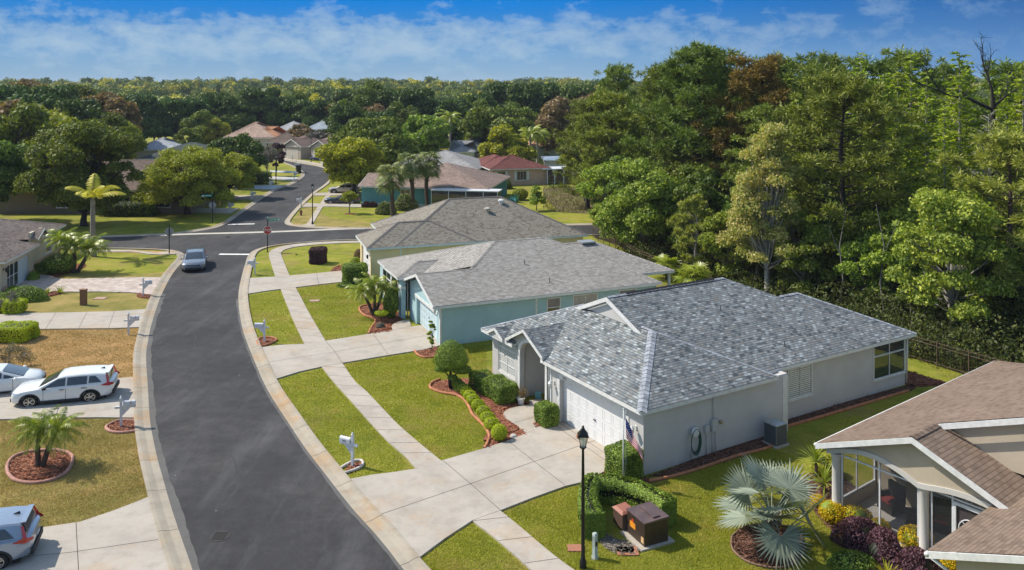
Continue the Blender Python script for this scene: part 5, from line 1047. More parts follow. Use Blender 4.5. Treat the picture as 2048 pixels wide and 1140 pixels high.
def feather_palm(name, label, loc, trunks, nf, L_, seed, mat, ll=.3, nl=26, group=None, droop=1.5, bark=None, w_=.02, elev=(.1, 1.35), cat='palm', tr=.09, ring=True):
    root = empty(name, label, cat, loc, 0, group); rng = np.random.default_rng(seed)
    for (pts, r_) in trunks:
        T = M(); P = resample3(pts, 14); rad = [r_*(1.25-.35*i/13)*(1.1 if (i % 2 and ring) else .95) for i in range(14)]; T.tube(P, rad, 9, cap=False)
        T.build('trunk', bark or pinebark, root, smooth=True)
        V = []; S = M(); top = P[-1]
        for k in range(nf):
            e = elev[0]+(elev[1]-elev[0])*((k+.5)/nf)**1.2; az = k*2.399+rng.uniform(-.3, .3); pts_ = frond(V, rng, top, az, e, L_*rng.uniform(.85, 1.1), droop*rng.uniform(.8, 1.2), nl, ll, w_)
            S.tube([tuple(q) for q in pts_[::2]], [.016, .013, .011, .009, .007, .005, .003][:len(pts_[::2])], 4, cap=False)
        V = np.array(V); o = np_mesh('fronds', V, np.arange(len(V)).reshape(-1, 4), mat, root)
        S.build('frond_stems', mat, root)
    return root
def resample3(pts, n):
    P = np.array(pts, float); d = np.r_[0, np.cumsum(np.linalg.norm(np.diff(P, axis=0), axis=1))]; s = np.linspace(0, d[-1], n)
    # quadratic smoothing through averaging
    Q = np.c_[[np.interp(s, d, P[:, k]) for k in range(3)]].T
    for _ in range(2): Q[1:-1] = (Q[:-2]+2*Q[1:-1]+Q[2:])/4
    return [tuple(q) for q in Q]
def fan_leaf(V, rng, c, n_, up, r_, seg=26, arc=4.6, w_=.05, droop=.1, cup=.12, fat=.36):
    """costapalmate fan: pleated segments round point c; n_ = facing direction, up = direction of the middle segment"""
    n_ = Vector(n_).normalized(); up = (Vector(up)-n_*Vector(up).dot(n_)).normalized(); sd = n_.cross(up)
    for k in range(seg):
        a = -arc/2+arc*k/(seg-1); d = (up*math.cos(a)+sd*math.sin(a)+n_*cup).normalized(); t = up*(-math.sin(a))+sd*math.cos(a); ln = r_*(.78+.22*math.cos(a/2))*rng.uniform(.9, 1.05); m_ = .58
        p1 = c+d*ln*m_*.85; e = c+d*ln+n_*rng.uniform(-.04, .04)*r_; e.z -= droop*ln*rng.uniform(.5, 1.5); wv = t*(ln*m_*arc/(seg-1)*fat)
        V += [tuple(c), tuple(p1-wv+n_*.012), tuple(e), tuple(p1+wv-n_*.012)]
def fan_palm(name, label, loc, trunk, tr, nf, petiole, r_, seed, mat, group=None, seg=26, emin=-.5, emax=1.45, bark=None, boots=True, droop=.25, cat='palm', skirt=0, fat=.36):
    root = empty(name, label, cat, loc, 0, group); rng = np.random.default_rng(seed); rr = random.Random(seed); T = M(); P = resample3(trunk, 12)
    T.tube(P, [tr*(1.15 if i == 0 else .95)*(1.35 if (boots and i > 7) else 1) for i in range(12)], 10, cap=False)
    if boots:
        for k in range(46):
            f = .55+.45*k/46; i = f*11; q = Vector(P[min(int(i), 10)]).lerp(Vector(P[min(int(i), 10)+1]), i-int(i)); a = k*2.4; d = Vector((math.cos(a), math.sin(a), .9)); T.tube([q+d*tr*.7, q+d*(tr*1.1+.16)], [.05, .03], 4)
    T.build('trunk', bark or pinebark, root); V = []; S = M(); top = Vector(P[-1])
    for k in range(nf):
        e = emin+(emax-emin)*((k+.5)/nf); az = k*2.399+rr.uniform(-.25, .25); d = Vector((math.cos(az)*math.cos(e), math.sin(az)*math.cos(e), math.sin(e))); pl = petiole*rr.uniform(.85, 1.15)
        mid = top+d*pl*.55+Vector((0, 0, .06)); c = top+d*pl; c.z -= pl*.12*(1-math.sin(e)); S.tube([top, mid, c], [.03, .022, .014], 5, cap=False)
        out = (c-mid).normalized(); nn = (Vector((0, 0, 1))*.8+Vector((math.cos(az), math.sin(az), 0))*(-.35 if e > .3 else .4)+out*.2+Vector(rng.normal(0, .25, 3))); fan_leaf(V, rng, c, nn, out, r_*rr.uniform(.85, 1.1), seg, droop=droop, fat=fat)
    V = np.array(V); np_mesh('fronds', V, np.arange(len(V)).reshape(-1, 4), mat, root); S.build('frond_stems', mat, root)
    return root
# ---- shrubs
def shrub(name, label, loc, size, seed, mat, n=2500, ls=.035, shape='ball', group=None, cat='shrub', z0=0, rz=0, core=None, stems=False, rough=.06, spread=.5, asp=.6):
    """clipped or loose shrub: leafy skin over a dark twiggy core. size=(sx,sy,sz) half sizes/height"""
    rng = np.random.default_rng(seed); root = empty(name, label, cat, loc, rz, group); sx, sy, sz = size
    if shape == 'ball': 
        d = rng.normal(0, 1, (n, 3)); d /= np.linalg.norm(d, axis=1, keepdims=True); P = d*np.array([sx, sy, sz/2]); P[:, 2] += sz/2; D = d
    elif shape == 'dome':
        d = rng.normal(0, 1, (n, 3)); d[:, 2] = abs(d[:, 2]); d /= np.linalg.norm(d, axis=1, keepdims=True); P = d*np.array([sx, sy, sz]); D = d
    else:            # box with rounded edges (superellipsoid)
        d = rng.uniform(-1, 1, (n, 3)); p_ = 7.; nn = (abs(d)**p_).sum(1)**(1/p_); d = d/nn[:, None]; P = d*np.array([sx, sy, sz/2]); P[:, 2] += sz/2; D = np.sign(d)*abs(d)**(p_-1); D /= np.linalg.norm(D, axis=1, keepdims=True)
    ph = rng.uniform(0, 6, 6); wob = 1+rough*(np.sin(P[:, 0]*5+ph[0])+np.sin(P[:, 1]*5+ph[1])+np.sin(P[:, 2]*6+ph[2]))/1.5
    Pc = np.array([0, 0, sz/2]); P = Pc+(P-Pc)*wob[:, None]; depth = rng.uniform(0, 1, n)**2*min(sx, sy)*.28; P = P-D*depth[:, None]; P[:, 2] = np.maximum(P[:, 2], .02)
    V, Fq = rot_leaves(rng, P, D, ls, asp, spread); P[:, 2] += z0; V[:, 2] += z0
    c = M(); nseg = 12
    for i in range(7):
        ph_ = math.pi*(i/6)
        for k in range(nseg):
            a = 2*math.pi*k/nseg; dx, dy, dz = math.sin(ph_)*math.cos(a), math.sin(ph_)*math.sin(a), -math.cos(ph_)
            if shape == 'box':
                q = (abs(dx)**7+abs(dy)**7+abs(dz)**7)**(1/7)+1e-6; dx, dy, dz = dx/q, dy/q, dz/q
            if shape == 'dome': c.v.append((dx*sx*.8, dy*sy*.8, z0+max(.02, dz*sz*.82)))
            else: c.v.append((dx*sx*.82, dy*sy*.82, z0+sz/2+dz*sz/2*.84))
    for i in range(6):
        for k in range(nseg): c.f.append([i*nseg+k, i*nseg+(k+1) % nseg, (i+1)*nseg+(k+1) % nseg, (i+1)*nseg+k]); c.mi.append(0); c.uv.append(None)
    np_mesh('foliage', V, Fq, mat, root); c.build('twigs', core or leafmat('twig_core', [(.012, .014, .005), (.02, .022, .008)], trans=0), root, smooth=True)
    if z0 > .05: T = M(); T.tube([(0, 0, 0), (.02, 0, z0+.1)], [.04, .03], 7); T.build('stem', pinebark, root)
    return root
# ------------------------------------------------------------------ planting near the houses
def at(px, py, z=0): x, y = g(px, py, z); return (x, y, 0)
# clipped hedges and shrubs of the grey house
shrub('boxwood_ball', 'biggest round clipped lime green shrub at the path end of the row', at(999, 881), (.36, .36, .68), 1, LM['limehedge'], 5200, .02, cat='shrub', group='row of round clipped shrubs')
rowp = [(983.5,858),(975,846),(966,832),(955.5,820),(945.5,809),(939,801),(933,792.5),(927.5,786),(919.5,782),(914,776)]
names_ = ['second', 'third', 'fourth', 'fifth', 'sixth', 'seventh', 'eighth', 'ninth', 'tenth', 'last']
for i, p in enumerate(rowp):
    shrub('boxwood_ball', '%s round clipped shrub in the lime row, counted from the driveway' % names_[i], at(*p), (.36-.006*i, .36-.006*i, .5), 2+i, LM['limehedge'] if i < 7 else LM['hedge'], 3000, .022, group='row of round clipped shrubs')
r1 = math.atan2(1658, 2766)
shrub('clipped_hedge', 'large square clipped hedge block under the window of the grey house', at(1000, 798), (.62, .95, .95), 21, LM['hedgedk'], 15000, .032, 'box', cat='hedge', rz=r1)
shrub('clipped_hedge', 'darker hedge block behind the square one beside the grey house corner', at(969, 779), (.55, .8, .8), 22, LM['hedgedk'], 9000, .032, 'box', cat='hedge', rz=r1)
shrub('clipped_hedge', 'square hedge block between the porch path and the garage door', at(1092, 850), (.42, .5, 1.0), 23, LM['hedgedk'], 11000, .03, 'box', cat='hedge', rz=r1)
shrub('clipped_hedge', 'rounded hedge cube at the garage corner behind the flagpole', at(1247, 953), (.55, .6, 1.15), 24, LM['hedgedk'], 14000, .032, 'box', cat='hedge', rz=r1)
# U shaped hedge round the transformer
U = [(1190,1078),(1176,1040),(1186,1002),(1225,1003),(1280,1018),(1338,1052)]
P = resample(GP(U), 60); rng = np.random.default_rng(5); n = 42000; t = rng.uniform(0, 1, n)*59; i = np.minimum(t.astype(int), 58); c = P[i]+(P[i+1]-P[i])*(t-i)[:, None]
tan = P[np.minimum(i+2, 59)]-P[np.maximum(i-1, 0)]; tan /= np.linalg.norm(tan, axis=1, keepdims=True); nn = np.c_[-tan[:, 1], tan[:, 0]]
a = rng.uniform(-1.1, math.pi+1.1, n); sx_ = np.sign(np.cos(a))*abs(np.cos(a))**.35; sz_ = np.sign(np.sin(a))*abs(np.sin(a))**.35
hw, hh_ = .36, .92; tn_e = {0: (P[2]-P[0])/np.linalg.norm(P[2]-P[0]), 59: (P[59]-P[57])/np.linalg.norm(P[59]-P[57])}; nn_e = {k: np.array([-v[1], v[0]]) for k, v in tn_e.items()}; dep = rng.uniform(0, 1, n)**2*.16; X = c[:, 0]+nn[:, 0]*sx_*(hw-dep); Y_ = c[:, 1]+nn[:, 1]*sx_*(hw-dep); Z = np.where(sz_ > 0, .5+sz_*(hh_-.5-dep), .5+sz_*.48)
Z += .03*np.sin(X*7)+.02*np.sin(Y_*9); D = np.c_[nn[:, 0]*sx_, nn[:, 1]*sx_, np.maximum(sz_, 0)]
o_ = empty('curved_hedge', 'U shaped clipped hedge wrapped round the brown utility boxes', 'hedge', (P[30][0], P[30][1], 0)); off = np.array([P[30][0], P[30][1], 0])
for ee, sgn in ((0, -1), (59, 1)):
    m_ = 2200; a2 = rng.uniform(-1, 1, m_); zz2 = rng.uniform(.02, hh_, m_); X = np.r_[X, P[ee][0]+nn_e[ee][0]*a2*hw+tn_e[ee][0]*sgn*.1*(1-a2**4)]; Y_ = np.r_[Y_, P[ee][1]+nn_e[ee][1]*a2*hw+tn_e[ee][1]*sgn*.1*(1-a2**4)]; Z = np.r_[Z, zz2]; D = np.r_[D, np.tile([tn_e[ee][0]*sgn, tn_e[ee][1]*sgn, .1], (m_, 1))]
V, Fq = rot_leaves(rng, np.c_[X, Y_, Z]-off, D, .034, .6, .5); np_mesh('foliage', V, Fq, LM['hedgedk'], o_)
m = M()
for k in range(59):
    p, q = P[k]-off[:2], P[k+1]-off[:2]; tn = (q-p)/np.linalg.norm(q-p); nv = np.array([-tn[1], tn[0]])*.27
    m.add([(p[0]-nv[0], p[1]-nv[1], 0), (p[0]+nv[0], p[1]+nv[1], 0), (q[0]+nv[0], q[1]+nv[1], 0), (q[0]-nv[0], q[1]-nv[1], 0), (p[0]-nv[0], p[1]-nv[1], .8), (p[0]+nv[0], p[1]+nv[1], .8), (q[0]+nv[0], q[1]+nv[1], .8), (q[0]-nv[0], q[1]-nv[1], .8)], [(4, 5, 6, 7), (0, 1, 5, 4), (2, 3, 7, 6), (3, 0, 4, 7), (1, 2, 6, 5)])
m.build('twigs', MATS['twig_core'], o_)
# topiary tree
tp = empty('topiary_tree', 'cloud pruned topiary tree with one big domed crown in the mulch bed', 'topiary', at(901, 778))
T = M(); T.tube([(0, 0, 0), (-.05, 0, .5), (.03, .02, 1.0)], [.1, .07, .05], 8)
pads = [((.02, 0, 1.5), (.82, .82, 1.0), 13000), ((.6, -.1, .98), (.5, .45, .28), 3600), ((-.42, .15, .95), (.42, .36, .26), 2800), ((.12, -.25, .66), (.26, .26, .15), 1200), ((-.05, .1, 1.08), (.6, .5, .3), 2500)]
for k, (c, s_, n) in enumerate(pads):
    T.tube([(0, 0, .55), (c[0]*.6, c[1]*.6, c[2]-.15), c], [.045, .03, .02], 6)
    rng = np.random.default_rng(40+k); d = rng.normal(0, 1, (n, 3)); d /= np.linalg.norm(d, axis=1, keepdims=True); Pp = d.copy(); Pp[:, 2] = np.where(Pp[:, 2] < 0, Pp[:, 2]*.4, Pp[:, 2])
    if k == 0: Pp[:, :2] *= (1.12-.25*np.maximum(Pp[:, 2:3], 0)); 
    Pp = Pp*(1-rng.uniform(0, 1, (n, 1))**2*.3)*np.array(s_)+np.array(c); V, Fq = rot_leaves(rng, Pp, d, .026, .6, .5)
    np_mesh('foliage_pad', V, Fq, LM['hedgedk'], tp)
T.build('trunk', darkbark, tp, smooth=True)
shrub('low_shrub', 'low dark green shrub mound at the foot of the topiary', at(922, 782), (.4, .35, .4), 31, LM['hedgedk'], 2500, .03, 'dome')
# slim young tree & plants by the blue garage
tree('slim_shrub_tree', 'slim upright young evergreen in the little bed beside the blue garage', 'shrub', at(864, 703), 51, 1.9, .3, .3, 20, 3600, .04, LM['hedge'], pinebark, shape='column', r0=.03)
shrub('cone_cypress', 'dark cone shaped evergreen against the pale blue house window', at(781, 637), (.5, .5, 2.1), 52, LM['hedgedk'], 6000, .04, 'ball', rough=.02)
shrub('mushroom_shrub', 'small lime topped shrub like a mushroom in the palm bed', at(763, 645), (.48, .42, .35), 53, LM['limehedge'], 2500, .03, 'ball', z0=.45)
shrub('low_shrub', 'scrubby low plant under the lime mushroom shrub', at(761, 656), (.3, .3, .35), 54, LM['grey'], 900, .035, 'dome')
shrub('square_shrub', 'tall square clipped dark green shrub beside the middle driveway', at(709, 568), (.95, .85, 1.6), 55, LM['hedgedk'], 12000, .045, 'box', rz=.3)
shrub('low_shrub', 'low ground cover ring around the square green shrub', at(708, 572), (1.3, .9, .35), 56, LM['hedgedk'], 2500, .05, 'dome')
shrub('barrel_shrub', 'barrel shaped dark plum shrub on the corner lawn', at(636, 526), (.72, .72, 1.35), 57, LM['plum'], 8000, .045, 'box')
shrub('low_shrub', 'small flowering shrub nearest the cream yellow garage', at(712, 530), (.55, .5, .7), 58, LM['hedge'], 1500, .05, 'dome')
shrub('low_shrub', 'red leaved small shrub at the cream yellow house corner', at(718, 517), (.5, .5, .9), 59, LM['brown'], 1200, .05, 'dome')
shrub('low_shrub', 'leafy shrub tucked against the cream wall left of the palms', at(739, 575), (.6, .6, .8), 60, LM['hedge'], 1800, .05, 'dome')
feather_palm('pygmy_palm', 'triple trunk pygmy palm in the bed of the pale blue house', at(748, 633), [([(0, 0, 0), (-.3, -.1, .8), (-.75, -.15, 1.75)], .09), ([(0, 0, 0), (.05, .05, .9), (.0, 0, 2.2)], .09), ([(0, 0, 0), (.3, 0, .8), (.62, 0, 1.8)], .09)], 24, 1.35, 61, LM['palm'], .32, 22, droop=1.6, elev=(-.1, 1.3))
# ---- left side planting
feather_palm('pygmy_palm', 'twin trunk pygmy palm on the round red mulch island', at(80, 934), [([(-.05, 0, 0), (-.1, 0, .7), (-.05, .05, 1.5)], .09), ([(.1, 0, 0), (.35, .0, .8), (.65, .05, 1.45)], .09)], 34, 1.25, 62, LM['palm'], .27, 34, droop=1.55, elev=(-.1, 1.35), w_=.012)
feather_palm('pygmy_palm', 'pygmy palm with three leaning trunks near the ivory house bay', at(140, 545), [([(0, 0, 0), (-.3, .1, 1.2), (-.7, .2, 2.6)], .14), ([(.3, 0, 0), (.4, 0, 1.2), (.3, 0, 2.2)], .14), ([(.6, 0, 0), (1.2, 0, 1.), (1.7, 0, 2.0)], .14)], 26, 1.9, 63, LM['palm'], .45, 24, droop=1.5, w_=.03)
tp2 = feather_palm('tall_palm', 'lone tall palm with few ragged yellow fronds on the corner lawn', at(188, 513), [([(0, 0, 0), (-.1, 0, 2.4), (-.1, 0, 5.2)], .22)], 7, 3.0, 64, LM['palmy'], .8, 34, droop=1.5, w_=.06, elev=(.6, 1.4), bark=plain('palm_trunk_grey', (.27, .23, .18), .95, var=.35, sc=2.5, bump=.03, bsc=10), ring=False)
for p, s_, sd, lab in [((9,600),(.8,.7,.6),70,'dark shrub by the ivory house garage'),((25,592),(.55,.55,.75),71,'small dark round shrub beside the dark screen door'),((52,600),(1.6,1.0,1.0),72,'wide dark shrub mound at the paver driveway edge'),((77,548),(.0,.0,.0),73,''),((67,560),(.45,.45,.7),74,'small potted looking shrub by the ivory garage corner'),((90,545),(1.2,1.,.9),75,'dark shrub hedge below the ivory bay window'),((117,547),(1.3,1.1,1.7),76,'tall dark shrub beside the leaning pygmy palms')]:
    if lab: shrub('round_shrub', lab, at(*p), s_, sd, LM['hedgedk'], 5000, .05, 'dome' if sd != 76 else 'ball')
shrub('cube_shrub', 'cube shrub with bright lime top behind the wide flat hedge', at(31, 626), (.62, .62, .95), 77, LM['limehedge'], 5000, .035, 'box')
shrub('flat_hedge', 'wide flat topped lime hedge beside the left driveway', at(33, 678), (1.15, .9, .95), 78, LM['limehedge'], 15000, .035, 'box', cat='hedge')
shrub('low_shrub', 'lime shrub cut by the photo edge behind the bare bush', at(2, 622), (.8, .7, .8), 79, LM['limehedge'], 3000, .04, 'box')
tree('bare_bush', 'bare grey twiggy bush between the lime shrubs', 'shrub', at(14, 628), 80, 1.5, .7, .2, 12, 700, .035, LM['grey'], greybark, twigs=8, r0=.04)
tree('dry_bush', 'straw coloured dry bush on the dead lawn behind the parked cars', 'shrub', at(18, 742), 81, 1.3, 1.25, .15, 18, 3200, .035, leafmat('straw', [(.12, .1, .05), (.25, .2, .1), (.36, .3, .17)]), greybark, twigs=8, shape='low', r0=.04)
def rosette(name, label, loc, n, L_, w_, seed, mat, up=(.3, 1.3), z=0, group=None, droop=.5):
    root = empty(name, label, 'plant', loc, 0, group); rng = np.random.default_rng(seed); V = []
    for k in range(n):
        e = rng.uniform(*up); az = k*2.399; p = Vector((0, 0, z)); ln = L_*rng.uniform(.75, 1.1); side = Vector((-math.sin(az), math.cos(az), 0)); pts = []
        for i in range(5):
            ee = e-droop*(i/4)**1.5; pts.append(p.copy()); p = p+Vector((math.cos(az)*math.cos(ee), math.sin(az)*math.cos(ee), math.sin(ee)))*ln/4
        ws = [.5, 1, .85, .5, .04]
        for i in range(4): V += [tuple(pts[i]-side*w_*ws[i]), tuple(pts[i]+side*w_*ws[i]), tuple(pts[i+1]+side*w_*ws[i+1]), tuple(pts[i+1]-side*w_*ws[i+1])]
    V = np.array(V); np_mesh('leaves', V, np.arange(len(V)).reshape(-1, 4), mat, root)
    if z: T = M(); T.tube([(0, 0, 0), (0, 0, z)], [.07, .06], 8); T.build('stem', pinebark, root)
    return root
rosette('spiky_plant', 'left small spiky plant in the mulch strip by the paver drive', at(96, 587), 16, .75, .035, 82, LM['palm'], group=None); rosette('spiky_plant', 'right small spiky plant in the mulch strip by the paver drive', at(121, 587), 18, .85, .04, 83, LM['palm'])
# ---- lower right planting
fan_palm('silver_fan_palm', 'big silver blue fan palm spreading over the lawn', at(1541, 1095), [(0, 0, 0), (0, 0, .35), (.05, 0, .95)], .17, 15, 1.15, 1.12, 84, LM['silver'], seg=34, emin=-.1, emax=1.25, boots=True, droop=.04, fat=.5, bark=greybark)
for (px, py, k, n_) in ((1632,962,85,40),(1648,985,86,34)):
    rosette('yucca', 'upper green yucca with long sword leaves by the tan house corner' if k == 85 else 'lower green yucca with sword leaves leaning by the tan house corner', at(px, py), n_, .95, .032, k, LM['palm'], up=(-.2, 1.45), z=.75 if k == 85 else .35, droop=.7)
ylab = ['small yellow flowering shrub below the yuccas', 'yellow shrub touching the silver palm fronds', 'yellow shrub before the first porch screen', 'yellow shrub before the second porch screen', 'largest yellow shrub against the porch column', 'yellow shrub at the lowest edge under the gutter']
for (p, s_, sd) in (((1636,1012),(.28,.28,.4),0),((1663,1042),(.5,.42,.75),1),((1712,1052),(.52,.45,.72),2),((1758,1074),(.46,.4,.6),3),((1832,1102),(.55,.48,.8),4),((1890,1150),(.4,.4,.6),5)):
    shrub('golden_shrub', ylab[sd], at(*p), s_, 90+sd, LM['yellow'], 2600, .034, 'ball', group='yellow shrubs along the porch', spread=1.0, rough=.16, core=LM['hedgedk'])
for (p, s_, sd, lab) in (((1722,1085),(.75,.6,.85),96,'upper dark purple shrub below the yellow row'),((1772,1118),(.8,.7,.85),97,'middle dark purple shrub below the yellow row'),((1840,1150),(.8,.65,.8),98,'lower dark purple shrub nearest the tan garage gutter')):
    shrub('purple_shrub', lab, at(*p), s_, sd, LM['purple'], 5200, .042, 'dome', rough=.22, spread=1.2)
rosette('agave', 'light green spiky plant at the bottom edge below the purple shrubs', at(1775, 1160), 26, .62, .04, 99, LM['lime'], up=(.2, 1.4))
shrub('low_shrub', 'dark low groundcover left of the purple shrubs', at(1705, 1130), (.8, .6, .4), 100, LM['hedgedk'], 2500, .035, 'dome')
shrub('yellow_leaf_plant', 'green and yellow leafy plant behind the yuccas', at(1655, 950), (.6, .5, .8), 101, LM['lime'], 1600, .05, 'dome')
# ---- lawns across the junction
tree('vase_shrub', 'vase shaped small shrub in a red mulch ring on the far corner lawn', 'shrub', at(699, 427.5), 102, 2.7, 1.25, .7, 20, 2600, .09, LM['spread'], greybark, shape='umbrella', twigs=3, r0=.08)
tree('young_tree', 'small young bright green tree on the lawn beside the marsh', 'tree', at(1073, 421), 103, 3.2, 1.3, .6, 20, 3000, .1, LM['bright'], pinebark, shape='cone', r0=.06)
shrub('round_shrub', 'round olive shrub left of the small young tree by the marsh', at(1041, 400), (1.1, 1., 1.6), 104, LM['spread'], 3000, .08, 'ball')
for i in range(3):
    sx = [(786, 436), (824, 421), (855, 416)][i]
    x, y = g(*sx); hh_ = [4.9, 5.6, 5.7][i]
    fan_palm('cabbage_palm', ['front left cabbage palm of the three, lowest crown', 'middle cabbage palm of the three with shaggy trunk', 'right hand cabbage palm of the three behind the roof'][i], (x, y, 0), [(0, 0, 0), ([-.1, .1, -.2][i], 0, hh_*.5), ([-.35, -.35, .15][i], 0, hh_)], .26, 44, 1.25, 1.0, 110+i, LM['sabal'], seg=18, emin=-1.1, emax=1.4, droop=.45)
for (p, s_, sd, lab) in (((772,428),(1.3,1.,1.5),113,'shaggy palmetto clump at the foot of the cabbage palms'),((812,420),(1.6,1.2,2.0),114,'green shrub clump between the cabbage palm trunks'),((733,414),(.6,.6,.7),115,'left dark flowerpot shrub at the teal wall'),((746,414),(.6,.6,.7),116,'right dark flowerpot shrub at the teal wall')):
    shrub('wall_shrub', lab, at(*p), s_, sd, LM['sabal'] if sd < 115 else LM['plum'], 2500, .09, 'dome', spread=1.2)
# hedges far
def strip_hedge(name, label, a, b, w_, h_, mat, seed, n=9000, ls=.07):
    A = Vector(g(*a)); B = Vector(g(*b)); c = (A+B)/2; d = B-A; return shrub(name, label, (c.x, c.y, 0), (d.length/2, w_, h_), seed, mat, n, ls, 'box', cat='hedge', rz=math.atan2(d.y, d.x))
strip_hedge('long_hedge', 'long dark reddish clipped hedge before the maroon roofed house', (976, 367), (1106, 365), .9, 1.5, LM['plum'], 120)
strip_hedge('long_hedge', 'dark red topped hedge in the shade under the left spreading tree', (313, 425), (372, 424), .8, 1.7, LM['brown'], 121)
shrub('round_shrub', 'green shrub at the left end of the long reddish hedge', at(999, 377), (2., 1.5, 1.9), 122, LM['oak'], 3000, .12, 'dome')
shrub('square_shrub', 'black looking clipped hedge block on the lawn left of the bend', at(510, 367), (2.4, 1.5, 1.9), 123, LM['dark'], 3000, .1, 'box')
shrub('square_shrub', 'dark clipped hedge block beside the shaded porch', at(256, 431), (3.2, 1.2, 1.7), 124, LM['dark'], 4000, .1, 'box')
# ------------------------------------------------------------------ trees
def TP(px, py): x, y = g(px, py); return (x, y, 0)
# left foreground trees across the side street
tree('oak_tree', 'huge dark round oak standing on the shaded corner lawn', 'tree', TP(169, 452), 201, 10.8, 6.8, 1.2, 64, 80000, .15, LM['oak'], darkbark, r0=.34, br=.23, flat=.9, lump=1.0)
tree('oak_tree', 'dark oak cut by the left photo edge behind the ivory house', 'tree', TP(-25, 448), 202, 9.4, 5.6, 1.8, 36, 28000, .22, LM['oak'], darkbark, r0=.35, br=.27)
tree('spreading_tree', 'wide spreading umbrella tree with forked trunk at the junction', 'tree', TP(376, 428), 203, 7.8, 7.0, 1.2, 70, 52000, .12, LM['spread'], darkbark, flat=.7, shape='low', r0=.34, br=.2, shell=.25)
tree('spreading_tree', 'second lighter spreading tree behind the street name sign', 'tree', TP(457, 397), 204, 6.0, 4.4, 1.2, 44, 26000, .13, LM['spread'], darkbark, flat=.7, shape='low', r0=.26, br=.22, shell=.3)
tree('oak_tree', 'dark green tree mass above the pale driveways left of the bend', 'tree', TP(476, 374), 205, 7.4, 4.6, 1.4, 36, 19000, .24, LM['dark'], darkbark, r0=.3, br=.27)
tree('thin_tree', 'thin grey leafless looking tree beside the black hedge block', 'tree', TP(534, 360), 206, 5.0, 2.6, 1.4, 22, 2600, .12, LM['grey'], greybark, shape='umbrella', r0=.12, twigs=7)
tree('plum_tree', 'lower dark red lollipop tree beside the far pale driveway', 'tree', TP(552, 352), 207, 4.2, 1.6, 1.6, 10, 2600, .16, LM['plum'], darkbark, r0=.1)
tree('plum_tree', 'upper dark red lollipop tree behind the lower one', 'tree', TP(553, 343), 208, 5.0, 1.9, 2.0, 10, 2600, .16, LM['plum'], darkbark, r0=.1)
tree('lime_tree', 'bright yellow green tree over the parked cars right of the road', 'tree', TP(708, 390), 209, 7.6, 5.6, 1.5, 34, 20000, .22, LM['lime'], darkbark, r0=.26, br=.26, flat=.8)
tree('dark_oak', 'large dark olive oak behind the yellow green tree', 'tree', TP(742, 350), 210, 8.6, 8.6, 1.2, 40, 24000, .3, LM['oak'], darkbark, r0=.4, br=.27, flat=.75, shape='low')
tree('oak_tree', 'rounded dense green oak between the blue roof and the royal palms', 'tree', TP(841, 334), 211, 9.4, 5.6, 1.2, 32, 16000, .3, LM['bright'], darkbark, r0=.35, br=.28)
tree('brown_tree', 'dark brown leafed tree in front of the far brown hip roof', 'tree', TP(600, 307), 212, 6.6, 4.0, 1.6, 20, 7000, .3, LM['brown'], darkbark, r0=.2)
tree('grey_tree', 'grey brown bare tree between the two far gabled garages', 'tree', TP(638, 312), 213, 5.4, 3.2, 1.6, 20, 3600, .24, LM['grey'], greybark, r0=.16, twigs=5, shape='umbrella')
tree('lime_tree', 'rounded bright lime tree behind the maroon roof', 'tree', TP(1010, 348), 214, 7.9, 5.4, 1.2, 28, 15000, .3, LM['lime'], darkbark, r0=.3, br=.28, shape='low')
tree('russet_tree', 'rust brown broad tree at the edge of the distant woods', 'tree', TP(652, 281), 215, 9.4, 5.6, 1.5, 24, 9000, .4, LM['brown'], darkbark, r0=.3)
tree('dark_oak', 'broad dark tree with yellow flecks behind the slate roof', 'tree', TP(988, 322), 216, 10.5, 8.6, 1.2, 34, 15000, .4, LM['oak'], darkbark, r0=.3, br=.27)
tree('russet_tree', 'tawny brown rounded tree top right of the lime tree', 'tree', TP(1106, 316), 217, 12.0, 6.0, 1.2, 28, 11000, .38, LM['brown'], darkbark, r0=.3)
tree('sprawling_tree', 'olive sprawling tree hanging over the marsh edge', 'tree', TP(1172, 402), 218, 10.2, 4.2, 1.0, 40, 16000, .18, LM['spread'], darkbark, r0=.28, br=.2, shell=.3)
# palms behind
def royal(label, px, py, hh_, seed, L_=2.6, nf=18, cat='palm'):
    return feather_palm('royal_palm', label, TP(px, py), [([(0, 0, 0), (.1, 0, hh_*.5), (.05, 0, hh_)], .2)], nf, L_, seed, LM['palm'], .75, 20, droop=1.7, w_=.07, elev=(-.1, 1.3), bark=palebark, ring=False)
royal('taller royal palm behind the grey roofed houses', 899, 330, 9.3, 220, 3.0); royal('shorter royal palm left of the taller one', 877, 322, 6.9, 221, 2.5)
royal('left thick trunk palm behind the maroon roof', 1060, 340, 6.6, 222, 3.0, 22); royal('right thick trunk palm behind the maroon roof', 1074, 338, 6.2, 223, 2.8, 22)
royal('left slender palm of the far sunlit pair', 308, 288, 10.6, 224, 2.6); royal('right slender palm of the far sunlit pair', 317, 288, 11.6, 225, 2.6); royal('short shaded palm right of the sunlit pair', 349, 283, 7.6, 226, 2.8)
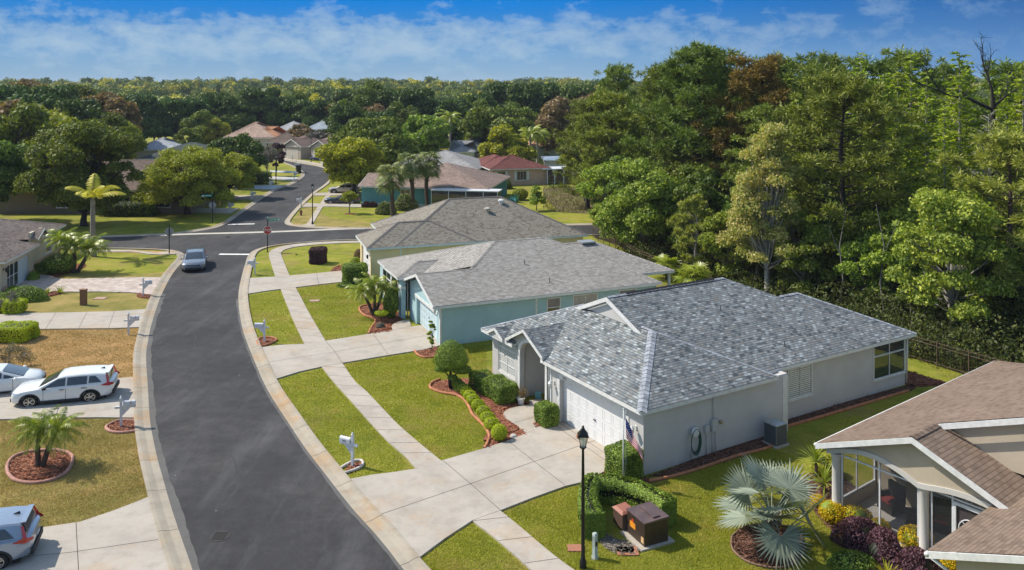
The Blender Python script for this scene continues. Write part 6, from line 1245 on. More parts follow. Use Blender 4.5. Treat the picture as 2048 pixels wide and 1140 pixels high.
# ---- mid-distance trees: prototypes, then copies
protoA = tree('broadleaf_tree', 'tree', 'tree', TP(40, 395), 230, 12.5, 6.6, 1.2, 34, 11000, .34, LM['oak'], darkbark, r0=.35, br=.28)
protoB = tree('broadleaf_tree', 'tree', 'tree', TP(150, 345), 231, 13, 7.4, 1.5, 40, 12000, .36, LM['dark'], darkbark, r0=.35, br=.26, shape='low')
protoC = tree('broadleaf_tree', 'tree', 'tree', TP(95, 370), 232, 12, 6.2, 1.2, 34, 11000, .34, LM['spread'], darkbark, r0=.35, br=.28)
protoD = tree('broadleaf_tree', 'tree', 'tree', TP(215, 330), 233, 13.5, 7., 1.2, 34, 11000, .38, LM['brown'], darkbark, r0=.35, br=.27)
for pr_, lb in ((protoA, 'mid green tree in the left grove behind the big oak'), (protoB, 'very dark broad tree at the back of the left grove'), (protoC, 'yellowish green tree in the left grove above the hidden roofs'), (protoD, 'brownish tree beside the silver roof in the left grove')):
    pr_['label'] = lb
protos = [protoA, protoB, protoC, protoD]
spots = [  # px, base py, proto, scale
 (-60,400,2,1.0),(20,372,3,.95),(-30,350,0,1.1),(90,352,2,1.0),(60,330,1,1.1),(130,380,0,.8),(190,372,2,.72),(215,352,0,.85),(235,338,2,.8),(0,320,1,1.2),(110,315,1,1.15),(160,308,0,1.1),(200,300,1,1.15),(245,318,3,.7),(60,300,3,1.2),(255,300,1,1.),(-60,300,1,1.3),(285,292,1,1.0),(352,290,1,1.0),(395,286,1,.95),(430,283,1,1.),
 (690,304,1,.8),(715,300,0,.95),(745,296,3,.8),(760,305,1,.8),(700,286,1,1.1),(800,300,0,.9),(830,292,1,1.1),(870,290,1,1.0),(905,300,1,.9),(935,296,0,1.0),(960,290,1,1.1),(1030,300,0,.95),(1050,290,1,1.15),(1130,300,0,1.0),(1160,292,1,1.1),(1190,300,3,1.1),(1210,330,0,1.05),(1200,345,2,.8),(1230,350,0,1.0),
 (560,283,1,1.0),(590,281,0,1.0),(520,284,1,1.05),(480,285,1,.95),(620,284,1,1.),(1095,282,1,1.2),(1000,283,1,1.15),(780,283,1,1.2),(740,281,0,1.2),(405,300,0,.7),(432,300,2,.6),(372,322,0,.5)]
for i, (px, py, k, s_) in enumerate(spots):
    c = TP(px, py); copy_tree(protos[k], c, rnd.uniform(0, 6.3), (s_*rnd.uniform(.9, 1.1), s_*rnd.uniform(.9, 1.1), s_*rnd.uniform(.88, 1.08)),
        *[['mid green tree', 'dark broad tree', 'yellowish green tree', 'brownish tree'][k]+' '+('at the left photo edge' if px < 30 else 'behind the big left oak' if px < 170 else 'left of the silver roof' if px < 270 else 'between the far sunlit palms and the rose roof' if px < 450 else 'behind the far row of roofs' if px < 640 else 'behind the big dark olive oak' if px < 800 else 'around the royal palms' if px < 940 else 'behind the maroon and slate roofs' if px < 1080 else 'at the left end of the right woods')+(', nearer row' if py > 310 else ', farther row')]*2)
# ---- distant woods: one mass of crowns on the rising ground
rng = np.random.default_rng(99); Vs = []; MI = []
k = 0
for row in range(30):
    Y = 296+row*15.5; half = Y*.68+40; nn_ = int(2*half/(9.5+row*.16))
    for j in range(nn_):
        x = -half+2*half*(j+rng.uniform(0, 1))/nn_; y = Y+rng.uniform(-7, 7)
        if 0 < x < 22 and y < 320: pass
        hgt = rng.uniform(9.5, 15.0)*(.86 if row < 2 else 1)*(1+.12*math.sin(x*.021+row)+.08*math.sin(x*.055)); cr = rng.uniform(4.2, 7.2); z0 = hill(x, y); n = int((560 if row < 3 else 330 if row < 12 else 180)*cr/5.5)
        nb_ = 9; bl = []
        for b in range(nb_):
            a = rng.uniform(0, 6.28); q = rng.uniform(.1, .72)*cr; hz = rng.uniform(.35, 1)
            bl.append((x+math.cos(a)*q*(1.15-hz*.45), y+math.sin(a)*q*(1.15-hz*.45), z0+hgt*(.42+.45*hz), cr*rng.uniform(.28, .42)))
        P, D = blob_pts(rng, bl, n, .7, .85); D[:, 1] -= .35; V, _ = rot_leaves(rng, P, D, .42 if row < 12 else .6, .65, .8); Vs.append(V); MI.append(np.full(n, rng.choice(4, p=[.42, .3, .2, .08])))
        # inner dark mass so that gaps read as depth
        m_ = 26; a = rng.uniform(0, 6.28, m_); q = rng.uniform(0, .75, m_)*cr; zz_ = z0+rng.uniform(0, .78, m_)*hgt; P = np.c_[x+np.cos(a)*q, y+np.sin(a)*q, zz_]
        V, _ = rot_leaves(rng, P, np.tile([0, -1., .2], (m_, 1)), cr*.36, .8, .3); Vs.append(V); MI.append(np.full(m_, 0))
V = np.concatenate(Vs); MIx = np.concatenate(MI)
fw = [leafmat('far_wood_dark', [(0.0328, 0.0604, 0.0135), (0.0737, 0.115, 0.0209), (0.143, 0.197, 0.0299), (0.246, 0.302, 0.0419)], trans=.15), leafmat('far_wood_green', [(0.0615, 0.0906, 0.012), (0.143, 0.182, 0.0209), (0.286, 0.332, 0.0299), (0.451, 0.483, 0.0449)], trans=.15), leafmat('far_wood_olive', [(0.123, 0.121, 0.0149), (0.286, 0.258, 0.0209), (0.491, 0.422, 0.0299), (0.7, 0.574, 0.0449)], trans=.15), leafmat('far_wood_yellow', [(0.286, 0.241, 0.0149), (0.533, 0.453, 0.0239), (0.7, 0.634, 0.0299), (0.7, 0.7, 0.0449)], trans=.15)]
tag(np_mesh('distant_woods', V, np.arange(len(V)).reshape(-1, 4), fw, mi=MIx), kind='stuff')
# ---- right hand woods
tree('oak_tree', 'dense round dark green tree closest to the pale blue house', 'tree', TP(1283, 512), 240, 9.0, 4.8, .5, 52, 46000, .125, LM['bright'], greybark, r0=.3, br=.27)
tree('pale_maple', 'tall pale yellow green tree in flower between the dark ones', 'tree', (18.6, 60.5, 0), 241, 13.4, 4.3, 1.5, 64, 30000, .1, LM['maple'], palebark, shape='cone', r0=.2, br=.2, shell=.15, twigs=4, spread=1.2)
pine('pine_tree', 'big straight trunked pine with grey green needles behind the grey roof', (24.5, 61.5, 0), 242, 15.6, 5.6, 4.6, 62, LM['pine'], None, darkbark, 80, .36)
pine('pine_tree', 'soft needled young pine left of the pale flowering tree', (14.5, 66, 0), 243, 6.4, 1.9, 1.0, 30, LM['soft'], None, greybark, 60, .3)
pine('pine_tree', 'blurry grey green pine at the right photo edge above the fence', (30.5, 51, 0), 244, 12.2, 4.4, 1.2, 60, LM['soft'], None, pinebark, 80, .32)
tree('oak_tree', 'sunlit leafy tree at the right above the tan roof', 'tree', (26.8, 50.5, 0), 245, 9.3, 4.4, 1.2, 54, 36000, .11, LM['bright'], palebark, r0=.18, br=.22, shell=.35, shape='column')
pine('pine_tree', 'tallest dark pine left of centre in the woods skyline', (18.5, 83, 0), 246, 18.9, 6.4, 2.2, 80, LM['pine'], None, darkbark, 70, .42)
pine('pine_tree', 'rusty brown needled tree in the woods skyline', (24.0, 80, 0), 247, 17.6, 5.4, 2.0, 74, LM['pinebrown'], None, darkbark, 80, .36)
pine('pine_tree', 'dark pine standing lowest at the left end of the woods', (11.5, 97, 0), 248, 14.2, 5.0, 1.6, 70, LM['pine'], None, darkbark, 70, .42)
cypress('cypress_tree', 'sparse silvery bare cypress with pale twigs at the right', (34.6, 60, 0), 249, 13.4, 4.0, 1.6, 90, LM['soft'], None, palebark, 16, .12, bare=True)
cypress('cypress_tree', 'bright yellow green cypress with pale trunk in front of the rest', (29.6, 66, 0), 250, 16.4, 3.6, 3., 90, LM['cyp'], None, palebark, 90, .17)
ft = cypress('cypress_tree', 'tall thin feathery cypress tip rising over the skyline', (31.2, 74, 0), 251, 18.4, 3.4, 4., 80, LM['cyp'], None, palebark, 60, .18)
# dead snag
sn = empty('dead_tree', 'bare dark dead tree with crooked branches against the sky', 'tree', (40.6, 70, 0)); T = M(); rr = random.Random(5)
def branch(p, d, L_, r_, dep):
    pts = [p]; q = Vector(p); dd = Vector(d).normalized()
    for i in range(5): q = q+dd*L_/5; dd = (dd+Vector((rr.gauss(0, .22), rr.gauss(0, .1), rr.gauss(.03, .16)))).normalized(); pts.append(q.copy())
    T.tube(pts, [r_*(1-.14*i) for i in range(6)], 5, cap=False)
    if dep:
        for i in (1, 2, 3, 4, 5): 
            if rr.random() < .9: branch(pts[i], (dd+Vector((rr.gauss(0, .7), rr.gauss(0, .3), rr.gauss(.25, .5)))).normalized(), L_*rr.uniform(.35, .6), r_*.42, dep-1)
T.tube([(0, 0, 0), (.1, 0, 8), (0, 0, 14.5)], [.3, .24, .17], 8, cap=False)
branch(Vector((0, 0, 13.4)), (-.92, 0, .42), 6.2, .17, 3); branch(Vector((0, 0, 14.4)), (-.15, 0, 1.), 3.6, .14, 3); branch(Vector((0, 0, 13.6)), (.8, 0, .7), 3.2, .12, 2)
T.build('trunk', darkbark, sn, smooth=True)
# understorey and back rows: prototypes copied
pP = pine('pine_tree', 'dark pine of the woods behind the yard fence', (16.2, 90, 0), 252, 17.2, 5.4, 1.8, 64, LM['pine'], None, darkbark, 56, .42)
pQ = cypress('cypress_tree', 'yellow green cypress of the woods behind the yard fence', (33.5, 72, 0), 253, 16.6, 3.4, 2.4, 84, LM['cyp'], None, palebark, 80, .2)
pU = tree('understorey_tree', 'leafy understorey tree of the woods behind the yard fence', 'tree', (21.5, 62, 0), 254, 6.4, 3.0, .5, 34, 12000, .13, LM['bright'], greybark, r0=.12, br=.26, shell=.35)
pV = tree('understorey_tree', 'dark understorey tree of the woods behind the yard fence', 'tree', (15.8, 71, 0), 255, 7.5, 3.4, .5, 36, 12000, .15, LM['oak'], palebark, r0=.14, br=.27, shell=.4)
gp = {0: ('dark pines of the woods behind the fence',), 1: ('cypresses of the woods behind the fence',), 2: ('leafy understorey trees behind the fence',), 3: ('dark understorey trees behind the fence',)}
KW = ['dark needled pine', 'feathery yellow green cypress', 'leafy light green understorey tree', 'dark leafed understorey tree']
wood = [(pP,0,[(9.5,104,.78),(13.5,108,.85),(21.5,88,1.06),(27.8,86,1.04),(31,92,1.0),(15,118,1.0),(22,112,1.05),(29,78,.98),(36,84,1.0),(42,88,1.05),(47,78,1.0),(44,66,.95),(26,104,1.),(34,104,1.),(50,95,1.),(28.0,69,.72),(22.5,73,.78),(41.5,57,.9),(36.5,96,1.04),(58,85,1.)]),
        (pQ,1,[(33.5,79,1.06),(37,74,1.05),(38.5,80,1.08),(27.2,80,1.03),(41,76,1.08),(36.2,67,.97),(46,84,1.1),(30.6,84,1.06),(43,72,1.02),(39.5,64,1.),(48,70,1.05),(34.5,88,1.1),(40,90,1.12),(37.8,58,.9),(25.4,74,.9),(31.8,61,.82)]),
        (pU,2,[(17,64,.9),(26,56,.95),(29.5,55,1.1),(24.2,57,.8),(22.6,66,1.2),(33,49,.9),(31.5,53.5,1.15),(36,50,1.2),(20,69,1.1),(28,60,1.1),(14.6,76.5,.9),(35,56,1.3),(40,52,1.2),(10.4,90,1.1),(9.4,86,.55)]),
        (pV,3,[(12.2,85,.9),(19.5,66,.9),(25.5,63,1.),(30,64,1.1),(18,76,1.1),(22,78,1.1),(27,70,1.1),(33,60,1.1),(13,92,1.1),(24,68,1.0),(37,63,1.2),(16.5,80.5,1.1),(28.4,57,.75),(30.4,58,1.),(20.6,58.5,.62),(23.4,60.5,.8),(26.4,53.6,.62),(29.6,51,.6),(38,56,1.1),(42,60,1.2)])]
def zone(x, y, tall):
    px = CX+F*x/y; a = 'at the left end of the woods' if px < 1240 else 'above the pale blue house roof' if px < 1440 else 'above the grey house ridge' if px < 1640 else 'above the right half of the grey roof' if px < 1800 else 'above the fence right of the grey house' if px < 1940 else 'at the right photo edge'
    return a+(', front row' if y < 62 else ', second row' if y < 74 else ', third row' if y < 86 else ', back row')
for pr_, k, lst in wood:
    for (x, y, s_) in lst: copy_tree(pr_, (x, y), rnd.uniform(0, 6.3), (s_*rnd.uniform(.9, 1.15), s_*rnd.uniform(.9, 1.15), s_*rnd.uniform(.94, 1.04)), *[KW[k]+' '+zone(x, y, 0)]*2)
# slim bare trunks in the shade of the woods
tk = empty('dead_sapling', 'slim pale leafless trunk standing in the shade of the woods', 'tree trunk', (22.3, 56.6), group='slim pale trunks in the shade'); T = M(); T.tube([(0, 0, 0), (.3, 0, 2.2), (.1, .1, 4.5), (.6, .2, 7)], [.06, .05, .035, .015], 7, cap=False); T.tube([(.1, .1, 4.), (-.7, .1, 6.)], [.025, .01], 5, cap=False); T.build('stem', greybark, tk, smooth=True)
for (x, y, s_) in ((24.6,54.6,1.1),(27.2,52.2,.9),(28.6,51.4,1.2),(30.2,50.4,1.),(19.3,61.8,1.),(17.4,63.4,.8),(32.3,48.9,1.2),(25.7,53.3,.7),(31.2,50.1,.9)): copy_tree(tk, (x, y), rnd.uniform(0, 6.3), s_)
fan_palm('palmetto', 'palmetto clump left of the grey roof at the fence', (13.6, 62.5, 0), [(0, 0, 0), (0, 0, .5), (0, 0, .9)], .12, 26, .9, .8, 256, LM['palm'], seg=16, emin=-.1, emax=1.4, droop=.3)
fan_palm('palmetto', 'palmetto clump behind the blue house lanai post', (12.3, 66.0, 0), [(0, 0, 0), (0, 0, .4), (0, 0, .8)], .12, 24, .9, .8, 257, LM['palm'], seg=16, emin=-.1, emax=1.4, droop=.3)
# reeds in the marsh
rng = np.random.default_rng(77); n = 4500; px = rng.uniform(1086, 1262, n); py = rng.uniform(372, 430, n); Y = F*H/(py-HY); X = (px-CX)/F*Y; hgt = rng.uniform(.12, .38, n); a = rng.uniform(0, 6.28, n); s_ = .06
keep = (py < 426-.25*(1120-px).clip(0)) ; X, Y, hgt, a = X[keep], Y[keep], hgt[keep], a[keep]; n = len(X)
V = np.stack([np.c_[X-np.cos(a)*s_, Y-np.sin(a)*s_, np.zeros(n)], np.c_[X+np.cos(a)*s_, Y+np.sin(a)*s_, np.zeros(n)], np.c_[X+rng.normal(0, .12, n), Y+rng.normal(0, .12, n), hgt]], 1).reshape(-1, 3)
tag(np_mesh('reeds', V, np.arange(n*3).reshape(-1, 3), leafmat('reed_blades', [(.12, .11, .045), (.2, .17, .08), (.27, .2, .11), (.2, .22, .06)]), k=3), kind='stuff')
# ------------------------------------------------------------------ vehicles: local x forward, y left
tyre = plain('tyre_rubber', (.018, .018, .018), .85); clad = plain('black_cladding', (.022, .022, .024), .7)
CARGLASS = glassmat('car_glass', (.02, .032, .04), .02); HEADL = plain('headlamp', (.7, .72, .75), .08, coat=1, spec=1); TAILL = plain('tail_lamp', (.42, .012, .012), .15, coat=1); ALLOY = plain('alloy_rim', (.52, .52, .5), .28, .85); CHROME = plain('chrome_trim', (.65, .66, .68), .12, 1.)
def carpaint(name, c, metal=0.):
    if name in MATS: return MATS[name]
    m, t, b = base(name, .3, metal, .5); b.inputs['Base Color'].default_value = (*c, 1); b.inputs['Coat Weight'].default_value = 1; b.inputs['Coat Roughness'].default_value = .03
    tc = N(t, 'ShaderNodeTexCoord').outputs['Object']; L(t, ramp_(t, noise_(t, tc, 3, 3), [(.3, .24), (.7, .4)]), b.inputs['Roughness']); MATS[name] = m; return m
def car(name, label, loc, rz, paint, kind='suv', detail=True, cat='car', rails=False, group=None, cladding=True):
    root = empty(name, label, cat, loc, rz, group)
    if kind == 'suv':
        L_, W_, wr, wx = 4.6, .93, .35, (1.38, -1.28); belt = 1.06
        # x, half width, bottom z, side shoulder z, deck z
        st = [(2.3,.62,.36,.62,.70),(2.24,.76,.30,.72,.82),(2.1,.86,.26,.80,.93),(1.8,.91,.25,.88,.99),(1.3,.925,.25,.95,1.045),(.95,.93,.25,.99,1.09),(.4,.93,.25,1.01,1.10),(-.4,.93,.25,1.03,1.11),(-1.2,.93,.25,1.05,1.13),(-1.8,.915,.28,1.06,1.14),(-2.12,.87,.34,1.05,1.13),(-2.26,.78,.42,1.0,1.08),(-2.3,.64,.5,.9,.98)]
        gh = [(1.08,1.06,1.075,.86,.74),(.18,1.08,1.60,.87,.64),(-.1,1.08,1.655,.87,.635),(-.8,1.09,1.675,.87,.63),(-1.5,1.10,1.65,.86,.61),(-1.93,1.11,1.60,.84,.585),(-2.12,1.08,1.10,.8,.70)]
        wins = [(.78,-.16,.06,.9,.42),(-.24,-1.12,.06,.9,0),(-1.2,-1.78,.12,.86,-.30)]
    elif kind == 'hatch':
        L_, W_, wr, wx = 4.1, .85, .30, (1.3, -1.2)
        st = [(2.05,.56,.34,.52,.62),(1.98,.72,.24,.64,.76),(1.8,.80,.2,.76,.9),(1.4,.84,.2,.88,1.0),(.9,.85,.2,.94,1.05),(.2,.85,.2,.97,1.06),(-.8,.85,.2,1.0,1.08),(-1.5,.84,.22,1.02,1.1),(-1.9,.8,.3,1.,1.08),(-2.05,.66,.45,.9,.98)]
        gh = [(1.35,.98,.99,.76,.62),(.25,1.03,1.47,.8,.6),(-.2,1.04,1.53,.8,.59),(-1.0,1.06,1.52,.8,.57),(-1.6,1.08,1.42,.78,.54),(-1.95,1.05,1.08,.74,.62)]
        wins = [(1.0,.42,.08,.75,.4),(.34,-.4,.06,.9,.0),(-.5,-1.25,.06,.88,-.2)]
    else:
        L_, W_, wr, wx = 4.7, .91, .32, (1.42, -1.36)
        st = [(2.35,.6,.34,.52,.6),(2.28,.78,.24,.6,.7),(2.05,.86,.2,.68,.8),(1.6,.9,.2,.76,.87),(1.0,.91,.2,.84,.93),(.3,.91,.2,.87,.95),(-.7,.91,.2,.89,.97),(-1.5,.905,.2,.92,1.0),(-2.,.88,.26,.93,1.01),(-2.28,.8,.36,.88,.97),(-2.35,.66,.46,.78,.88)]
        gh = [(1.05,.9,.91,.82,.68),(.2,.93,1.36,.84,.6),(-.2,.93,1.43,.84,.59),(-.8,.95,1.42,.84,.57),(-1.2,.96,1.33,.83,.56),(-1.75,.98,1.0,.8,.62)]
        wins = [(.72,-.18,.06,.88,.4),(-.27,-1.05,.06,.86,-.24)]
    b = M(); K = None
    for (x, w_, zb, zs, zt) in st:
        h_ = [(0, zb), (w_*.86, zb), (w_*.98, zb+.09), (w_, zb+(zs-zb)*.55), (w_*.985, zs-.02), (w_*.94, zs+(zt-zs)*.45), (w_*.8, zt-.015), (w_*.4, zt+.012), (0, zt+.02)]
        ring = h_+[(-p[0], p[1]) for p in h_[-2:0:-1]]; K = len(ring); b.v += [(x-.05*(abs(y_)/w_)**3*(1 if x > 1.5 else -1 if x < -1.5 else 0), y_, z_) for y_, z_ in ring]
    n = len(st)
    for i in range(n-1):
        for k in range(K): b.f.append([i*K+k, i*K+(k+1) % K, (i+1)*K+(k+1) % K, (i+1)*K+k]); b.mi.append(0); b.uv.append(None)
    b.f.append(list(range(K))[::-1]); b.f.append([(n-1)*K+k for k in range(K)]); b.mi += [0, 0]; b.uv += [None, None]
    me = bpy.data.meshes.new('tmp'); me.from_pydata(b.v, [], b.f); bm = bmesh.new(); bm.from_mesh(me); bmesh.ops.recalc_face_normals(bm, faces=bm.faces); bm.to_mesh(me); bm.free()
    bo = bpy.data.objects.new('tmp', me); COL.objects.link(bo); cuts = []
    for x in wx:
        for sg in (1, -1):
            cm = M(); cm.tube([(x, sg*(W_-.24), wr), (x, sg*(W_+.2), wr)], wr+.055, 22); co = cm.build('tmpc', paint); cuts.append(co)
            bmx = bmesh.new(); bmx.from_mesh(co.data); bmesh.ops.recalc_face_normals(bmx, faces=bmx.faces); bmx.to_mesh(co.data); bmx.free()
            md = bo.modifiers.new('b', 'BOOLEAN'); md.object = co; md.operation = 'DIFFERENCE'; md.solver = 'EXACT'
    bpy.context.view_layer.update(); dm = bpy.data.meshes.new_from_object(bo.evaluated_get(bpy.context.evaluated_depsgraph_get()))
    for c in cuts: bpy.data.objects.remove(c)
    bpy.data.objects.remove(bo)
    dm.materials.clear(); dm.materials.append(paint); dm.name = 'body'; dm.polygons.foreach_set('use_smooth', [True]*len(dm.polygons)); dm.set_sharp_from_angle(angle=R(32)); body = bpy.data.objects.new('body', dm); COL.objects.link(body); body.parent = root
    # greenhouse shell
    q = M(); K2 = 7
    for (x, zb, zt, wb, wt) in gh:
        hp = [(wb, zb-.05), (wt+.06, zt-.075), (wt, zt-.02), (0, zt+.018)]; ring = hp+[(-p[0], p[1]) for p in hp[-2::-1]]; q.v += [(x, a_, c_) for a_, c_ in ring]
    for i in range(len(gh)-1):
        for k in range(K2-1): q.f.append([i*K2+k, i*K2+k+1, (i+1)*K2+k+1, (i+1)*K2+k]); q.mi.append(0); q.uv.append(None)
    q.f.append([(len(gh)-1)*K2+k for k in range(K2)]); q.mi.append(0); q.uv.append(None)
    q.build('cabin', paint, root, auto=25)
    def S(x, t, sg, off=.007):
        i = 0
        while i < len(gh)-2 and x < gh[i+1][0]: i += 1
        a, c = gh[i], gh[i+1]; f = (a[0]-x)/(a[0]-c[0]); zb, zt, wb, wt = [a[j]*(1-f)+c[j]*f for j in (1, 2, 3, 4)]
        z0 = zb-.0; y0 = wb*(1-.05/(zt-zb+.01)*0); return (x, sg*(y0*(1-t)+(wt+.06)*t+off), z0*(1-t)+(zt-.085)*t)
    for (x0, x1, t0, t1, slant) in wins:
        for sg in (1, -1):
            g_ = M(); top = []; bot = []
            for k in range(9):
                u = k/8; xb = x0+(x1-x0)*u; sh = slant if slant > 0 else 0; s2 = slant if slant < 0 else 0
                xt = (x0-sh)+((x1-s2)-(x0-sh))*u if slant >= 0 else x0+((x1-s2)-x0)*u
                bot.append(S(xb, t0, sg)); top.append(S(min(xt, x0), t1, sg))
            g_.v = bot+top; 
            for k in range(8): g_.f.append([k, k+1, 9+k+1, 9+k]); g_.mi.append(0); g_.uv.append(None)
            g_.build('side_window', CARGLASS, root)
    def band(i, j, t0, t1, wfac, name, off=.01):
        a, c = gh[i], gh[j]; g_ = M(); dx, dz = a[0]-c[0], c[2]-a[2]; ln = math.hypot(dx, dz); nx_, nz_ = abs(dz)/ln*(1 if i < j else -1)*off, dx/ln*off*(1 if i < j else 1)
        for t in (t0, (t0+t1)/2, t1):
            x = a[0]*(1-t)+c[0]*t; z = a[2]*(1-t)+c[2]*t; w_ = (a[4]*(1-t)+c[4]*t)*wfac
            for y in (-1, -.5, 0, .5, 1): g_.v.append((x+nx_, y*w_, z+abs(nz_)+.018*(1-y*y)+.004))
        for r_ in range(2):
            for k in range(4): g_.f.append([r_*5+k, r_*5+k+1, (r_+1)*5+k+1, (r_+1)*5+k]); g_.mi.append(0); g_.uv.append(None)
        return g_.build(name, CARGLASS, root, smooth=True)
    band(0, 1, .07, .93, .97, 'windscreen'); m_ = len(gh)
    a, c = gh[-2], gh[-1]; g_ = M()
    for t in (.1, .5, .82):
        x = a[0]*(1-t)+c[0]*t; z = a[2]*(1-t)+c[2]*t; w_ = (a[4]*(1-t)+c[4]*t)*.93
        for y in (-1, -.5, 0, .5, 1): g_.v.append((x-.02, y*w_, z+.012+.012*(1-y*y)))
    for r_ in range(2):
        for k in range(4): g_.f.append([r_*5+k, r_*5+k+1, (r_+1)*5+k+1, (r_+1)*5+k]); g_.mi.append(0); g_.uv.append(None)
    g_.build('rear_window', CARGLASS, root, smooth=True)
    # wheels
    for x in wx:
        for sg in (1, -1):
            wm = M(); y1 = sg*(W_-.005); y0 = sg*(W_-.22); wm.tube([(x, y0, wr), (x, y0+sg*.03, wr), (x, y1-sg*.03, wr), (x, y1, wr)], [wr-.03, wr, wr, wr-.035], 26); wo = wm.build('wheel', tyre, root, auto=35)
            rm = M(); rr_ = wr*.66
            for k in range(5):
                a_ = 2*math.pi*k/5; 
                for da in (-.2, .2):
                    rm.tube([(x+.05*math.cos(a_), y1+sg*.012, wr+.05*math.sin(a_)), (x+rr_*.95*math.cos(a_+da), y1+sg*.004, wr+rr_*.95*math.sin(a_+da))], [.028, .02], 4)
            N_ = 24; rm.tube([(x+rr_*math.cos(2*math.pi*k/N_), y1+sg*.004, wr+rr_*math.sin(2*math.pi*k/N_)) for k in range(N_+1)], .018, 5, cap=False); rm.tube([(x, y1-sg*.02, wr), (x, y1+sg*.02, wr)], .06, 10)
            rm.build('rim', ALLOY, wo, auto=40); dk = M(); dk.tube([(x, y1+sg*.0005, wr), (x, y1+sg*.001, wr)], rr_, 20); dk.build('rim_well', blackmetal, wo)
            if cladding:
                am = M(); NN = 16
                for k in range(NN+1):
                    a_ = math.pi*k/NN*1.08-.04*math.pi; 
                    for r_, yy in ((wr+.045, W_-.06), (wr+.05, W_+.012), (wr+.12, W_+.006), (wr+.125, W_-.06)): am.v.append((x+r_*math.cos(a_), sg*yy, wr+r_*math.sin(a_)))
                for k in range(NN):
                    for j in range(3): am.f.append([k*4+j, k*4+j+1, k*4+5+j, k*4+4+j]); am.mi.append(0); am.uv.append(None)
                am.build('wheel_arch_trim', clad, root, smooth=True)
    u = M(); u.box((-L_/2+.35, -W_+.12, .2), (L_/2-.35, W_-.12, .4)); u.build('underbody', blackmetal, root)
    if cladding:
        for sg in (1, -1): s_ = M(); s_.box((wx[1]+wr+.12, sg*(W_-.04), .22), (wx[0]-wr-.12, sg*(W_+.012), .36)); s_.build('sill_trim', clad, root)
    # lamps, bumpers, grille
    fx = L_/2; zf = .78 if kind == 'suv' else .66
    for sg in (1, -1):
        l_ = M(); y_ = W_
        l_.add([(fx-.06, sg*.5, zf-.05), (fx-.24, sg*(y_-.095), zf-.04), (fx-.52, sg*(y_-.02), zf+.05), (fx-.5, sg*(y_-.05), zf+.13), (fx-.2, sg*(y_-.16), zf+.10), (fx-.06, sg*.52, zf+.035)], [(0, 1, 4, 5), (1, 2, 3, 4)]); l_.v = [(v[0]+.02, v[1]*1.012, v[2]+.01) for v in l_.v]; l_.build('headlight', HEADL, root)
        l_ = M(); zt_ = 1.0 if kind == 'suv' else .78
        if kind == 'suv': pts_ = [(-1.72, .92, 1.0), (-2.1, .885, .93), (-2.29, .72, .96), (-2.30, .70, 1.06), (-2.14, .845, 1.12), (-2.0, .72, 1.55), (-1.93, .72, 1.55), (-2.02, .86, 1.13)]; fs = [(0, 1, 4, 7), (1, 2, 3, 4), (4, 5, 6, 7)]
        else: pts_ = [(-fx+.32, W_-.02, zt_), (-fx+.06, W_-.12, zt_-.04), (-fx+.0, W_-.35, zt_), (-fx+.0, W_-.35, zt_+.13), (-fx+.08, W_-.12, zt_+.14), (-fx+.34, W_-.02, zt_+.12)]; fs = [(0, 1, 4, 5), (1, 2, 3, 4)]
        l_.add([(p[0]-.012, sg*(p[1]+.012), p[2]) for p in pts_], fs); l_.build('tail_light', TAILL, root)
        m = M(); xm = gh[0][0]-.36; m.lathe([(.02, -.07), (.085, -.05), (.1, .02), (.06, .08), (.01, .09)], (xm, sg*(W_+.12), belt+.04 if kind == 'suv' else 1.0), 10); m.tube([(xm-.02, sg*(W_-.08), (belt if kind == 'suv' else .96)), (xm, sg*(W_+.08), (belt if kind == 'suv' else .96)+.02)], .025, 6); m.build('wing_mirror', paint if kind != 'suv' or rails else clad, root, smooth=True)
        for k, xh in enumerate((-.02, -.98) if kind != 'hatch' else (.02, -.85)):
            m = M(); zh = .93 if kind == 'suv' else .84; m.box((xh-.1, sg*(W_-.02), zh-.014), (xh+.1, sg*(W_+.03), zh+.014)); m.build('door_handle', clad if kind == 'suv' else paint, root)
        if rails: m = M(); m.tube([(.1, sg*.62, 1.64), (0, sg*.63, 1.70), (-1.5, sg*.6, 1.70), (-1.7, sg*.58, 1.63)], .022, 6); m.build('roof_rail', CHROME, root, smooth=True)
    gr = M(); gr.box((fx-.14, -.52, zf-.10), (fx+.005, .52, zf+.03)); gr.box((fx-.2, -.6, .34), (fx-.005, .6, .5)); gr.build('grille', clad, root)
    ch = M(); ch.tube([(fx-.02, -.56, zf+.05), (fx+.012, 0, zf+.0), (fx-.02, .56, zf+.05)], .018, 6); ch.build('grille_bar', CHROME, root)
    rb_ = M(); rb_.box((-fx-.01, -.7, .36 if kind == 'suv' else .28), (-fx+.2, .7, .6 if kind == 'suv' else .42)); rb_.build('rear_bumper', clad, root)
    if kind == 'suv':
        pl = M(); pl.box((-fx-.02, -.16, .78), (-fx+.05, .16, .88)); pl.build('number_plate', plain('plate_white', (.6, .62, .6), .5), root)
        fn = M(); fn.add([(-1.55, 0, 1.665), (-1.78, .02, 1.65), (-1.78, -.02, 1.65), (-1.76, 0, 1.75)], [(0, 1, 3), (0, 3, 2), (1, 2, 3)]); fn.build('antenna_fin', clad, root)
        if not rails:
            sp_ = M(); sp_.box((-2.06, -.6, 1.585), (-1.9, .6, 1.62)); sp_.build('roof_spoiler', paint, root)
    # door shut lines
    sl_ = M()
    for sg in (1, -1):
        for xh in ((.78, -.2, -1.12) if kind != 'hatch' else (.85, -.45)):
            sl_.box((xh-.006, sg*(W_-.02), .38), (xh+.006, sg*(W_+.004), .97))
    sl_.build('door_gap', blackmetal, root)
    root.scale = (1, 1, .82)
    return root
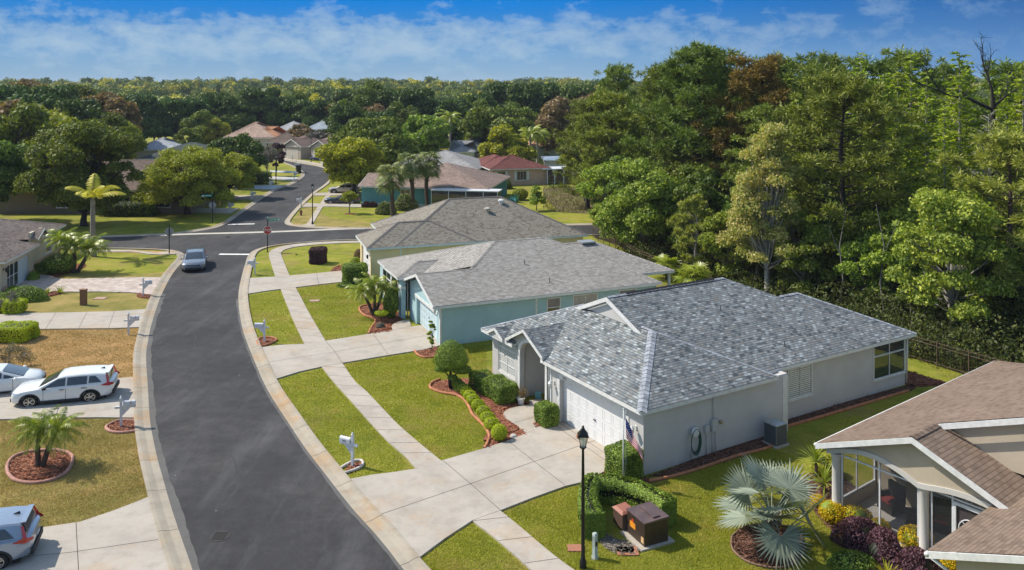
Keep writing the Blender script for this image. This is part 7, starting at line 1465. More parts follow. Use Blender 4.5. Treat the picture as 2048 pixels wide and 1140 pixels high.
def heading(a, b):    # ground pixels from rear to front
    A = g(*a); B = g(*b); return math.atan2(B[1]-A[1], B[0]-A[0])
WP = carpaint('white_car_paint', (.72, .73, .71)); SP = carpaint('silver_blue_paint', (.26, .32, .40), .5); GP_ = carpaint('grey_car_paint', (.17, .19, .22), .5)
car('white_suv', 'white SUV parked on the driveway beside the street mailbox', at(132, 797), heading((220, 797), (50, 812)), WP)
car('white_hatchback', 'white hatchback cut by the left edge behind the white SUV', at(-4, 782), heading((-60, 790), (60, 778)), WP, 'hatch', cladding=False)
car('silver_blue_suv', 'silver blue SUV cut by the lower left photo corner', at(-84, 1128), heading((60, 1100), (-80, 1122)), SP)
car('grey_suv', 'grey SUV with roof rails driving away from the junction', at(389.5, 534), heading((392, 520), (384, 552)), GP_, rails=True)
car('champagne_suv', 'champagne pickup like SUV parked behind the lime tree trunk', at(690, 385.6), math.pi*.99, carpaint('champagne_paint', (.52, .46, .38), .2))
car('navy_sedan', 'dark navy sedan parked beside the vase shaped shrub', at(686, 406.5), math.pi*.985, carpaint('navy_paint', (.012, .018, .03), .2), 'sedan', cladding=False)
car('blue_car', 'deep blue sedan parked near the far right gabled garage', at(643, 321), math.pi*.9, carpaint('blue_paint', (.015, .045, .16), .2), 'sedan', cladding=False)
car('teal_grey_sedan', 'pale teal grey sedan parked before the pillared porch', at(558, 308.5), math.pi, carpaint('teal_grey_paint', (.3, .4, .4), .3), 'sedan', cladding=False)
car('far_white_car', 'white car glimpsed through the leaves in the far left drive', at(488, 299.5), math.pi, WP, 'sedan', cladding=False)
# ------------------------------------------------------------------ street furniture
def mailbox(label, px, py, az, s_=1., group='white post mailboxes along the kerbs', num=True, double=False):
    root = empty('mailbox', label, 'mailbox', at(px, py), az, group); p = M(); p.box((-.05, -.05, 0), (.05, .05, 1.3*s_)); p.lathe([(.055, 0), (.06, .02), (.03, .05), (.04, .08), (.015, .11)], (0, 0, 1.3*s_), 8); p.build('post', whitevinyl, root, auto=40)
    a = M(); a.box((-.26, -.04, .86*s_), (.62, .04, .95*s_)); a.add([(.05, -.03, .52), (.4, -.03, .86*s_), (.05, -.03, .86*s_), (.05, .03, .52), (.4, .03, .86*s_), (.05, .03, .86*s_)], [(0, 1, 2), (3, 5, 4), (0, 3, 4, 1), (1, 4, 5, 2), (0, 2, 5, 3)]); a.build('arm', whitevinyl, root)
    b = M(); pr = [(-.09, 0), (-.09, .13)]+[(.09*math.cos(math.pi-math.pi*k/8), .13+.09*math.sin(math.pi*k/8)) for k in range(1, 8)]+[(.09, .13), (.09, 0)]
    q = M(); q.prism(pr, 0, .5, 0, True); b.add([(.1+v[2], v[0], .955*s_+v[1]) for v in q.v], q.f); bo = b.build('box', whitevinyl, root)
    fl = M(); fl.box((.42, -.1, 1.02*s_), (.44, -.093, 1.2*s_)); fl.build('flag', plain('mail_flag', (.25, .03, .03), .5), bo)
    return root
def azof(a, b): A = g(*a); B = g(*b); return math.atan2(B[1]-A[1], B[0]-A[0])
mailbox('nearest mailbox, on white edged bed before the grey house', 705, 934, azof((705,934),(670,925)))
mailbox('mailbox in the brick edged bed by the pale blue house drive', 529, 685, azof((529,685),(500,684)))
mailbox('mailbox by the kerb at the cream yellow house drive', 510, 549, azof((510,549),(494,550)))
mailbox('mailbox beside the white SUV with shadow over the kerb', 242, 855, azof((242,855),(290,850)), 1.02)
mailbox('mailbox at the concrete drive across the dead lawn', 257, 670, azof((257,670),(300,667)))
mailbox('mailbox at the corner of the paver driveway', 286.5, 593, azof((286,593),(320,590)))
mailbox('mailbox left of the road just past the junction', 458, 426, 0); mailbox('mailbox with dark post beside the second left driveway', 502.5, 401, 0); mailbox('mailbox by the first pale drive left of the bend', 540, 378, 0); mailbox('mailbox on the lawn by the second pale drive', 588.5, 358.5, 0); mailbox('tall white mailbox left of the black bin', 591.5, 340, 0)
mailbox('mailbox at the kerb right of the road near the lamp', 602.5, 416, math.pi); mailbox('far mailbox on the verge before the gabled garage', 585, 322, -1.5); mailbox('far mailbox beside the blue car', 640, 327, -1.5)
for (p, s_) in ((529,685),0),((242,855),0): pass
def mnum(px, py, az, s_):   # numbers on the camera side of a box
    for o in list(bpy.data.objects):
        if o.name.startswith('mailbox') and o.type == 'EMPTY' and abs(o.location.x-at(px, py)[0]) < .01:
            sd = 1 if math.cos(az) < 0 else -1
            bx_ = [c for c in o.children if c.name.startswith('box')][0]
            text('box_number', s_, .1, (.35, sd*.094, 1.03), (R(90), 0, R(180) if sd > 0 else 0), plain('number_ink', (.05, .05, .05), .6), bx_)
mnum(705, 934, azof((705,934),(670,925)), '5411')
def lamp_post(label, px, py, hgt=4.25, group='black lantern street lamps'):
    root = empty('street_lamp', label, 'street lamp', at(px, py), 0, group); p = M(); p.lathe([(.11, 0), (.11, .25), (.075, .32), (.06, .5), (.055, hgt-1.2), (.04, hgt-.05), (.06, hgt)], n=14); p.build('pole', blackmetal, root, auto=50)
    f = M(); z = hgt
    f.lathe([(.07, 0), (.11, .03), (.115, .05)], (0, 0, z), 12)
    for k in range(4):
        a = math.pi/4+k*math.pi/2; f.tube([(.1*math.cos(a), .1*math.sin(a), z+.05), (.2*math.cos(a), .2*math.sin(a), z+.42)], .012, 5)
    c = [(.21*math.cos(math.pi/4+k*math.pi/2), .21*math.sin(math.pi/4+k*math.pi/2)) for k in range(4)]; e = 1.18
    f.add([(x*e, y*e, z+.41) for x, y in c]+[(x*e, y*e, z+.43) for x, y in c]+[(x*.28, y*.28, z+.63) for x, y in c], [(3, 2, 1, 0), (0, 1, 5, 4), (1, 2, 6, 5), (2, 3, 7, 6), (3, 0, 4, 7), (4, 5, 9, 8), (5, 6, 10, 9), (6, 7, 11, 10), (7, 4, 8, 11), (8, 9, 10, 11)])
    f.lathe([(.05, 0), (.06, .03), (.035, .06), (.045, .09), (.02, .11)], (0, 0, z+.62), 8); lo = f.build('lantern', blackmetal, root, auto=40)
    gl = M(); i_, o_ = .095/.21, .195/.21; gl.add([(x*i_, y*i_, z+.055) for x, y in c]+[(x*o_, y*o_, z+.41) for x, y in c], [(0, 1, 5, 4), (1, 2, 6, 5), (2, 3, 7, 6), (3, 0, 4, 7)]); gl.build('lantern_glass', see_through('lamp_glass', (.7, .7, .66), .55), lo)
    bb = M(); bb.lathe([(.01, 0), (.045, .06), (.05, .12), (.02, .2)], (0, 0, z+.1), 10); bb.build('bulb', plain('bulb_white', (.75, .73, .66), .4), lo)
    return root
lamp_post('nearest black lantern lamp in front of the garage driveway', 1166, 1137, 3.85); lamp_post('black lantern lamp at the sidewalk beyond the junction', 625, 449.5, 3.9); lamp_post('black lantern lamp on the lawn left of the bend', 552, 367.5, 4.0); lamp_post('farthest black lantern lamp before the gabled garage', 622, 324.5, 4.2)
RED = plain('sign_red', (.42, .012, .02), .45); SGN = plain('sign_green', (.05, .28, .2), .5); SBK = plain('sign_back', (.3, .31, .32), .45, .4)
def stop_sign(label, px, py, az, hgt=3.1, street=None, diamond=False, back=True):
    root = empty('street_sign' if street else 'stop_sign', label, 'road sign', at(px, py), az); p = M(); p.lathe([(.06, 0), (.05, .06), (.042, hgt), (.02, hgt+.06)], n=10); p.build('pole', blackmetal, root, auto=40); zc = 2.05; r_ = .39
    oc = [(r_*math.cos(R(22.5+45*k)), zc+r_*math.sin(R(22.5+45*k))) for k in range(8)]
    s_ = M(); s_.plate(oc, 'x', .05, .012); so_ = s_.build('stop_plate', SBK, root)
    q = M(); q.plate([(a*1.0, (b-zc)*1.+zc) for a, b in oc], 'x', .063, .003); q.build('white_border', white, so_); q = M(); q.plate([(a*.93, (b-zc)*.93+zc) for a, b in oc], 'x', .067, .003); q.build('red_face', RED, so_)
    text('lettering', 'STOP', .33, (.073, 0, zc), (R(90), 0, R(90)), white, so_, bold=.006)
    if street:
        b = M(); b.box((.02, .06*street[1], hgt-.28), (.035, 1.15*street[1], hgt-.06)); bo = b.build('name_plate', SGN, root)
        mk = M(); [mk.box((xx, y_*street[1], hgt-.205), (xx+.003, (y_+w__)*street[1], hgt-.135)) for xx in (.036, .016) for (y_, w__) in ((.14, .32), (.52, .3))]; mk.build('name_marks', plain('pale_marks', (.4, .55, .5), .5), bo); mk = M(); [mk.box((xx, .9*street[1], hgt-.24), (xx+.003, 1.1*street[1], hgt-.1)) for xx in (.036, .016)]; mk.build('white_panel', white, bo)
        b = M(); b.box((-.5, -.008, hgt-.04), (.5, .008, hgt+.12)); b.build('cross_name_plate', SGN, root)
    return root
def az_cam(px, py): x, y = g(px, py); return math.atan2(-y, -x)
stop_sign('red octagonal STOP sign with green name plate at the corner verge', 535, 504.5, az_cam(535, 504)+.05, 3.15, ('', 1))
stop_sign('grey back of a stop sign on the left corner lawn', 338.5, 508.5, az_cam(338, 508)+math.pi, 2.7)
stop_sign('shaded back of a stop sign with green name plate beyond the junction', 425, 447, az_cam(425, 447)+math.pi-.05, 3.3, ('', 1))
# ---- utilities on the near lawn
x0_, y0_ = g(1289, 1098); tb_ = empty('transformer_box', 'dark brown metal transformer cabinet with orange warning stickers', 'utility box', (x0_, y0_, 0), math.atan2(.42, .9)); BRN = plain('brown_cabinet', (.055, .035, .024), .45, .2, var=.3, sc=4, dirt=.3); BRT = plain('brown_cabinet_top', (.12, .08, .075), .42, .2, var=.25, sc=3)
# local x along the right side, local y along the left/front face
b = M(); b.box((0, 0, .06), (.95, 1.05, .82)); b.build('cabinet', BRN, tb_); b = M(); b.add([(-.03, -.03, .82), (.98, -.03, .82), (.98, 1.08, .82), (-.03, 1.08, .82), (-.03, -.03, .86), (.98, -.03, .9), (.98, 1.08, .9), (-.03, 1.08, .86)], [(4, 5, 6, 7), (0, 1, 5, 4), (1, 2, 6, 5), (2, 3, 7, 6), (3, 0, 4, 7)]); b.box((.42, .1, .885), (.7, .95, .93)); b.build('lid', BRT, tb_)
b = M(); b.box((-.2, -.12, 0), (1.15, 1.2, .06)); b.build('concrete_pad', plain('pad_concrete', (.4, .36, .3), .9), tb_); ORG = plain('orange_sticker', (.75, .28, .02), .5)
b = M(); b.box((-.006, .55, .36), (.0, .88, .56)); b.build('warning_label', ORG, tb_); b = M(); b.tube([(-.005, .71, .62), (-.001, .71, .62)], .06, 12); b.build('warning_disc', plain('red_sticker', (.5, .06, .02), .5), tb_); b = M(); b.box((-.006, .05, .14), (.0, .2, .33)); b.build('number_label', plain('cream_sticker', (.65, .42, .2), .5), tb_)
x1_, y1_ = g(1245, 1066); tb2 = empty('cable_box', 'reddish brown cable cabinet tucked behind the transformer in the hedge', 'utility box', (x1_, y1_, 0), math.atan2(.42, .9)); b = M(); b.box((0, 0, .12), (.5, .6, .62)); b.build('cabinet', plain('faded_brown', (.1, .06, .045), .6), tb2)
b = M(); b.add([(-.04, -.04, .62), (.54, -.04, .62), (.54, .64, .62), (-.04, .64, .62), (.06, .06, .7), (.5, .0, .7), (.5, .6, .7), (.06, .54, .7)], [(4, 5, 6, 7), (0, 1, 5, 4), (1, 2, 6, 5), (2, 3, 7, 6), (3, 0, 4, 7)]); b.build('lid', plain('faded_red_lid', (.3, .11, .07), .6), tb2)
pd = empty('utility_pedestal', 'pale green plastic utility pedestal beside the lamp post', 'utility post', at(1190, 1117), .4); b = M(); b.lathe([(.13, 0), (.13, .05), (.105, .08), (.1, .72), (.105, .74), (.1, .8), (.06, .84)], n=6); b.build('post', plain('pale_green_plastic', (.4, .45, .4), .5, dirt=.3), pd, auto=40); b = M(); b.box((-.03, -.112, .45), (.03, -.1, .6)); b.build('label', blackmetal, pd)
vb = M(); vb.box((-.28, -.2, 0), (.28, .2, .05)); tag(vb.build('valve_cover', plain('terracotta_cover', (.35, .15, .09), .9), loc=at(1152, 1098)), 'square terracotta cover set in the lawn left of the lamp', 'ground cover plate')
vb = M(); vb.box((-.35, -.25, 0), (.35, .25, .05)); tag(vb.build('valve_cover', plain('terracotta_cover', (.35, .15, .09), .9), loc=at(1255, 1104)), 'terracotta cover in the soil before the utility boxes', 'ground cover plate')
vb = M(); vb.box((-.4, -.3, 0), (.4, .3, .04)); tag(vb.build('valve_cover', plain('tan_cover', (.4, .26, .2), .9), loc=at(201, 597)), 'tan rectangular cover set in the left lawn', 'ground cover plate')
vb = M(); vb.box((-.35, -.25, 0), (.35, .25, .04)); tag(vb.build('valve_cover', plain('tan_cover', (.4, .26, .2), .9), loc=at(629, 602)), 'tan cover in the middle lawn near the sidewalk', 'ground cover plate')
bp = M(); bp.box((-.2, -.14, 0), (.2, .14, 1.05)); bp.box((-.23, -.17, 1.05), (.23, .17, 1.12)); tag(bp.build('brown_pedestal', plain('brown_post', (.2, .1, .05), .8), loc=at(167, 610)), 'short brown utility post standing on the left lawn', 'utility post')
# soil patch beside the boxes
bed('soil', [(1195,1062),(1235,1078),(1268,1090),(1275,1110),(1235,1108),(1205,1090)], mulchmat('grey_soil', [(.16, .14, .11), (.26, .23, .19), (.36, .32, .27)]), .05)
# flagpole with the stars and stripes
fx_, fy_ = g(1246, 974); fr_ = empty('flagpole', 'short garden flagpole flying an american flag behind the curved hedge', 'flagpole', (fx_, fy_, 0)); FZ = 2.98
p = M(); p.tube([(0, 0, 0), (.03, 0, FZ)], .028, 10); p.build('pole', plain('pole_white', (.62, .62, .58), .4), fr_, smooth=True); b = M(); b.lathe([(.01, -.03), (.045, 0), (.01, .045)], (.03, 0, FZ+.03), 12); b.build('finial', white, fr_, smooth=True)
p = M(); p.tube([(.05, -.02, FZ-.08), (.1, -.03, FZ-.1), (.11, -.03, 1.0), (.04, -.03, .3)], .006, 5); p.build('rope', white, fr_)
fm = M(); nx_, nz_ = 36, 26; HT, WD = .80, 1.5
cloth = clothmat
FR = cloth('flag_red', (.6, .02, .05)); FW_ = cloth('flag_white', (.8, .79, .79)); FB_ = cloth('flag_blue', (.02, .035, .2))
def fpt(u, v, off=0):   # u along the fly 0..1, v down the hoist 0..1 ; fly droops
    th_ = R(63)*(1-.12*v); d = u*WD*.86; x = .1+math.cos(th_)*d*.92+.03*v; z = FZ-.28-v*HT*(1-.25*u)-math.sin(th_)*d; y = -.03+.07*math.sin(u*9+v*2.5)*(.3+u)-off; x += .035*math.sin(u*7+v*4)*u
    return (x, y, z)
for i in range(nx_):
    for j in range(nz_):
        u, v = i/nx_, j/nz_; cnt = u < .4 and v < 7/13; mi = 2 if cnt else (0 if (int(v*13) % 2 == 0) else 1)
        fm.add([fpt(u, v), fpt((i+1)/nx_, v), fpt((i+1)/nx_, (j+1)/nz_), fpt(u, (j+1)/nz_)], [(0, 3, 2, 1)], mi)
fo_ = fm.build('flag', [FR, FW_, FB_], fr_, smooth=True); sm_ = M()
for rI in range(9):
    for cI in range(6 if rI % 2 == 0 else 5):
        u = .4*(cI+(.5 if rI % 2 == 0 else 1))/6; v = 7/13*(rI+.5)/9; q = fpt(u, v, .006); pts = []
        for k in range(10): r_ = .017 if k % 2 == 0 else .008; a_ = math.pi/2+k*math.pi/5; pts.append((q[0]+r_*math.cos(a_), q[1], q[2]+r_*math.sin(a_)))
        sm_.add(pts, [tuple(range(10))])
st_ = sm_.build('stars', FW_, fo_)
# air conditioner, hose reel and meters by the shaded wall of the grey house
def loc1(v, u): o = g(1287, 951); d = Vector((2766, 1658)).normalized(); return (o[0]+v*d.x-u*d.y, o[1]+v*d.y+u*d.x)
R1 = math.atan2(1658, 2766)
x, y = loc1(6.75, -.7); ac = empty('air_conditioner', 'grey boxy air conditioner unit standing on a slab by the side wall', 'air conditioner', (x, y, 0), R1); ac.scale = (.82, .82, 1.05)
b = M(); b.box((-.5, -.5, 0), (.5, .5, .08)); b.build('slab', plain('pad_concrete', (.4, .36, .3), .9), ac); b = M(); b.box((-.38, -.38, .08), (.38, .38, .86)); b.build('casing', plain('ac_dark_fins', (.09, .1, .1), .6, .4), ac)
b = M()
for k in range(14): b.box((-.4, -.4, .12+k*.052), (.4, .4, .128+k*.052))
for sx in (-1, 1):
    for sy in (-1, 1): b.box((sx*.4-.03*sx, sy*.4-.03*sy, .08), (sx*.41, sy*.41, .88))
b.build('louvre_guard', plain('ac_guard', (.2, .22, .23), .5, .4), ac); b = M(); b.lathe([(.56, .86), (.57, .9), (.5, .94), (.34, .95)], n=4); b.v = [(vx*math.cos(R(45))-vy*math.sin(R(45)), vx*math.sin(R(45))+vy*math.cos(R(45)), vz) for vx, vy, vz in b.v]; b.lathe([(.3, .94), (.28, .97), (.05, .98)], n=16); b.build('top_cover', plain('ac_top', (.42, .44, .45), .4, .5), ac)
x, y = loc1(2.6, -.12); hr = empty('hose_reel', 'green garden hose coiled on a white wall holder', 'hose', (x, y, 0), R1); b = M()
for k in range(5): rr_ = .24+k*.016; b.tube([(rr_*.9*math.cos(2*math.pi*j/20), -.05-k*.018, .95+rr_*1.75*math.sin(2*math.pi*j/20)-.12) for j in range(21)], .016, 6, cap=False)
b.tube([(-.22, -.06, .7), (-.26, -.06, .3), (-.24, -.08, .02)], .013, 6); b.tube([(.2, -.06, .6), (.05, -.1, .3), (.3, -.15, .03), (-.1, -.2, .03)], .013, 6); b.build('hose', plain('hose_green', (.01, .07, .05), .5), hr, smooth=True)
b = M(); b.lathe([(.17, 0), (.2, .03), (.2, .1), (.14, .12)], (0, 0, 0), 14); b.v = [(vx, -vz, 1.22+vy) for vx, vy, vz in b.v]; b.build('holder', whitevinyl, hr, auto=40)
x, y = loc1(3.75, -.02); mt = empty('electric_meter', 'white electric meter boxes and conduits on the shaded side wall', 'electric meter', (x, y, 0), R1); W2 = plain('meter_paint', (.46, .46, .45), .5)
b = M(); b.box((-.16, -.14, 1.0), (.16, .01, 1.5)); b.build('meter_box', W2, mt); b = M(); b.box((-.52, -.1, 1.0), (-.28, .01, 1.32)); b.build('small_box', W2, mt)
b = M(); b.lathe([(.08, 0), (.09, .06), (.05, .1)], n=12); b.v = [(vx+.42, -vz-.02, 1.28+vy) for vx, vy, vz in b.v]; b.build('gauge', plain('brass_gauge', (.4, .33, .2), .4, .4), mt, auto=40)
for (x_, z0_, z1_) in ((-.1, .05, 1.0), (.1, .05, 1.0), (-.4, .05, 1.0), (-.03, 1.5, 2.5)): b = M(); b.tube([(x_, -.04, z0_), (x_, -.04, z1_)], .022, 8); b.build('conduit', W2, mt, smooth=True)
# porch things of the grey house
pt = empty('plant_pot', 'white flowerpot with a reddish plant by the arched entry', 'potted plant', at(1042, 810)); b = M(); b.lathe([(.13, 0), (.16, .2), (.2, .33), (.21, .36), (.18, .36)], n=16); b.build('pot', white, pt, auto=40)
rng = np.random.default_rng(301); P = rng.normal(0, .12, (260, 3))+np.array([.05, 0, .55]); V, Fq = rot_leaves(rng, P, rng.normal(0, 1, (260, 3)), .04); np_mesh('leaves', V, Fq, LM['brown'], pt); b = M(); b.tube([(0, 0, .3), (.05, 0, .6)], .02, 5); b.tube([(0, 0, .3), (.2, .05, .78)], .012, 5); b.build('stem', pinebark, pt)
lt = M(); lt.lathe([(.12, 0), (.16, .05), (.13, .12), (.02, .17)], n=10); tag(lt.build('garden_light', plain('grey_stone', (.45, .43, .4), .7), loc=at(1027, 875), auto=40), 'small pale round garden light on the mulch tip', 'garden light')
lt = M(); lt.box((-.14, -.03, .1), (.14, .03, .42)); lt.box((-.05, -.05, 0), (.05, .05, .1)); tag(lt.build('porch_plaque', plain('teal_plaque', (.08, .26, .3), .5), loc=at(1076, 800)), 'small teal picture plaque standing on the porch step', 'ornament')
lt = M(); lt.lathe([(.05, 0), (.1, .06), (.1, .18), (.04, .24)], n=10); tag(lt.build('door_ornament', plain('terracotta_pot', (.4, .2, .12), .8), loc=(*loc1(-.3, 4.0), .07), auto=40), 'tiny terracotta ornament on the drive at the garage door', 'ornament')
# wicker chairs inside the porch
def wicker(label, x, y, rz, wide=.7):
    root = empty('wicker_chair', label, 'chair', (x, y, .14), rz); WK = plain('wicker_dark', (.03, .02, .018), .8); b = M(); b.box((-.32, -wide/2, .05), (.3, wide/2, .34)); b.build('seat_base', WK, root); b = M(); b.box((.2, -wide/2, .34), (.32, wide/2, .95)); b.build('backrest', WK, root)
    for sg in (-1, 1): b = M(); b.box((-.3, sg*wide/2-.05, .34), (.2, sg*wide/2+.05, .58)); b.build('armrest', WK, root)
    b = M(); b.box((-.28, -wide/2+.07, .34), (.18, wide/2-.07, .44)); b.build('cushion', plain('red_cushion', (.25, .035, .03), .9), root)
def loc4(v, u): o = g(1632, 886, 2.7); d = Vector((2166, 1658)).normalized(); return (o[0]+v*d.x-u*d.y, o[1]+v*d.y+u*d.x)
R4 = math.atan2(1658, 2166)
wicker('dark wicker chair with red cushion at the left end of the porch', *loc4(2.4, -1.5), R4-.3); wicker('dark wicker chair with red cushion behind the second screen', *loc4(2.5, -3.2), R4+.3)
tt = empty('wicker_table', 'round dark wicker table between the two porch chairs', 'table', (*loc4(1.9, -2.5), .14)); b = M(); b.lathe([(.22, 0), (.17, .25), (.26, .5)], n=16); b.build('base', MATS['wicker_dark'], tt, auto=40); b = M(); b.lathe([(.3, .5), (.3, .54)], n=20); b.build('table_top', MATS['wicker_dark'], tt, auto=40)
# bins, chairs, hydrant
def bin_(label, px, py, c, name='wheelie_bin'):
    root = empty(name, label, 'bin', at(px, py), .2); b = M(); b.add([(-.27, -.3, .06), (.27, -.3, .06), (.27, .3, .06), (-.27, .3, .06), (-.34, -.38, 1.0), (.34, -.38, 1.0), (.34, .38, 1.0), (-.34, .38, 1.0)], [(0, 3, 2, 1), (4, 5, 6, 7), (0, 1, 5, 4), (1, 2, 6, 5), (2, 3, 7, 6), (3, 0, 4, 7)]); b.build('bin_body', c, root); b = M(); b.box((-.37, -.41, 1.0), (.37, .41, 1.08)); b.build('lid', c, root)
    for sg in (-1, 1): b = M(); b.tube([(sg*.28, .3, .12), (sg*.34, .3, .12)], .12, 12); b.build('wheel', tyre, root)
bin_('black wheeled bin at the kerb on the inside of the bend', 597.5, 346.5, plain('bin_black', (.02, .02, .022), .5)); bin_('dark brown bin on the far lawn before the gabled garage', 602, 315.5, plain('bin_brown', (.06, .035, .025), .6)); bin_('dark bin beside the first brown one on the far lawn', 606, 315.3, plain('bin_brown', (.06, .035, .025), .6))
for o in list(bpy.data.objects):
    if o.name.startswith('wheelie_bin'): o.scale = (1.35, 1.35, 1.35)
def adir(label, px, py):
    root = empty('garden_chair', label, 'chair', at(px, py), -.6); c = plain('turquoise_plastic', (.12, .42, .42), .5); b = M(); b.add([(-.3, -.28, .4), (.25, -.28, .3), (.25, .28, .3), (-.3, .28, .4), (-.3, -.28, .36), (.25, -.28, .26), (.25, .28, .26), (-.3, .28, .36)], [(0, 1, 2, 3), (7, 6, 5, 4), (0, 4, 5, 1), (1, 5, 6, 2), (2, 6, 7, 3), (3, 7, 4, 0)]); b.build('seat', c, root)
    b = M()
    for k in range(5): y_ = -.24+k*.12; b.add([(.22, y_-.05, .3), (.22, y_+.05, .3), (.5, y_+.06, 1.05-.03*abs(k-2)), (.5, y_-.06, 1.05-.03*abs(k-2))], [(0, 1, 2, 3)])
    b.build('backrest', c, root)
    for sg in (-1, 1):
        b = M(); b.box((-.35, sg*.34-.05, .56), (.35, sg*.34+.05, .6)); b.build('armrest', c, root); b = M(); b.box((-.32, sg*.32-.03, 0), (-.24, sg*.32+.03, .56)); b.build('leg', c, root); b = M(); b.box((.26, sg*.32-.03, 0), (.34, sg*.32+.03, .56)); b.build('leg', c, root)
adir('left turquoise garden chair beyond the yellow house roof', 1024, 403); adir('right turquoise garden chair beyond the yellow house roof', 1030, 405)
hy = empty('fire_hydrant', 'small dark fire hydrant on the verge beyond the junction', 'hydrant', at(602, 431)); b = M(); b.lathe([(.16, 0), (.12, .05), (.11, .5), (.14, .52), (.12, .62), (.03, .7)], n=12); b.build('barrel', plain('hydrant_red', (.16, .03, .02), .5), hy, auto=40); b = M(); b.tube([(-.2, 0, .42), (.2, 0, .42)], .055, 8); b.build('nozzles', MATS['hydrant_red'], hy)
up = M(); up.box((-.2, -.2, 0), (.2, .2, .9)); up.box((-.24, -.24, .9), (.24, .24, .98)); tag(up.build('utility_cabinet', plain('yellow_cabinet', (.42, .3, .08), .7), loc=at(437, 412)), 'mustard coloured utility post beyond the street name sign', 'utility post')
# fence along the woods
fc = [(1199,483),(1262,512),(1330,556),(1830,722),(1870,735),(1935,752),(2048,782),(2200,815)]
fpts = [Vector(p) for p in ((8.2, 84), (9.6, 77), (11, 71), (13.2, 64.5), (16.5, 56.8), (20, 50.8), (22.5, 47.2), (24.3, 44.1), (28, 38.5), (33, 31))]
fe = empty('metal_fence', 'thin bronze metal picket fence along the edge of the woods', 'fence', (fpts[0].x, fpts[0].y, 0)); BRZ = plain('bronze_metal', (.16, .11, .075), .5, .3)
for a, b_ in zip(fpts, fpts[1:]):
    ln = (b_-a).length; n = int(ln/2.2)+1; dv = (b_-a)/ln; o_ = a-fpts[0]
    for k in range(n):
        p0 = o_+dv*ln*k/n; p1 = o_+dv*ln*(k+1)/n; m = M(); m.box((p0.x-.025, p0.y-.025, 0), (p0.x+.025, p0.y+.025, 1.38)); m.build('post', BRZ, fe)
        m = M()
        for z in (.15, 1.1, 1.3): m.tube([(p0.x, p0.y, z), (p1.x, p1.y, z)], .016, 5)
        for j in range(1, 12): q = p0+(p1-p0)*j/12; m.tube([(q.x, q.y, .08), (q.x, q.y, 1.38)], .006, 4)
        m.build('rail_panel', BRZ, fe)
# tangled undergrowth between the fence and the first trunks
rng = np.random.default_rng(321); Vs = []; 
for k in range(520):
    i = rng.integers(1, len(fpts)-1); t = rng.uniform(0, 1); q = fpts[i]+(fpts[i+1]-fpts[i])*t; dv = (fpts[i+1]-fpts[i]).normalized(); nv = Vector((-dv.y, dv.x)); nv = nv if nv.y > 0 else -nv
    d_ = .5+rng.uniform(0, 1)**1.4*9; hgt = rng.uniform(.5, 1.4)+d_*rng.uniform(.1, .45); r_ = rng.uniform(.5, 1.2); n = int(95*r_*(1+hgt*.3)); a = rng.normal(0, 1, (n, 3)); a /= np.linalg.norm(a, axis=1, keepdims=True)
    P = np.c_[q.x+nv.x*d_+a[:, 0]*r_, q.y+nv.y*d_+a[:, 1]*r_, hgt*.5+a[:, 2]*hgt*.55]; P[:, 2] = np.maximum(.03, P[:, 2]); V, _ = rot_leaves(rng, P, a, .1, .5, .9); Vs.append(V)
V = np.concatenate(Vs); tag(np_mesh('undergrowth', V, np.arange(len(V)).reshape(-1, 4), leafmat('undergrowth_leaves', [(.02, .032, .008), (.05, .068, .014), (.10, .12, .022), (.21, .22, .045)], trans=.3)), kind='stuff')
# thin summer air
hb = M(); hb.box((-2600, -260, -1.5), (2600, 2500, 34)); hm = bpy.data.materials.new('haze'); hm.use_nodes = True; ht = hm.node_tree; ht.nodes.clear(); pv = N(ht, 'ShaderNodeVolumePrincipled'); pv.inputs['Density'].default_value = .00014; pv.inputs['Color'].default_value = (.8, .88, 1, 1); L(ht, pv.outputs[0], N(ht, 'ShaderNodeOutputMaterial').inputs['Volume'])
tag(hb.build('haze', hm), kind='stuff')
# ------------------------------------------------------------------ grass blades on the near lawns
def inpoly(X, Y, P):
    r_ = np.zeros(len(X), bool); n = len(P)
    for i in range(n):
        x1, y1 = P[i]; x2, y2 = P[i-1]; c = ((y1 > Y) != (y2 > Y)); r_ ^= c & (X < (x2-x1)*(Y-y1)/(y2-y1+1e-12)+x1)
    return r_
def grass(name, pts, excl, n, mat, hgt=.055, seed=1, wd=.0095, dry=0):
    rng = np.random.default_rng(seed); P = GP(pts); P = np.array(P); lo, hi = P.min(0), P.max(0); X = rng.uniform(lo[0], hi[0], n); Y = rng.uniform(lo[1], hi[1], n); k = inpoly(X, Y, P)
    for e in excl: k &= ~inpoly(X, Y, np.array(GP(e)))
    X, Y = X[k], Y[k]; n = len(X); X = X+rng.normal(0, .03, n); Y = Y+rng.normal(0, .03, n); a = rng.uniform(0, 6.28, n); cl = .5+.5*np.sin(X*1.3+np.sin(Y*1.7)*2)*np.sin(Y*1.1+1); h_ = hgt*rng.uniform(.5, 1.3, n)*(.75+.5*cl); w_ = wd*rng.uniform(.7, 1.5, n)*(Y/32)
    lx, ly = rng.normal(0, .03, n), rng.normal(0, .03, n)
    V = np.stack([np.c_[X-np.cos(a)*w_, Y-np.sin(a)*w_, np.zeros(n)], np.c_[X+np.cos(a)*w_, Y+np.sin(a)*w_, np.zeros(n)], np.c_[X+lx, Y+ly, h_]], 1).reshape(-1, 3)
    return tag(np_mesh(name, V, np.arange(n*3).reshape(-1, 3), mat, k=3), kind='stuff')
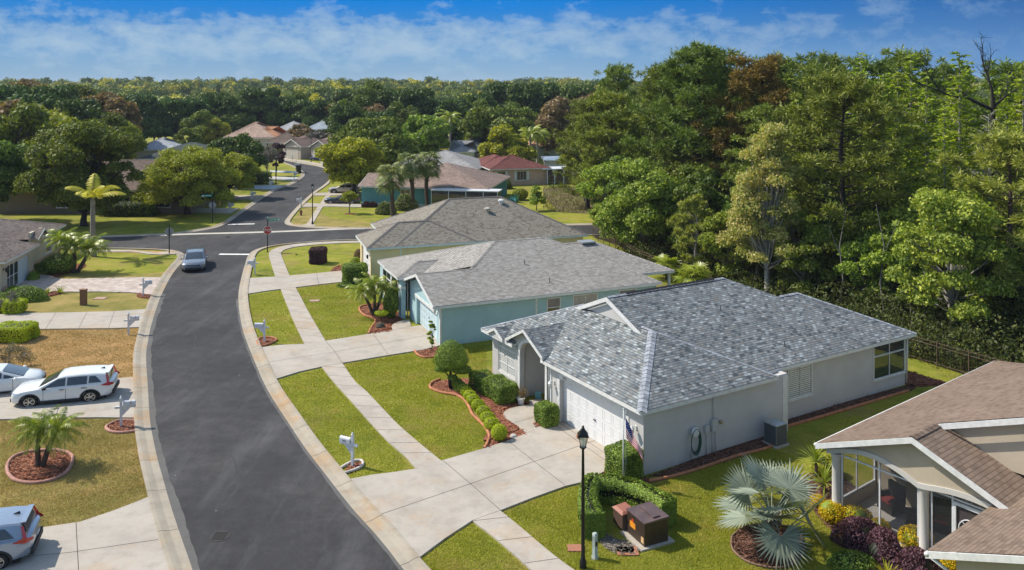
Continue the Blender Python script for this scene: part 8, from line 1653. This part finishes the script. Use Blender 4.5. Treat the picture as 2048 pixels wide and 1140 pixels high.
GR = leafmat('grass_blades', [(.15, .165, .015), (.26, .275, .025), (.37, .37, .035), (.47, .41, .07), (.56, .43, .14)], trans=.35); GD = leafmat('dry_blades', [(.2, .17, .05), (.34, .25, .09), (.48, .33, .14), (.58, .42, .2)], trans=.2)
SWp = [tuple(p) for p in []]
grass('lawn_grass', [(551,761),(644,738),(671,772),(732,840),(779,890),(832,941),(790,946),(741,952),(696,961),(632,886),(573,797)], [[(680,940),(695,930),(722,923),(718,938),(686,948)]], 60000, GR, seed=11)
grass('lawn_grass', [(685,730),(760,717),(829,706),(850,718),(881,716),(882,706),(972,690),(972,756),(905,758),(880,760),(864,767),(860,776),(872,783),(910,791),(937,813),(958,843),(978,872),(966,899),(884,924),(794,848),(730,781)], [], 90000, GR, seed=12)
grass('lawn_grass', [(945,1046),(1059,1142),(1180,1240),(930,1240),(838,1121)], [], 40000, GR, seed=13)
grass('lawn_grass', [(1006,1024),(1131,977),(1169,968),(1218,964),(1250,974),(1296,974),(1400,940),(1545,894),(1600,920),(1630,990),(1700,1090),(1760,1220),(1300,1240),(1144,1140),(1093,1101)], [[(1464,1075),(1490,1056),(1590,1060),(1606,1085),(1602,1115),(1562,1138),(1500,1128),(1466,1102)], [(1183,1010),(1336,1020),(1345,1090),(1280,1110),(1200,1095)]], 210000, GR, seed=14)
grass('lawn_grass', [(1560,890),(1817,785),(1900,770),(1840,700),(2048,740),(1990,760),(1632,950)], [], 50000, GR, seed=15)
grass('lawn_grass', [(500,592),(561,580),(610,689),(560,691),(519,696),(495,640)], [[(516,676),(552,681),(540,688),(521,693)]], 30000, GR, seed=16, hgt=.05)
grass('lawn_grass', [(592,577),(686,566),(720,574),(760,600),(722,614),(719,621),(748,640),(751,645),(737,669),(651,683)], [], 40000, GR, seed=17, hgt=.05)
grass('dry_grass', [(0,841),(100,838.8),(270,838.4),(283,915),(298,996),(226,1025),(161,1047),(84,1059),(0,1069)], [[(14,935),(24,918),(50,907),(90,902),(125,904),(144,914),(142,932),(128,950),(68,966),(30,962)], [(212,857),(240,843),(271,843),(272,864),(222,865)]], 120000, GD, seed=18, wd=.008)
grass('dry_grass', [(0,664.4),(66,660.4),(221,658.8),(279,656.4),(268,720),(266,756),(80,762),(0,770)], [], 90000, GD, seed=19, hgt=.045, wd=.008)
